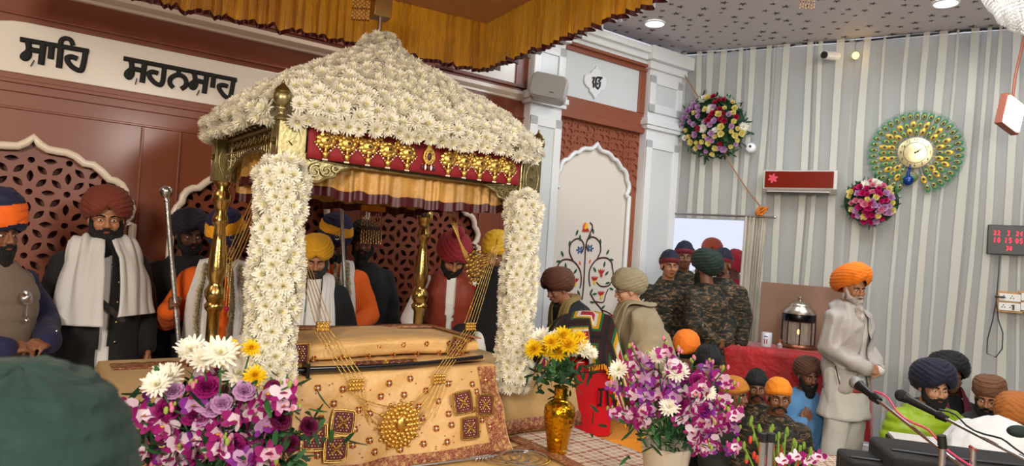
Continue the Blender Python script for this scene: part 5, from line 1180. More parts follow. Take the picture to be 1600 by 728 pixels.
sol('soldier in navy maroon beanie and camouflage with white chevron, left of the doorway group', 1046, 417, 6.55, 18, ('beanie', '12152c', 1.0, '6b1524', -.1, .2, 0), arms='down', extra=chev, skin=0, vox=.006)
sol('soldier in navy maroon beanie looking over the others in the doorway', 1069, 403, 7.0, 8, ('beanie', '12152c', 1.0, '6b1524', -.1, .2, 0))
sol('soldier in dark green turban with his back half turned, hands clasped', 1102, 421, 6.25, -128, ('pagh', '14291f', 1.08), arms='back', beard='black', vox=.006)
sol('soldier in navy cap with gold badge at the right side of the doorway', 1128, 414, 6.75, -22, ('beanie', '12152c', 1.0, '8c1422', -.1, .1, 0), arms='down', beard='must',
    extra=lambda rt, FR, HF, T, arm, s: emit(B().tube([(.02 + .012 * cos(a), .112, .09 + .012 * sin(a)) for a in np.linspace(0, 6.28, 12)[:-1]], .004, 6, closed=True), 'cap_badge', goldo, rt, HF))
person('person in bright red turban outside the doorway', 1148, 418, 8.2, -150, (0, 0, 0), 0, 'down', 1, turban=('big', 'b01c2c', 1.0), beard=None, eyes=False, garments=[top('red_jacket', cl_('red_cloth', 'a3202c'), inf=.04), LEG])
person('person in orange brown turban outside the doorway between the soldiers', 1112, 397, 8.3, 0, (0, 0, 0), 0, 'down', 1, turban=('pagh', 'a2452c', .95), beard='black', garments=[top('kurta', wht, hem=.5), LEG])
# standing man at right
def jacket_bits(rt, FR, HF, T, arm, s):
    b = B(); b.tube([(.215, .10, .86), (.225, .06, 1.0)], .004); emit(b, 'pocket_zip', blackm, rt, FR)
    b = B(); b.grid(lambda u, v: ((.198) * cos((u - .5) * 5.5 + PI / 2), (.158) * sin((u - .5) * 5.5 + PI / 2), .792 + .03 * v), 50, 3, mi=lambda u, v: 1 if v < .5 else 0); emit(b, 'striped_hem', [cl_('hem_navy', '2a2a3a'), cl_('hem_red', '9c3a36')], rt, FR, solid=.004)
rm = person('standing man in bright orange turban, pale grey jacket, long grey beard, hands clasped', 1334, 452, 5.5, 56, (20, 8, 0), 0, 'fold', 0, turban=('big', 'ee7a08', 1.07), beard='longgrey', vox=.005,
    garments=[top('kurta', greyk, inf=.012, hem=.56, flare=.05), dict(t='top', n='jacket', m=gryj, inf=.03, hem=.79, arm=.066, cuff=.02, open=(.055, .045), flare=.0, collar=.02, hood=1, amp=.030), dict(t='legs', n='trousers', m=greyk, r=.105)], extra=jacket_bits)
# seated row
S = dict(seated=True)
def seat(lab, px, py, Y, yaw, tb, m_, nm='jacket', **k):
    gs = [top(nm, m_, inf=k.pop('inf', .035), arm=k.pop('armr', .068), style=k.pop('style', 'cloth'), collar=k.pop('collar', .018))] + k.pop('more', []) + [dict(t='legs', n='trousers', m=k.pop('lm', blk))]
    return person(lab, px, py, Y, yaw, k.pop('head', (0, 0, 0)), k.pop('lean', 4), k.pop('arms', 'lap'), k.pop('skin', 1), True, tb, garments=gs, **k)
seat('seated soldier in plain black beanie beside the red clothed table', 1182, 607, 5.35, 8, ('beanie', '0c0c0f', 1.02), camo, 'camouflage_jacket', beard='must', lm=camo)
seat('seated soldier in orange headscarf and camouflage in front of the black beanie', 1216, 622, 4.75, 12, ('patka', 'e8860f', 1.04), camo, 'camouflage_jacket', beard='must', lm=camo, vox=.006, arms='fold')
seat('seated bearded man in brown turban and open pale blue jacket by the standing man', 1262, 588, 5.75, 30, ('pagh', '5a3826', .92), bluej, beard='black', more=[], head=(0, 5, 0), vox=.006, arms=[((.27, .02, 1.14), (.12, .22, 1.28), (-.5, .1, .8), (0, -.6, 0), .6), ARMS['lap'][1]])
seat('person with bright orange head cloth seated in front of the camouflaged soldiers', 1072, 548, 5.65, 170, ('patka', 'f07a12', 1.1), camo, 'camouflage_jacket', beard=None, eyes=False, lm=camo)
seat('person in black beanie sitting behind the tall orchid bouquet', 1106, 575, 5.3, 20, ('beanie', '101013', 1.05), blk, beard=None)
seat('person in orange headscarf peeking past the right edge of the orchids', 1148, 618, 4.95, 60, ('patka', 'b8741e', 1.1), olive, beard=None)
seat('smiling man in navy turban and lime green puffer jacket behind the microphones', 1458, 606, 4.95, 38, ('pagh', '10112b', 1.08), lime, 'puffer_jacket', beard='black', inf=.055, armr=.078, style='puffer', skin=3, vox=.0055, head=(8, 6, 0), collar=.028)
seat('person in black turban seated behind the lime green jacket', 1482, 590, 5.5, 30, ('pagh', '0c0c0f', 1.1), blk, beard=None, eyes=False, more=[dict(t='stole', n='maroon_scarf', m=maro, z=(1.0, 1.0), w=.12, x=.1, inf=.05)])
seat('seated man with full black beard in flat brown turban and dark olive jacket', 1545, 624, 5.0, 2, ('drum', '6b452c', 1.0), olive, 'quilted_jacket', beard='black', inf=.06, armr=.08, skin=0, vox=.0055, head=(10, 8, 0), bscale=1.08, collar=.03)
seat('person in tan orange turban bending forward in white, at the lower right corner', 1588, 657, 4.35, 160, ('pagh', 'a45f22', 1.0), wht, 'white_robe', beard=None, eyes=False, inf=.07, armr=.09, lean=52, lm=wht, scale=1.0)
person('blurred person in dark teal turban at the lower left corner, close to the viewer', 12, 827, .86, 175, (0, 0, 0), 0, 'down', 1, turban=('round', '062a22', 1.60), beard=None, eyes=False, garments=[top('teal_jacket', teal, inf=.04, hem=.7), LEGB], scale=.78)

# silver staffs
def staff(label, a, c, r, knob, grp=None):
    t = thing('silver_staff', label, 'staff', Vector((c.x, c.y, c.z))); b = B(); n = 40; pts = [c.lerp(a, i / n) for i in range(n + 1)]
    b.tube(pts, [r * (1.14 if i % 5 == 0 else (.97 if i % 5 < 3 else 1.03)) for i in range(n + 1)], 12); emit(b, 'shaft', mat('beaten_silver', 'b9b7b5', .3, 1.0, bump=(120, .004)), t, I4, smooth=60)
    if knob:
        d = (a - c).normalized(); M_ = orient(a, d, 0); b = B(); b.lathe([(.012, -.05), (.02, -.03), (.014, -.02), (.03, 0), (.038, .02), (.034, .042), (.02, .055), (.004, .06)], n=20, M=M_); emit(b, 'knob', steel, t, I4, smooth=60)
h5 = r5[1] @ (r5[4][0][2] + r5[4][0][3].normalized() * .085 + r5[4][0][4].normalized() * .02)
k5 = P(260, 305, h5.y - .03); d5 = (h5 - k5); foot_ = P(328, 600, h5.y + .02)
dd5 = d5 / d5.length
staff('tall silver staff with round knob raised in the hand of the garlanded man', k5, k5 + dd5 * ((k5.z - .70) / -dd5.z) if False else k5 + dd5 * (k5.z / -dd5.z), .0145, True)
h7 = r7[1] @ (r7[4][1][2] + r7[4][1][3].normalized() * .085 + r7[4][1][4].normalized() * .02); k7 = P(533, 318, h7.y - .04); dd7 = (h7 - k7).normalized()
staff('plain silver rod held upright by the man wearing spectacles', k7, k7 + dd7 * (k7.z / -dd7.z), .013, False)
# ------------------------------------------------------------ bouquets
LEAFG = {}
def leafgeo(L, w):
    V, F = petal(L, w, .25, 4, .25); return V, F
def bouquet(rt, items, stems_to, name_mats):
    """items: (kind, world pos, normal, R, mats, part name)."""
    cache = {}; inv = WM[rt.name].inverted()
    for i, (kind, p, n, R, ms, nm) in enumerate(items):
        key = (kind, round(R * 200), i % 3, ms[0].name)
        if key not in cache:
            V, F, mi = geo(kind, round(R * 200) / 200, i % 3); me = bpy.data.meshes.new(nm); me.from_pydata(V.tolist(), [], F)
            for m_ in ms: me.materials.append(m_)
            me.polygons.foreach_set('material_index', [min(q, len(ms) - 1) for q in mi]); me.polygons.foreach_set('use_smooth', [True] * len(F)); cache[key] = me
        o = bpy.data.objects.new(nm, cache[key]); COL.objects.link(o); o.parent = rt; lp = inv @ Vector(p); o.matrix_local = orient(lp, inv.to_3x3() @ Vector(n), random.uniform(-.5, .5) if kind == 'orchid' else None); WM[o.name] = WM[rt.name] @ o.matrix_local
def stems(rt, lst, m_=green, nm='stems', r=.0028):
    b = B()
    for pts in lst: b.tube(pts, r, 5)
    emit(b, nm, m_, rt, I4, smooth=60, props={'kind': 'stuff'})
def leaves(rt, pts, nm='leaves', ms=(green, green2), L=.06, w=.012):
    b = B()
    for i, (p, n) in enumerate(pts):
        V, F = leafgeo(L * random.uniform(.6, 1.3), w); b.add(V, F, i % len(ms), orient(p, n) @ Matrix.Rotation(random.uniform(-.8, .8), 4, 'Y'))
    emit(b, nm, list(ms), rt, I4, smooth=180, props={'kind': 'stuff'})
orcm = (orcw, ypet, green, magp); orcm2 = (lav, ypet, green, violet); orcm3 = (pmat('pink_white_petal', 'ecc4da'), ypet, green, magp)
TC = lambda p: (Vector((0, 0, CH)) - Vector(p)).normalized()
def orchid_spray(root, tip, n, R, items, st, droop=.1, seed=0, bu=None):
    root, tip = Vector(root), Vector(tip); r = random.Random(seed); L = []
    for i in range(13): t = i / 12; p = root.lerp(tip, t); p.z += droop * sin(PI * t); L.append(p)
    st.append(L)
    for i in range(n):
        t = .35 + .5 * i / max(1, n - 1); p = L[int(t * 12)] + Vector((r.uniform(-.025, .025), r.uniform(-.02, .02), r.uniform(-.02, .02)))
        items.append(('orchid', p, TC(p) + Vector((r.uniform(-.9, .9), r.uniform(-.3, .3), r.uniform(-.6, .6))), R, (orcm, orcm3, orcm, orcm2)[r.randrange(4)], 'orchid'))
    for i in range(5): bu.append((L[-1 - i // 2] + Vector((r.uniform(-.012, .012), r.uniform(-.012, .012), .006 * i)), R * (.28 - .03 * i)))
def buds(rt, bu, nm='buds', m_=None):
    b = B()
    for i, (p, r_) in enumerate(bu): b.ell(p, (r_ * .6, r_ * .6, r_), i % 2, nu=8, nv=6)
    emit(b, nm, [m_ or lgreen, pinkp], rt, I4, props={'kind': 'stuff'})
# --- near left bouquet
LB = onz(325, 700, .69) * 0; c = P(330, 690, 2.05); bx = Vector((c.x, c.y, .69))
lb = thing('flower_arrangement', 'large bouquet of purple orchids, plum carnations and white chrysanthemums at the lower left', 'bouquet', bx, )
b = B(); b.lathe([(.07, 0), (.09, .02), (.11, .12), (.12, .2), (.115, .21), (.1, .2)], n=24); emit(b, 'pot', mat('cream_pot', 'cfc6b4', .5), lb, WM[lb.name])
it, st, bu = [], [], []; core = Vector((bx.x, bx.y, .95)); D0 = 2.05
def addf(kind, px, py, R, ms, nm, dy=0, tilt=.35):
    p = P(px, py, D0 + dy); it.append((kind, p, TC(p) + (p - core).normalized() * tilt * 2, R, ms, nm)); st.append([core, (core + p) / 2 + Vector((0, .03, .02)), p - TC(p) * .012])
wm_ = (wpet, cpet)
for px, py, R in ((300, 548, .05), (345, 553, .055), (372, 585, .055), (262, 590, .05), (245, 602, .045), (400, 650, .048), (335, 585, .05), (318, 563, .045)): addf('spider', px, py, R, wm_, 'chrysanthemum', random.uniform(-.05, .1))
for px, py, R in ((340, 562, .03), (398, 588, .036), (390, 600, .03), (420, 612, .026), (360, 545, .03), (392, 545, .03)): addf('mum', px, py, R, (ypet, ydeep), 'yellow_chrysanthemum', .03)
for px, py, R in ((323, 606, .042), (427, 608, .032), (268, 640, .036), (438, 656, .036), (482, 666, .03), (365, 700, .05), (454, 693, .032), (305, 650, .04), (258, 640, .034)): addf('carnation', px, py, R, (dmag if px > 400 else magp, green, green), 'carnation')
for px, py, R in ((382, 612, .042), (347, 632, .042), (313, 655, .04), (272, 612, .038), (205, 645, .036), (180, 680, .036), (330, 640, .038)): addf('carnation', px, py, R * .8, (lav, green, green), 'pink_carnation')
sprays = [((300, 720), (160, 640)), ((310, 730), (218, 660)), ((320, 700), (230, 600)), ((330, 690), (318, 550)), ((340, 700), (460, 600)), ((350, 720), (470, 640)), ((330, 740), (240, 730)), ((320, 740), (200, 710)), ((350, 740), (430, 720)), ((330, 700), (300, 600)), ((340, 705), (395, 640)), ((345, 730), (300, 690)), ((345, 740), (350, 690)), ((330, 740), (280, 700)), ((350, 740), (410, 690)), ((340, 690), (350, 610)), ((320, 700), (265, 640)), ((330, 735), (330, 715))]
for k, (a, c_) in enumerate(sprays): orchid_spray(P(a[0], a[1], D0 + .02), P(c_[0], c_[1], D0 - .06 + .05 * (k % 4)), 5, .043, it, st, .03, k, bu)
bouquet(lb, it[:110], core, None); stems(lb, st); buds(lb, bu)
lp = []
for i in range(520):
    px, py = random.gauss(330, 78), random.gauss(680, 45)
    if py > 560 + abs(px - 330) * .25: p = P(px, py, D0 + random.uniform(-.02, .16)); lp.append((p, (p - core).normalized() + jit((0, 0, .2), .5)))
for i in range(50): p = P(random.uniform(395, 470), random.uniform(660, 728), D0 + .02); lp.append((p, (p - core).normalized() + jit((0, -.3, 0), .5)))
leaves(lb, lp, L=.07, w=.011)
# --- right orchid bouquet in a pale pot
c = P(1042, 690, 3.05); rb = thing('orchid_arrangement', 'tall bouquet of purple and white orchids in a pale pot on the stage edge', 'bouquet', Vector((c.x, c.y, .692)))
b = B(); b.lathe([(.06, 0), (.075, .01), (.095, .1), (.11, .2), (.115, .215), (.108, .215), (.09, .1), (.06, .02)], n=28); emit(b, 'pot', mat('frosted_pot', 'c9bfae', .25, trans=.2, coat=.4), rb, WM[rb.name], smooth=60)
it, st, bu = [], [], []; D0 = 3.05; core = Vector((c.x, c.y, .93))
for px, py, R in ((967, 578, .045), (1057, 582, .055), (1046, 636, .05), (1028, 557, .04), (1106, 614, .042)): addf('spider', px, py, R, wm_, 'chrysanthemum', -.05)
for px, py, R in ((1090, 596, .042), (1100, 640, .05), (1062, 632, .04), (1120, 590, .04)): addf('carnation', px, py, R, (violet if px > 1095 else magp, green, green), 'carnation', -.03)
for px, py in ((1028, 712), (1042, 714)): addf('carnation', px, py, .025, (pinkp, green, green), 'small_carnation', -.06)
spr = [((1030, 690), (955, 600)), ((1030, 690), (975, 560)), ((1035, 680), (985, 540)), ((1040, 680), (1010, 550)), ((1045, 680), (1040, 530)), ((1050, 680), (1062, 545)), ((1055, 680), (1085, 560)), ((1060, 680), (1112, 565)), ((1065, 690), (1135, 575)), ((1070, 700), (1150, 600)), ((1070, 700), (1160, 640)), ((1070, 710), (1155, 670)), ((1065, 700), (1120, 660)), ((1030, 700), (950, 640)), ((1030, 690), (990, 610)), ((1045, 690), (1030, 600)), ((1060, 690), (1090, 620)), ((1065, 690), (1125, 625)), ((1050, 690), (1060, 610)), ((1075, 715), (1150, 705)), ((1070, 720), (1110, 700)), ((1070, 700), (1140, 640))]
for k, (a, c_) in enumerate(spr): orchid_spray(P(a[0], a[1], D0), P(c_[0], c_[1], D0 - .1 + .07 * (k % 4)), 5, .046, it, st, .04, 50 + k, bu)
bouquet(rb, it[:118], core, None); stems(rb, st, r=.003); buds(rb, bu)
lp = []
for i in range(300): 
    px, py = random.gauss(1045, 42), random.gauss(645, 28); p = P(px, py, D0 + random.uniform(-.02, .15)); lp.append((p, (p - core).normalized() + jit((0, 0, .2), .6)))
for i in range(60): p = P(random.uniform(1010, 1075), random.uniform(655, 705), D0 - .1); lp.append((p, jit((0, -.4, -.9), .4)))
leaves(rb, lp, L=.06, w=.008)
# --- gladiolus bunch bottom right of the stage
c = P(1222, 740, 2.7); gb = thing('gladiolus_arrangement', 'small bunch of coral gladiolus buds and pink orchids at the bottom edge', 'bouquet', Vector((c.x, c.y, .45)))
b = B(); b.lathe([(.06, 0), (.07, .02), (.085, .16), (.09, .2), (.08, .2), (.06, .03)], n=20); emit(b, 'pot', mat('cream_pot', 'cfc6b4', .5), gb, WM[gb.name])
b = B(); b.box(-.14, .14, -.14, .14, -.45, -.003); ps = emit(b, 'flower_stand', cl_('ivory_cloth', 'cfc8ba'), fr=WM[gb.name]); tag(ps, 'small ivory stand under the gladiolus bunch', 'stand')
b = B(); s0 = Vector((c.x, c.y, .6)); bu = []
for px, py in ((1172, 655), (1186, 668), (1206, 668), (1216, 680), (1228, 672), (1240, 690), (1252, 696), (1158, 690), (1190, 690), (1266, 705)):
    p = P(px, py, 2.7 + random.uniform(-.08, .08)); L = [s0.lerp(p, t / 8) + Vector((0, 0, .05 * sin(t * PI / 8))) for t in range(9)]; b.tube(L, .004, 6)
    for t in range(6): q = L[8 - t // 2] + Vector((random.uniform(-.012, .012), random.uniform(-.01, .01), -.012 * t)); bu.append((q, .017))
emit(b, 'stems', pmat('fresh_green', '7fa03c'), gb, I4, smooth=60, props={'kind': 'stuff'})
b = B()
for i, (p, r_) in enumerate(bu): b.ell(p, (r_ * .45, r_ * .45, r_), 0 if i % 6 > 2 else 1, nu=8, nv=6)
emit(b, 'buds', [coral, pmat('fresh_green', '7fa03c')], gb, I4, props={'kind': 'stuff'})
it, st = [], []; D0 = 2.65; core = s0
for px, py in ((1245, 716), (1262, 722), (1278, 716), (1225, 722), (1148, 655), (1150, 700)): addf('orchid', px, py, .036, orcm, 'orchid')
bouquet(gb, it, core, None)
# --- gold vase with yellow and white chrysanthemums
vz = onz(870, 708, .692); gv = thing('gold_vase', 'tall embossed gold vase holding yellow and white chrysanthemums', 'vase', Vector((vz.x, vz.y, .692)))
vg = mat('embossed_gold', 'd9a021', .2, 1.0); nt = NT(vg); tc = nt.add('TexCoord').outputs['Object']; vo = nt.add('TexVoronoi', {'Vector': tc, 'Scale': 55.0}); bp = nt.add('Bump', {'Height': vo.outputs[0], 'Distance': .003}); nt.l.new(bp.outputs[0], nt.n['Principled BSDF'].inputs['Normal'])
b = B(); b.lathe([(.045, 0), (.052, .006), (.05, .015), (.052, .03), (.062, .09), (.076, .16), (.082, .21), (.078, .24), (.06, .262), (.038, .275), (.034, .285), (.034, .335), (.038, .345), (.034, .347), (.03, .33), (.03, .2)], n=40); emit(b, 'vase_body', vg, gv, WM[gv.name], smooth=70)
b = B()
for z in (.28, .338, .02): b.lathe([(.036 if z > .1 else .05, z), (.041 if z > .1 else .056, z + .004), (.036 if z > .1 else .05, z + .008)], n=32)
emit(b, 'rings', gold, gv, WM[gv.name])
it, st = [], []; D0 = vz.y; core = Vector((vz.x, vz.y, 1.06))
for px, py, R, y in ((846, 528, .05, 0), (870, 530, .045, 0), (835, 546, .045, 1), (851, 547, .047, 1), (872, 552, .05, 1), (888, 540, .048, 1), (902, 540, .045, 1), (880, 526, .045, 1), (892, 550, .04, 0), (912, 548, .045, 0), (862, 536, .04, 1), (838, 532, .04, 0), (903, 530, .04, 1), (925, 552, .03, 0)): addf('spider' if not y else 'mum', px, py, R * 1.2, (ypet, ydeep) if y else wm_, 'yellow_chrysanthemum' if y else 'white_chrysanthemum', random.uniform(-.04, .05), .5)
bouquet(gv, it, core, None); stems(gv, st, r=.003)
lp = []
for i in range(120):
    px, py = random.gauss(873, 20), random.gauss(585, 12); p = P(px, py, D0 + random.uniform(-.06, .06)); lp.append((p, (p - core).normalized() * .6 + jit((0, 0, .1), .6)))
for px, py in ((840, 590), (835, 585), (920, 585), (925, 580), (912, 590), (890, 610), (888, 618), (845, 595)):
    for k in range(3): lp.append((P(px, py, D0), jit((1 if px > 870 else -1, 0, .0), .4)))
leaves(gv, lp, L=.055, w=.013)

# ------------------------------------------------------------ wall flowers, clock, air conditioner and small fittings on wall B
def wallB(px, py, off=.12): return FB @ hit(FB, px, py, -off)
def wreath(name, label, cx, cy, rx, ry, cols, n, R, seed, hole=0):
    c = wallB(cx, cy, .13); t = thing(name, label, 'flowers', FB.to_3x3().to_4x4().copy() if 0 else (Matrix.Translation(c) @ FB.to_3x3().to_4x4())); r = random.Random(seed); it = []; nB = FB.to_3x3() @ Vector((0, -1, 0))
    b = B(); b.ell((0, .02, 0), (rx * K_px, .05, ry * K_px), nu=24, nv=12); emit(b, 'moss_backing', green2, t, WM[t.name])
    for i in range(n):
        for _ in range(60):
            a = r.uniform(0, 2 * PI); q = math.sqrt(r.uniform(hole, 1)); x, y = cx + rx * q * cos(a) * .92, cy + ry * q * sin(a) * .92
            if all(math.hypot(x - u[6], y - u[7]) > R * 2500 / 11 * .62 for u in it): break
        p = FB @ hit(FB, x, y, -.17 - .08 * (1 - q * q)); m_ = cols(x, y, r); kd = 'rose' if m_[0] is not wpet or r.random() < .4 else 'spider'
        it.append((kd, p, nB + FB.to_3x3() @ Vector(((x - cx) / rx, 0, (cy - y) / ry)) * .6, R * (1.25 if kd == 'spider' else r.uniform(.8, 1.15)), m_, 'rose' if kd == 'rose' else 'chrysanthemum', x, y))
    bouquet(t, [q[:6] for q in it], None, None); lp = []
    for i in range(n * 7):
        a = r.uniform(0, 2 * PI); q = math.sqrt(r.uniform(0, 1)) * 1.02; x, y = cx + rx * q * cos(a), cy + ry * q * sin(a); p = FB @ hit(FB, x, y, -.14 - .06 * (1 - q)); lp.append((p, nB * .5 + FB.to_3x3() @ Vector((cos(a), 0, -sin(a))) * q + jit((0, 0, 0), .5)))
    leaves(t, lp, L=.075, w=.012); return t
K_px = 7.3 / FPX * .93
def c1_(x, y, r):
    k = r.random()
    if x < 1085: return (lav,) * 2 if y < 200 else ((rosey,) * 2 if k < .6 else (wpet,) * 2)
    if y > 205: return (rosey,) * 2 if k < .6 else ((redp,) * 2 if k < .8 else (lav,) * 2)
    return (redp,) * 2 if k < .35 else ((lav,) * 2 if k < .6 else ((rosey,) * 2 if k < .8 else (wpet, cpet)))
wreath('flower_wreath', 'round wreath of mixed roses and dark leaves on the white drapes beside the pillar', 1115, 197, 52, 50, c1_, 74, .043, 3)
def c2f(x, y, r):
    k = r.random()
    if x > 1385: return (lav,) * 2 if k < .5 else (rosey,) * 2
    if y < 292: return (pinkp,) * 2 if k < .6 else (wpet, cpet)
    return (pmat('hot_pink_petal', 'c9186a'),) * 2 if k < .42 else ((pinkp,) * 2 if k < .6 else ((rosey,) * 2 if k < .78 else (lav,) * 2))
wreath('flower_cluster', 'domed cluster of pink, magenta and yellow roses hanging under the peacock clock', 1361, 315, 38, 34, c2f, 60, .041, 4)
# peacock clock
c = wallB(1430, 239, .10); ck = thing('peacock_clock', 'round gold wall clock ringed by green peacock feathers with a small blue peacock', 'clock', Matrix.Translation(c) @ FB.to_3x3().to_4x4()); CM = WM[ck.name]
S2 = 6.45 / FPX * 1.0
b = B(); b.lathe([(.145, 0), (.15, .004), (.15, .02), (.143, .024), (.0, .024)], n=48, M=Matrix.Rotation(PI / 2, 4, 'X')); emit(b, 'dial', mat('brushed_gold_dial', 'c9bd90', .35, .8), ck, CM, smooth=40)
b = B(); b.tube([(.10 * cos(a), -.026, .10 * sin(a)) for a in np.linspace(0, 2 * PI, 40)[:-1]], .0022, 5, closed=True)
SEG = {'1': [[(0, 1), (0, -1)]], '2': [[(-.6, .7), (0, 1), (.6, .6), (-.6, -1), (.6, -1)]], '3': [[(-.6, 1), (.6, 1), (0, .2), (.6, -.4), (0, -1), (-.6, -.8)]], '4': [[(.3, -1), (.3, 1), (-.6, -.3), (.7, -.3)]], '5': [[(.6, 1), (-.5, 1), (-.5, .1), (.4, .2), (.6, -.5), (0, -1), (-.6, -.8)]], '6': [[(.4, 1), (-.5, 0), (-.4, -.8), (0, -1), (.5, -.6), (.3, 0), (-.4, -.1)]], '7': [[(-.6, 1), (.6, 1), (-.1, -1)]], '8': [[(0, 0), (-.5, .5), (0, 1), (.5, .5), (0, 0), (-.6, -.5), (0, -1), (.6, -.5), (0, 0)]], '9': [[(-.3, -1), (.5, 0), (.4, .8), (0, 1), (-.5, .6), (-.3, 0), (.4, .1)]], '0': [[(0, 1), (-.5, .5), (-.5, -.5), (0, -1), (.5, -.5), (.5, .5), (0, 1)]]}
def digits(b, txt, x, z, h, y, r, M=None, sl=0):
    for i, ch in enumerate(txt):
        if ch in SEG:
            for s_ in SEG[ch]: b.tube([(x + (i - (len(txt) - 1) / 2) * h * .75 + px_ * h * .28, y, z + pz_ * h * .5) for px_, pz_ in s_], r, 5, M=M)
for h_ in range(1, 13): a = PI / 2 - h_ * PI / 6; digits(b, str(h_), .122 * cos(a), .122 * sin(a), .026, -.027, .0022)
emit(b, 'numerals', black, ck, CM)
b = B(); b.tube([(0, -.03, 0), (.055, -.03, .04)], [.005, .002], 6); b.tube([(0, -.032, 0), (.03, -.032, .012)], [.006, .003], 6); b.ell((0, -.03, 0), .009); emit(b, 'hands', black, ck, CM)
fm = [mat('feather_green', '2a7a4c', .4), mat('feather_gold', 'cfae3d', .35, .6), mat('feather_blue', '14204d', .3), mat('feather_wire', 'b9b9b0', .3, .8)]
cnt = 0
for ring_, (R1_, n, s_) in enumerate(((.36, 38, .040), (.275, 30, .042), (.21, 24, .040))):
    for i in range(n):
        a = PI / 2 + 2 * PI * (i + .5 * (ring_ % 2)) / n
        if abs(((a + PI / 2) % (2 * PI)) - 0) < .28 or abs(((a + PI / 2) % (2 * PI)) - 2 * PI) < .28: continue
        b = B(); ca, sa = cos(a), sin(a); f = lambda r_, w_, y=-.01: (r_ * ca - w_ * sa, y, r_ * sa + w_ * ca); R_ = R1_ * (1 if ring_ else 1.0)
        b.tube([f(.14, 0), f(R_, 0)], .0022, 4, 3); M_ = Matrix.Translation(f(R_, 0)) @ Matrix.Rotation(-a + PI / 2, 4, 'Y'); col0 = 0 if (ring_ + i) % 2 == 0 or ring_ == 0 else 1
        b.ell((0, 0, 0), (s_ * .62, .007, s_), col0, nu=10, nv=6, M=M_); b.ell((0, -.005, -s_ * .15), (s_ * .4, .006, s_ * .62), 1, nu=8, nv=6, M=M_); b.ell((0, -.010, -s_ * .2), (s_ * .24, .005, s_ * .36), 2, nu=8, nv=6, M=M_)
        if ring_ == 0:
            for w_ in (-2, -1, 0, 1, 2): b.tube([(w_ * s_ * .22, 0, s_ * .6), (w_ * s_ * .4, 0, s_ * (1.6 - .12 * abs(w_)))], .0018, 4, 0, M=M_)
        if cnt < 98: emit(b, 'feather', fm, ck, CM, smooth=60)
        cnt += 1
b = B(); b.ell((-.045, -.03, -.27), (.045, .03, .05)); b.tube([(-.045, -.035, -.25), (-.05, -.04, -.2), (-.04, -.04, -.16)], [.022, .014, .011], 8); b.ell((-.038, -.045, -.15), (.014, .014, .016)); b.ell((-.045, -.01, -.235), (.085, .012, .06), 1); b.ell((-.045, -.015, -.25), (.06, .012, .045), 2)
for k in range(3): b.tube([(-.038, -.045, -.14), (-.045 + .01 * k, -.045, -.11)], .002, 4)
emit(b, 'peacock', [mat('peacock_blue', '10327a', .25, .3), mat('peacock_tail', '5a5b25', .4), mat('peacock_green', '1b6b4a', .4)], ck, CM, smooth=60)
# air conditioner
p0, p1, p2 = hit(FB, 1195, 267, -.24), hit(FB, 1307, 267, -.24), hit(FB, 1307, 303, -.24); x0, x1 = p0.x, p1.x; zt, zb = (p0.z + p1.z) / 2, p2.z - .0
ac = thing('air_conditioner', 'split air conditioner with glossy red front panel and small flower print', 'air conditioner', FB @ Matrix.Translation(((x0 + x1) / 2, -.05, zb)))
acw = mat('ac_silver_white', 'c9c2bb', .4); b = B(); b.prism([(0, 0), (0, 0)], 0, 0) if 0 else None
sec = [(-.05, zb + .02), (-.05, zt + .012), (-.20, zt + .012), (-.235, zt - .0), (-.235, zb + .045), (-.16, zb)]
V = [(x, y, z) for x in (x0 - .012, x1 + .012) for y, z in sec]; k = len(sec); b.add(V, [tuple(range(k)), tuple(range(2 * k - 1, k - 1, -1))] + [(i, i + k, (i + 1) % k + k, (i + 1) % k) for i in range(k)]); emit(b, 'case', acw, ac, FB, smooth=0, bev=.006)
b = B(); b.box(x0 + .005, x1 - .02, -.246, -.236, zb + .056, zt - .004); emit(b, 'front_panel', mat('ac_red', '6e140f', .12, coat=1), ac, FB, bev=.003)
b = B()
for k in range(6): a = k * PI / 3 + .3; b.prism(leaf(x0 + .085 + .028 * cos(a), (zb + zt) / 2 + .035 + .028 * sin(a), a, .026, .013), -.249, -.247)
emit(b, 'flower_print', mat('print_pink', 'd2495a', .3), ac, FB, smooth=0)
b = B(); b.box(x0 + .03, x1 - .05, -.225, -.17, zb + .012, zb + .022); emit(b, 'air_flap', acw, ac, FB, bev=.003); b = B(); b.box(x0 + .02, x1 - .06, -.200, -.165, zb - .004, zb + .004); emit(b, 'vent_slot', blackm, ac, FB)
# digital calendar clock
x, z = hit(FB, 1575, 375, -.12).x, hit(FB, 1575, 375, -.12).z; w2, h2 = .155, .135
dc = thing('digital_clock', 'black digital calendar clock with red glowing numbers on the drapes', 'clock', FB @ Matrix.Translation((x, -.11, z))); DM = WM[dc.name]
b = B(); b.box(-w2, w2, -.02, .02, -h2, h2); emit(b, 'case', blackm, dc, DM, bev=.006); b = B(); b.tube([(-w2 * .75, -.022, -h2 * .8), (w2 * .75, -.022, -h2 * .8), (w2 * .75, -.022, h2 * .8), (-w2 * .75, -.022, h2 * .8)], .0015, 4, closed=True); emit(b, 'screen_outline', mat('outline_grey', '8a8a8a', .5), dc, DM)
b = B()
for tx, xx, zz, hh in (('22', -.085, .06, .038), ('3', .0, .06, .038), ('24', .08, .06, .038), ('10', -.085, -.005, .042), ('15', 0, -.005, .042), ('05', .08, -.005, .042), ('38', .01, -.075, .034)): digits(b, tx, xx, zz, hh, -.023, .0034)
emit(b, 'red_digits', mat('led_red', 'ff1830', .5, emit=5), dc, DM)
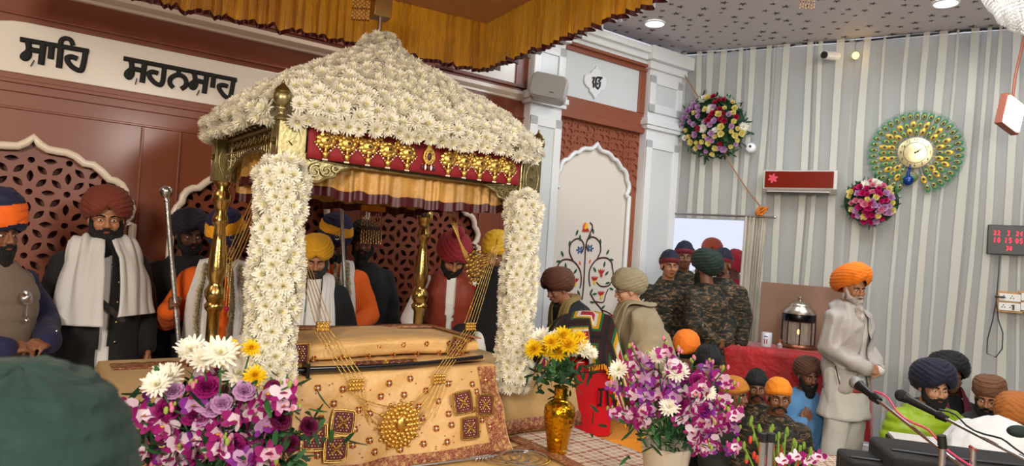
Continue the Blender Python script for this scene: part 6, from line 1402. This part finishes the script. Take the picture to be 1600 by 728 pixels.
# cable from clock, sockets
pts = [(1562, 400), (1560, 430), (1557, 470), (1551, 500), (1543, 530), (1542, 552), (1556, 558), (1566, 545), (1567, 520), (1560, 500), (1557, 470)]
b = B(); b.tube([hit(FB, a, c_, -.13) for a, c_ in pts], .005, 6); o = emit(b, 'power_cable', blackm, fr=FB); tag(o, 'thin black cable dangling from the digital clock in a loop', 'cable')
for k, (px_, sc_) in enumerate(((1577, 1), (1612, 1))):
    q = hit(FB, px_, 472, -.1); t = thing('switch_board', ('wooden framed white socket board below the digital clock', 'second socket board cut by the right edge of the photo')[k], 'socket', FB @ Matrix.Translation((q.x, -.11, q.z))); TM = WM[t.name]
    b = B(); b.box(-.10, .10, -.015, .02, -.095, .095); emit(b, 'wooden_frame', mat('socket_wood', 'b58a4f', .5, var=(20, .2)), t, TM, bev=.004)
    for s_ in (-1, 1):
        b = B(); b.box(-.08, .08, -.022, -.014, s_ * .042 - .034, s_ * .042 + .034); f_ = emit(b, 'face_plate', mat('socket_white', 'dddbd5', .4), t, TM, bev=.003)
        b = B(); [b.ell((dx, -.023, s_ * .042 + dz_), (.005, .002, .005)) for dx, dz_ in ((-.045, .014), (-.055, -.004), (-.035, -.004), (.015, .014), (.005, -.004), (.025, -.004))]; emit(b, 'socket_holes', blackm, t, TM)
    if not k: b = B(); b.tube([(-.115, -.035, .042), (-.04, -.035, .042)], .008, 8); emit(b, 'plug', blackm, t, TM); b = B(); b.box(.02, .035, -.03, -.02, -.065, -.02); emit(b, 'rocker_switch', blackm, t, TM)
# cameras, bulb, flood lamp, smoke detector
q = wallB(1298, 89, .12); t = thing('security_camera', 'white bullet security camera with black lens above the air conditioner', 'camera', Matrix.Translation(q) @ FB.to_3x3().to_4x4()); TM = WM[t.name]; b = B(); b.tube([(.05, .06, .02), (.0, -.04, 0), (-.045, -.12, -.01)], [.045, .045, .04], 16); b.tube([(.05, .1, .03), (.03, .02, .01)], .02, 8); emit(b, 'housing', white, t, TM, smooth=50); b = B(); b.tube([(-.045, -.12, -.01), (-.052, -.135, -.012)], .036, 16); emit(b, 'lens', blackm, t, TM)
q = wallB(1173, 231, .11); t = thing('dome_camera', 'small white round camera on the drapes at the wreath side', 'camera', Matrix.Translation(q) @ FB.to_3x3().to_4x4()); TM = WM[t.name]; b = B(); b.lathe([(.05, -.05), (.055, 0), (.05, .02), (.035, .03), (.002, .034)], n=24, M=Matrix.Rotation(PI / 2, 4, 'X')); emit(b, 'shell', white, t, TM, smooth=50); b = B(); b.ell((0, -.035, .012), (.014, .01, .014)); emit(b, 'lens', blackm, t, TM)
q = wallB(1337, 88, .12); t = thing('wall_bulb', 'small glowing amber bulb near the ceiling above the pink flower cluster', 'lamp', Matrix.Translation(q) @ FB.to_3x3().to_4x4()); TM = WM[t.name]; b = B(); b.ell((0, -.03, 0), (.032, .032, .034)); emit(b, 'bulb', mat('bulb_glow', 'ffc84a', .5, emit=9), t, TM); b = B(); b.tube([(0, 0, 0), (0, .1, 0)], .022, 10); emit(b, 'socket', white, t, TM)
q = P(1583, 176, 5.6); t = thing('flood_lamp', 'bright white flood lamp head hanging at the right edge of the photo', 'lamp', Matrix.Translation(q) @ Matrix.Rotation(.45, 4, 'Z') @ Matrix.Rotation(.28, 4, 'Y')); TM = WM[t.name]
b = B(); b.box(-.12, .14, .0, .06, -.14, .13); b.tube([(0, .03, .13), (0, .05, .35), (.0, .05, CEIL - q.z + .1)], .012, 8); emit(b, 'housing', mat('lamp_housing', '8a4a34', .5), t, TM, bev=.006); b = B(); b.box(-.10, .12, -.012, .0, -.12, .11); emit(b, 'lamp_glass', mat('flood_glow', 'fff3e0', .5, emit=30), t, TM)
for k, (px_, py_) in enumerate(((1023, 37), (1478, 5))):
    q = onz(px_, py_, CEIL - .01); t = thing('downlight', ('recessed round ceiling downlight above the white pillar', 'recessed round ceiling downlight beside the crystal chandelier')[k], 'lamp', Vector((q.x, q.y, CEIL - .012))); b = B(); b.lathe([(.0, -.002), (.085, -.002), (.09, .004), (.0, .006)], n=32); emit(b, 'glowing_disc', mat('downlight_glow', 'ffffff', .5, emit=6), t, WM[t.name]); b = B(); b.tube([(.098 * cos(a), .098 * sin(a), .0) for a in np.linspace(0, 2 * PI, 33)[:-1]], .01, 8, closed=True); emit(b, 'rim', white, t, WM[t.name])
# crystal chandelier (edge of it in view) and a hanging bead drop
q = P(1592, -5, 4.6); t = thing('crystal_chandelier', 'tiered crystal bead chandelier at the top right corner', 'chandelier', Vector((q.x + .18, q.y, q.z))); cr = mat('crystal_bead', 'e9e4dc', .08, trans=.5, coat=1)
b = B(); b.lathe([(.02, CEIL - q.z), (.02, .3), (.3, .28), (.3, .26), (.0, .26)], n=24); emit(b, 'frame', steel, t, WM[t.name])
b = B(); r_ = random.Random(2)
for rr_, zt_, n, k in ((.42, .18, 64, 9), (.34, .08, 52, 9), (.25, -.0, 40, 8), (.16, -.06, 26, 7), (.08, -.1, 14, 6)):
    for i in range(n):
        a = 2 * PI * i / n
        for j in range(k): b.ell((rr_ * (1 - .03 * j) * cos(a), rr_ * (1 - .03 * j) * sin(a), zt_ - .024 * j), (.011, .011, .012), nu=6, nv=4)
emit(b, 'crystal_strings', cr, t, WM[t.name], smooth=0, props={'kind': 'stuff'})
q = P(1262, -6, 4.9); t = thing('bead_hanging', 'short red and white bead tassel hanging from the ceiling', 'tassel', q); tassel(t, WM[t.name], 0, 0, .0, 6, .10, .10, 'bead_strings'); b = B(); b.tube([(0, 0, .0), (0, 0, CEIL - q.z)], .004); emit(b, 'cord', steel, t, WM[t.name])
# rope and orange knot
b = B(); b.tube([hit(FB, a, c_, -.11) for a, c_ in ((1058, 98), (1090, 150), (1140, 255), (1170, 300), (1188, 322))], .007, 6); o = emit(b, 'rope', mat('tan_rope', '9c6d45', .8), fr=FB); tag(o, 'thin tan rope running down behind the wreath to the curtain rod', 'rope')
kq = FB @ hit(FB, 1190, 330, -.13); t = thing('rope_knot', 'orange rope knot tied round the curtain rod end', 'rope', kq); b = B(); r_ = random.Random(4)
for k in range(9): a0 = r_.uniform(0, 6); pts = [Vector((.07 * cos(a0 + s * .7) * r_.uniform(.5, 1), .03 * sin(s * 2 + k), .045 * sin(a0 + s * .9))) for s in range(9)]; b.tube(pts, .009, 6)
emit(b, 'knot', mat('orange_rope', 'c9701a', .8), t, WM[t.name], smooth=180)
# speaker on the pillar
q = FA @ hit(FA, 858, 137, -.42); t = thing('wall_speaker', 'pale grey box loudspeaker mounted on the white pillar', 'speaker', Matrix.Translation(q) @ Matrix.Rotation(-.1, 4, 'Z') @ Matrix.Rotation(.16, 4, 'Y')); TM = WM[t.name]
b = B(); sec = [(-.11, -.14), (.10, -.14), (.135, -.11), (.135, .09), (.10, .12), (-.11, .12), (-.14, .07), (-.14, -.1)]
b.prism([(x_ * 1.25, z_ * .9) for x_, z_ in sec], -.10, .13); emit(b, 'cabinet', mat('speaker_grey', 'b5b3af', .5), t, TM, bev=.02, smooth=40); b = B(); b.prism([(x_ * 1.15, z_ * .8) for x_, z_ in sec], -.112, -.10); emit(b, 'grille', mat('speaker_grille', 'a3a19e', .7, bump=(400, .001)), t, TM, bev=.01); b = B(); b.box(-.03, .03, .12, .27, -.03, .03); emit(b, 'bracket', steel, t, TM); b = B(); b.tube([(.02, -.114, -.06), (.06, -.114, -.06)], .006); emit(b, 'badge', steel, t, TM)

# ------------------------------------------------------------ right block: red table, board, lantern
bd = mat('brown_board', '8a6a56', .7); q0, q1 = hit(FB, 1190, 440, -.35), hit(FB, 1296, 447, -.35)
b = B(); b.box(q0.x, q1.x + .12, -.36, -.34, .35, q0.z); o = emit(b, 'brown_board', bd, fr=FB, bev=.004); tag(o, 'plain brown board standing behind the lantern', 'board')
redc = mat('red_crushed_cloth', 'b30f16', .55, sheen=.3, bump=(10, .02), var=(9, .25))
tp_ = onz(1150, 545, .93); tz = .93; ft = FB.inverted(); a_ = hit(FB, 1142, 545, -.62)
b = B(); tx0, tx1, ty0, ty1 = a_.x - .05, a_.x + 1.25, -.95, -.42
r_ = random.Random(3); path = []
for (xa, ya), (xb, yb) in zip([(tx0, ty0), (tx1, ty0), (tx1, ty1), (tx0, ty1)], [(tx1, ty0), (tx1, ty1), (tx0, ty1), (tx0, ty0)]):
    for i in range(24): path.append((xa + (xb - xa) * i / 24, ya + (yb - ya) * i / 24))
N_ = len(path); cx_, cy_ = (tx0 + tx1) / 2, (ty0 + ty1) / 2
for j in range(12):
    v = j / 11; 
    for i, (x, y) in enumerate(path): k = 1 + (1 - v) * (.04 + .05 * sin(i * .9) * .6 + .03 * noise.noise(Vector((x * 6, y * 6, v * 3)))); b.V.append(np.array([[cx_ + (x - cx_) * k, cy_ + (y - cy_) * k, .25 + (tz - .25) * v]])); b.n += 1
for j in range(11):
    for i in range(N_): b.F.append((j * N_ + i, j * N_ + (i + 1) % N_, (j + 1) * N_ + (i + 1) % N_, (j + 1) * N_ + i)); b.mi.append(0)
b.F.append(tuple(11 * N_ + i for i in range(N_))); b.mi.append(0)
rtb = thing('side_table', 'low table covered with crumpled red cloth carrying the lantern', 'table', FB @ Matrix.Translation((cx_, cy_, 0)))
emit(b, 'red_cloth', redc, rtb, FB, smooth=180)
for x in (tx0 + .08, tx1 - .08):
    for y in (ty0 + .08, ty1 - .08): b = B(); b.box(x - .02, x + .02, y - .02, y + .02, 0, tz - .02); emit(b, 'leg', mat('table_wood', '5c4230', .6), rtb, FB)
def onT(px, py): q = FB.inverted() @ onz(px, py, tz); return q
q = onT(1246, 543); q = Vector((q.x, max(q.y, -.75), tz)); lh = hit(FB, 1246, 543, q.y); LS = (hit(FB, 1275, 500, q.y).x - hit(FB, 1223, 500, q.y).x) / 2
t = thing('lantern', 'round glass lantern with silver lid and a lit candle on the red table', 'lantern', FB @ Matrix.Translation((lh.x, q.y, tz))); TM = WM[t.name]
b = B(); b.lathe([(LS * 1.25, .0), (LS * 1.25, .015), (LS * 1.1, .02), (LS, .04), (0, .04)], n=32); emit(b, 'tray', mat('copper_tray', '7b4b33', .35, .8), t, TM)
b = B()
for k in range(8): a = k * PI / 4 + .2; b.tube([(LS * cos(a), LS * sin(a), .04), (LS * cos(a), LS * sin(a), .30)], .006, 6)
b.lathe([(LS, .26), (LS * 1.03, .27), (LS * 1.03, .33), (LS, .34)], n=32); emit(b, 'cage', darksteel, t, TM)
b = B(); b.lathe([(LS * .97, .045), (LS * .97, .26)], n=32); emit(b, 'glass', mat('lantern_glass', 'cfcac0', .05, alpha=.3), t, TM, smooth=60)
b = B(); b.lathe([(LS * 1.03, .335), (LS * .98, .37), (LS * .72, .40), (LS * .70, .41), (LS * .66, .43), (LS * .3, .455), (.02, .465), (.018, .48), (.024, .49), (.012, .505), (.002, .51)], n=32); emit(b, 'lid', mat('old_silver', 'b9ad9c', .3, .9), t, TM, smooth=50)
b = B(); b.lathe([(.02, .04), (.02, .12), (.016, .13)], n=14); cn = emit(b, 'candle', mat('candle_wax', 'd8c6a8', .5), t, TM); b = B(); b.ell((0, 0, .155), (.010, .010, .022)); emit(b, 'flame', mat('flame_glow', 'ffb84a', .5, emit=14), t, TM)
b = B()
for a in (.9, 2.2, 3.4, 5.2): b.box(-.02, .02, -.006, .006, .045, .26, M=Matrix.Translation((LS * .6 * cos(a), LS * .6 * sin(a), 0)))
emit(b, 'inner_pillar', mat('old_silver', 'b9ad9c', .3, .9), t, TM)
q = onT(1197, 541); t = thing('tin_can', 'white printed cylindrical tin on the red table', 'can', FB @ Matrix.Translation((q.x, q.y, tz))); TM = WM[t.name]; b = B(); b.lathe([(.048, 0), (.05, .004), (.05, .13), (.047, .135), (0, .135)], n=28); emit(b, 'tin_body', mat('tin_white', 'd5dbe4', .35), t, TM, smooth=50)
b = B(); rr = .0508
for (a0, a1, z0, z1) in ((-1.9, -1.2, .095, .105), (-1.85, -1.65, .03, .075), (-1.45, -1.25, .03, .075)): b.grid(lambda u, v: (rr * cos(a0 + (a1 - a0) * u), rr * sin(a0 + (a1 - a0) * u), z0 + (z1 - z0) * v), 8, 2, mi=0 if z0 > .05 else 1)
emit(b, 'printed_label', [mat('label_blue', '31456f', .4), mat('label_red', '93303a', .4)], t, TM)
q = onT(1218, 544); t = thing('small_bottle', 'tiny clear bottle with orange cap beside the tin', 'bottle', FB @ Matrix.Translation((q.x, q.y, tz))); TM = WM[t.name]; b = B(); b.lathe([(.02, 0), (.024, .005), (.024, .035), (.012, .05), (.012, .06)], n=16); emit(b, 'glass_body', mat('clear_plastic', 'e3ddd8', .1, trans=.6), t, TM); b = B(); b.lathe([(.014, .06), (.014, .085), (0, .086)], n=14); emit(b, 'cap', mat('cap_orange', 'b8552a', .5), t, TM)

# ------------------------------------------------------------ red chest with crochet blanket
rc0, rc1 = P(903, 665, 4.35), P(950, 665, 4.35); cz = 1.04
RF = frame(rc0.x, rc0.y, 0, ANG_A * .55)
b = B(); b.box(-.04, .24, 0, .34, .55, cz); t = thing('red_chest', 'glossy bright red box standing beside the bed with a black latch', 'box', RF @ Matrix.Translation((.1, .15, .55))); emit(b, 'case', mat('chest_red', 'c4101c', .3, coat=.5), t, RF, bev=.012)
b = B(); b.box(-.045, .245, -.005, .345, cz - .075, cz - .07); emit(b, 'lid_seam', blackm, t, RF); b = B(); b.tube([(.13, -.01, cz - .28), (.13, -.04, cz - .28), (.13, -.04, cz - .18), (.13, -.01, cz - .18), (.19, -.01, cz - .18), (.19, -.03, cz - .28)], .008, 8); emit(b, 'latch', blackm, t, RF)
b = B(); b.box(-.10, .5, -.05, .5, 0, .545); o = emit(b, 'low_stand', cl_('saffron_cloth', 'd98a1e'), fr=RF); tag(o, 'low stand with saffron cloth under the red box', 'stand')
cro = bpy.data.materials.new('crochet_squares'); cro.use_nodes = True; nt = NT(cro); bs = nt.n['Principled BSDF']; bs.inputs['Roughness'].default_value = .95
uv = nt.add('TexCoord').outputs['UV']; sx = nt.add('SeparateXYZ', {0: uv}); fx = nt.math('ABSOLUTE', nt.math('SUBTRACT', nt.math('FRACT', nt.math('ADD', nt.math('MULTIPLY', sx.outputs[0], 2.3), .35)), .5)); fy = nt.math('ABSOLUTE', nt.math('SUBTRACT', nt.math('FRACT', nt.math('ADD', nt.math('MULTIPLY', sx.outputs[1], 2.6), .05)), .5)); mxx = nt.math('MULTIPLY', nt.math('MAXIMUM', fx, fy), 2.0)
cc_ = ramp(nt, mxx, [(0, 'b0183c'), (.27, 'e9e2d0'), (.42, 'e8a814'), (.56, '1f6b34'), (.68, '3a0d18'), (.9, '17140f')], 'CONSTANT'); nt.l.new(cc_, bs.inputs['Base Color'])
wv = nt.add('TexWave', {'Vector': uv, 'Scale': 34.0}); bp = nt.add('Bump', {'Height': wv.outputs[0], 'Distance': .006}); nt.l.new(bp.outputs[0], bs.inputs['Normal'])
def blk_(u, v):      # hump over the chest: u across, v from back to the front hem
    a = (u - .5) * 2; top = 1.33 + .02 * cos(a * 2); x = .08 + .34 * a; drop = .09 * a * a + (.75 * max(0, a - .45) ** 1.3 if a > 0 else .55 * max(0, -a - .55) ** 1.2)
    if v < .45: t = v / .45; y = .30 - .25 * t; z = top - drop - .16 * (1 - t) ** 2
    else: t = (v - .45) / .55; y = .05 - .09 * t - .02 * sin(a * 6); z = top - drop - .04 * t - .30 * t ** 1.3 * (1 - .35 * max(0, a)) + (.17 * t if -.9 < a < .1 else 0)
    return (x - .06 + .04 * sin(v * 5), y + .012 * noise.noise(Vector((u * 5, v * 5, 0))), z)
b = B(); b.grid(blk_, 40, 36, uv=True); t = thing('crochet_blanket', 'colourful crochet blanket of granny squares draped over the red box', 'blanket', RF @ Matrix.Translation((0, .1, cz))); emit(b, 'blanket', cro, t, RF, smooth=180, solid=.014)
b = B()
for i in range(40): p = Vector(blk_(i / 39, 1)); b.tube([p, p + Vector((.006 * sin(i * 5), -.004, -.035))], .006, 5)
emit(b, 'fringe', mat('saffron_wool', 'e39a14', .9), t, RF, props={'kind': 'stuff'})
b = B(); b.ell((.08, .22, 1.15), (.2, .11, .12), nu=20, nv=12); emit(b, 'padding', blk, t, RF)
# ------------------------------------------------------------ things on the stage
t = thing('ceremonial_sceptre', 'thin silver arrow tipped rod lying on the stage cloth', 'rod', onz(720, 719, .70)); b = B(); a_, c_ = onz(640, 729, .705), onz(778, 712, .705); b.tube([a_, c_], .006, 8); dd = (c_ - a_).normalized(); nn = dd.cross(Vector((0, 0, 1)))
for k in range(6): p = c_ - dd * (.02 + .018 * k); b.tube([p, p + nn * .03 - dd * .03], .004, 5); b.tube([p, p - nn * .03 - dd * .03], .004, 5)
emit(b, 'rod', steel, t, I4)
t = thing('steel_quoits', 'large steel ring blades lying overlapped on the stage cloth before the vase', 'ring blade', onz(810, 714, .70)); 
for k, (px_, py_) in enumerate(((790, 712), (820, 715))):
    q = onz(px_, py_, .704 + .008 * k); b = B(); b.tube([(q.x + .12 * cos(a), q.y + .12 * sin(a), q.z) for a in np.linspace(0, 2 * PI, 41)[:-1]], .008, 6, closed=True, flat=(1, 1, .5)); b.tube([(q.x + .075 * cos(a), q.y + .075 * sin(a), q.z) for a in np.linspace(0, 2 * PI, 41)[:-1]], .005, 6, closed=True, flat=(1, 1, .5)); emit(b, 'ring', steel, t, I4)
plaid = bpy.data.materials.new('plaid_mat'); plaid.use_nodes = True; nt = NT(plaid); bs = nt.n['Principled BSDF']; bs.inputs['Roughness'].default_value = .85; tc = nt.add('TexCoord').outputs['Object']; sx = nt.add('SeparateXYZ', {0: tc})
def band(sock, f, w): return nt.math('LESS_THAN', nt.math('FRACT', nt.math('MULTIPLY', sock, f)), w)
l1 = nt.math('MAXIMUM', band(sx.outputs[0], 22.0, .14), band(sx.outputs[1], 22.0, .14)); l2 = nt.math('MAXIMUM', band(sx.outputs[0], 7.3, .2), band(sx.outputs[1], 7.3, .2))
mA = nt.add('Mix', {0: l2, 6: srgb('c3a58c'), 7: srgb('a5674c')}, data_type='RGBA').outputs[2]; mB = nt.add('Mix', {0: l1, 6: mA, 7: srgb('e4dccf')}, data_type='RGBA').outputs[2]; nt.l.new(mB, bs.inputs['Base Color'])
b = B(); b.grid(lambda u, v: (1.36 + .43 * u, -1.4 + 1.38 * v, .695 + .003 * sin(v * 14 + u * 5)), 12, 30); o = emit(b, 'plaid_mat', plaid, fr=FP, solid=.006, smooth=180); tag(o, 'plaid woven mat along the right edge of the stage', 'mat')
b = B(); b.grid(lambda u, v: (1.28 + .08 * u, -1.4 + 1.36 * v, .70 + .003 * sin(v * 10)), 4, 30); b.grid(lambda u, v: (-.2 + 1.5 * u, -.27 + .07 * v, .698 + .004 * sin(u * 20)), 40, 4); o = emit(b, 'stage_border', bord, fr=FP, solid=.004); tag(o, 'embroidered border strip lying on the stage cloth beside the plaid mat', 'border')
# rolled fabrics on the left of the bed
for k, (px_, py_, r_, m_, lab) in enumerate(((128, 606, .05, bord, 'embroidered fabric roll on the stage by the left end of the bed'), (122, 628, .04, cl_('olive_fabric', '7d6a45'), 'olive folded fabric below the embroidered roll'), (150, 634, .022, cl_('pink_fabric', 'c23a5c'), 'pink folded cloth beside the bed end'))):
    q = P(px_, py_, 3.25); b = B(); b.tube([q + Vector((-.10, -.03, 0)), q + Vector((-.03, 0, .008)), q + Vector((.06, .03, 0))], [r_ * .8, r_, r_ * .85], 14, flat=(1, 1, .6)); o = emit(b, 'fabric_roll', m_, smooth=60); tag(o, lab, 'fabric')
q = P(128, 640, 3.25); b = B(); b.box(q.x - .16, q.x + .08, q.y - .1, q.y + .12, 0, q.z - .045); o = emit(b, 'fabric_crate', sand, bev=.01); tag(o, 'cloth covered crate under the fabric rolls at the bed end', 'crate')

# ------------------------------------------------------------ musicians' platform, cases and microphones
b = B(); f0 = frame(1.95, 4.75, 0, -.12); b.box(.15, 3.0, -2.6, 0, 0, .44); o = emit(b, 'low_platform', cl_('grey_platform_cloth', '6d5f58'), fr=f0, bev=.02); tag(o, 'low platform for the musicians at the lower right', 'platform')
b = B(); b.grid(lambda u, v: (.15 + 1.25 * u, -.9 + .9 * v, .446 + .004 * sin(u * 12 + v * 5)), 24, 20); o = emit(b, 'checked_cloth', plaid, fr=f0, solid=.006, smooth=180); tag(o, 'checked cloth on the platform in front of the standing man', 'cloth')
def case(px, py, Y, w_, d_, h_, rot, lab):
    q = P(px, py, Y); t = thing('instrument_case', lab, 'case', Matrix.Translation((q.x, q.y, .447)) @ Matrix.Rotation(rot, 4, 'Z')); TM = WM[t.name]; h_ = q.z - .447 + 0
    b = B(); b.box(-w_ / 2, w_ / 2, -d_ / 2, d_ / 2, 0, max(h_, .06)); emit(b, 'case_body', cl_('case_black', '161314', .9), t, TM, bev=.02)
    b = B(); b.tube([(-w_ / 2 * .9, -d_ / 2 * .3, max(h_, .06) + .006), (0, -d_ / 2 * .5, max(h_, .06) + .012), (w_ / 2 * .7, -d_ / 2 * .3, max(h_, .06) + .006)], .014, 8, flat=(1, 1, .4)); emit(b, 'strap', blackm, t, TM)
case(1500, 712, 3.5, .75, .45, .2, -.25, 'black padded instrument case under the microphones')
case(1385, 718, 3.6, .42, .3, .1, -.2, 'smaller black case at the left end of the platform')
q = P(1428, 688, 4.3); b = B(); b.box(-.14, .14, -.1, .1, .45, q.z); b2 = Matrix.Translation((q.x, q.y, 0)) @ Matrix.Rotation(-.3, 4, 'Z'); t = thing('open_book', 'thick dark bound book with pale pages before the lime jacket', 'book', b2 @ Matrix.Translation((0, 0, .45))); emit(b, 'book_block', mat('book_dark', '1d1514', .6), t, b2, bev=.004); b = B(); b.box(-.13, .13, -.09, .09, q.z, q.z + .018); emit(b, 'pages', mat('page_white', 'cfc9c0', .7), t, b2)
def mic(lab, head, tail, Y0, Y1, r, body_len, mats_, cable=None, gap=0, stand=None):
    a, c_ = P(*head, Y0), P(*tail, Y1); d = (c_ - a).normalized(); t = thing('microphone_stand', lab, 'microphone', Vector((c_.x, c_.y, c_.z))); b = B()
    b.ell(a, r * 1.25, 0, nu=18, nv=12); emit(b, 'mic_grille', mats_, t, I4, smooth=180); b = B(); e = a + d * body_len; b.tube([a + d * r, a + d * r * 1.8, e], [r * 1.1, r * .85, r * .6], 16); b.tube([e, e + d * .05], [r * .9, r * .7], 12); emit(b, 'mic_body', blackm, t, I4, smooth=50)
    b = B(); b.tube([e + d * .03, c_], .0085, 10); emit(b, 'boom', steel, t, I4)
    if cable: b = B(); L = [e + (c_ - e) * (i / 14) + Vector((.012 * sin(i * 1.1), -.012, .028 + .012 * sin(i * .9))) for i in range(15)]; b.tube(L, .005, 6); emit(b, 'cable', cable, t, I4)
    # upright and tripod base
    f = Vector((c_.x, c_.y, .447)); b = B(); b.tube([c_ + d * .02, f + Vector((0, 0, .05))], .010, 10)
    for k in range(3): a2 = k * 2.1 + .4; b.tube([f + Vector((0, 0, .08)), f + Vector((.22 * cos(a2), .22 * sin(a2), .008))], .008, 8)
    emit(b, 'tripod', steel, t, I4)
mgr = mat('mic_mesh', '9c9a98', .45, .6, bump=(500, .002))
mic('microphone with silver mesh head on a silver boom, pink cable along it', (1337, 598), (1520, 742), 3.6, 2.9, .027, .13, mgr, mat('pink_cable', 'd23a62', .5))
mic('black microphone on a silver boom in front of the lime green jacket', (1408, 618), (1640, 738), 3.7, 3.1, .026, .2, mat('black_foam', '1b1b1d', .9), blackm)
q = P(1592, 674, 2.9); t = thing('microphone', 'dark green tipped microphone entering at the right edge', 'microphone', q); b = B(); b.ell(q, (.05, .03, .026), nu=18, nv=12); b.tube([q, q + Vector((.25, .02, -.02))], [.024, .018], 14); b.tube([q + Vector((.25, .02, -.02)), Vector((q.x + .3, q.y, .45))], .01, 8); emit(b, 'mic_head', mat('dark_green_foam', '10231e', .8), t, I4)
for px_, col, lab in ((1473, goldo, 'short gold and black stand tube in front of the cases'), (1521, mat('red_tube', '8e2a26', .4), 'short red topped tube in front of the cases')):
    q = P(px_, 700, 2.95); q2 = P(px_ - 2, 680 if px_ < 1500 else 702, 2.95); b = B(); b.tube([(q.x, q.y, .45), (q.x, q.y, q.z)], .014, 12, 0); b.tube([(q.x, q.y, q.z), (q2.x, q.y, q2.z)], .018, 12, 1); o = emit(b, 'stand_tube', [steel, blackm if px_ < 1500 else col]); tag(o, lab, 'stand')
for px_ in (1192, 1204):
    q = P(px_, 690, 2.4); b = B(); b.tube([(q.x, q.y, 0), (q.x, q.y, q.z)], .012, 10); b.tube([(q.x, q.y, q.z), (q.x, q.y, q.z + .03)], .016, 10, 1); o = emit(b, 'metal_tube', [steel, blackm]); tag(o, 'slim steel tube rising by the gladiolus, ' + ('nearer the orchids' if px_ < 1200 else 'nearer the coral buds'), 'stand')
b = B(); q = onz(960, 690, .02); b.box(q.x - .3, q.x + .45, q.y - .2, q.y + .5, 0, .02); o = emit(b, 'white_floor_cloth', wht); tag(o, 'white cloth spread on the floor beside the stage', 'cloth')
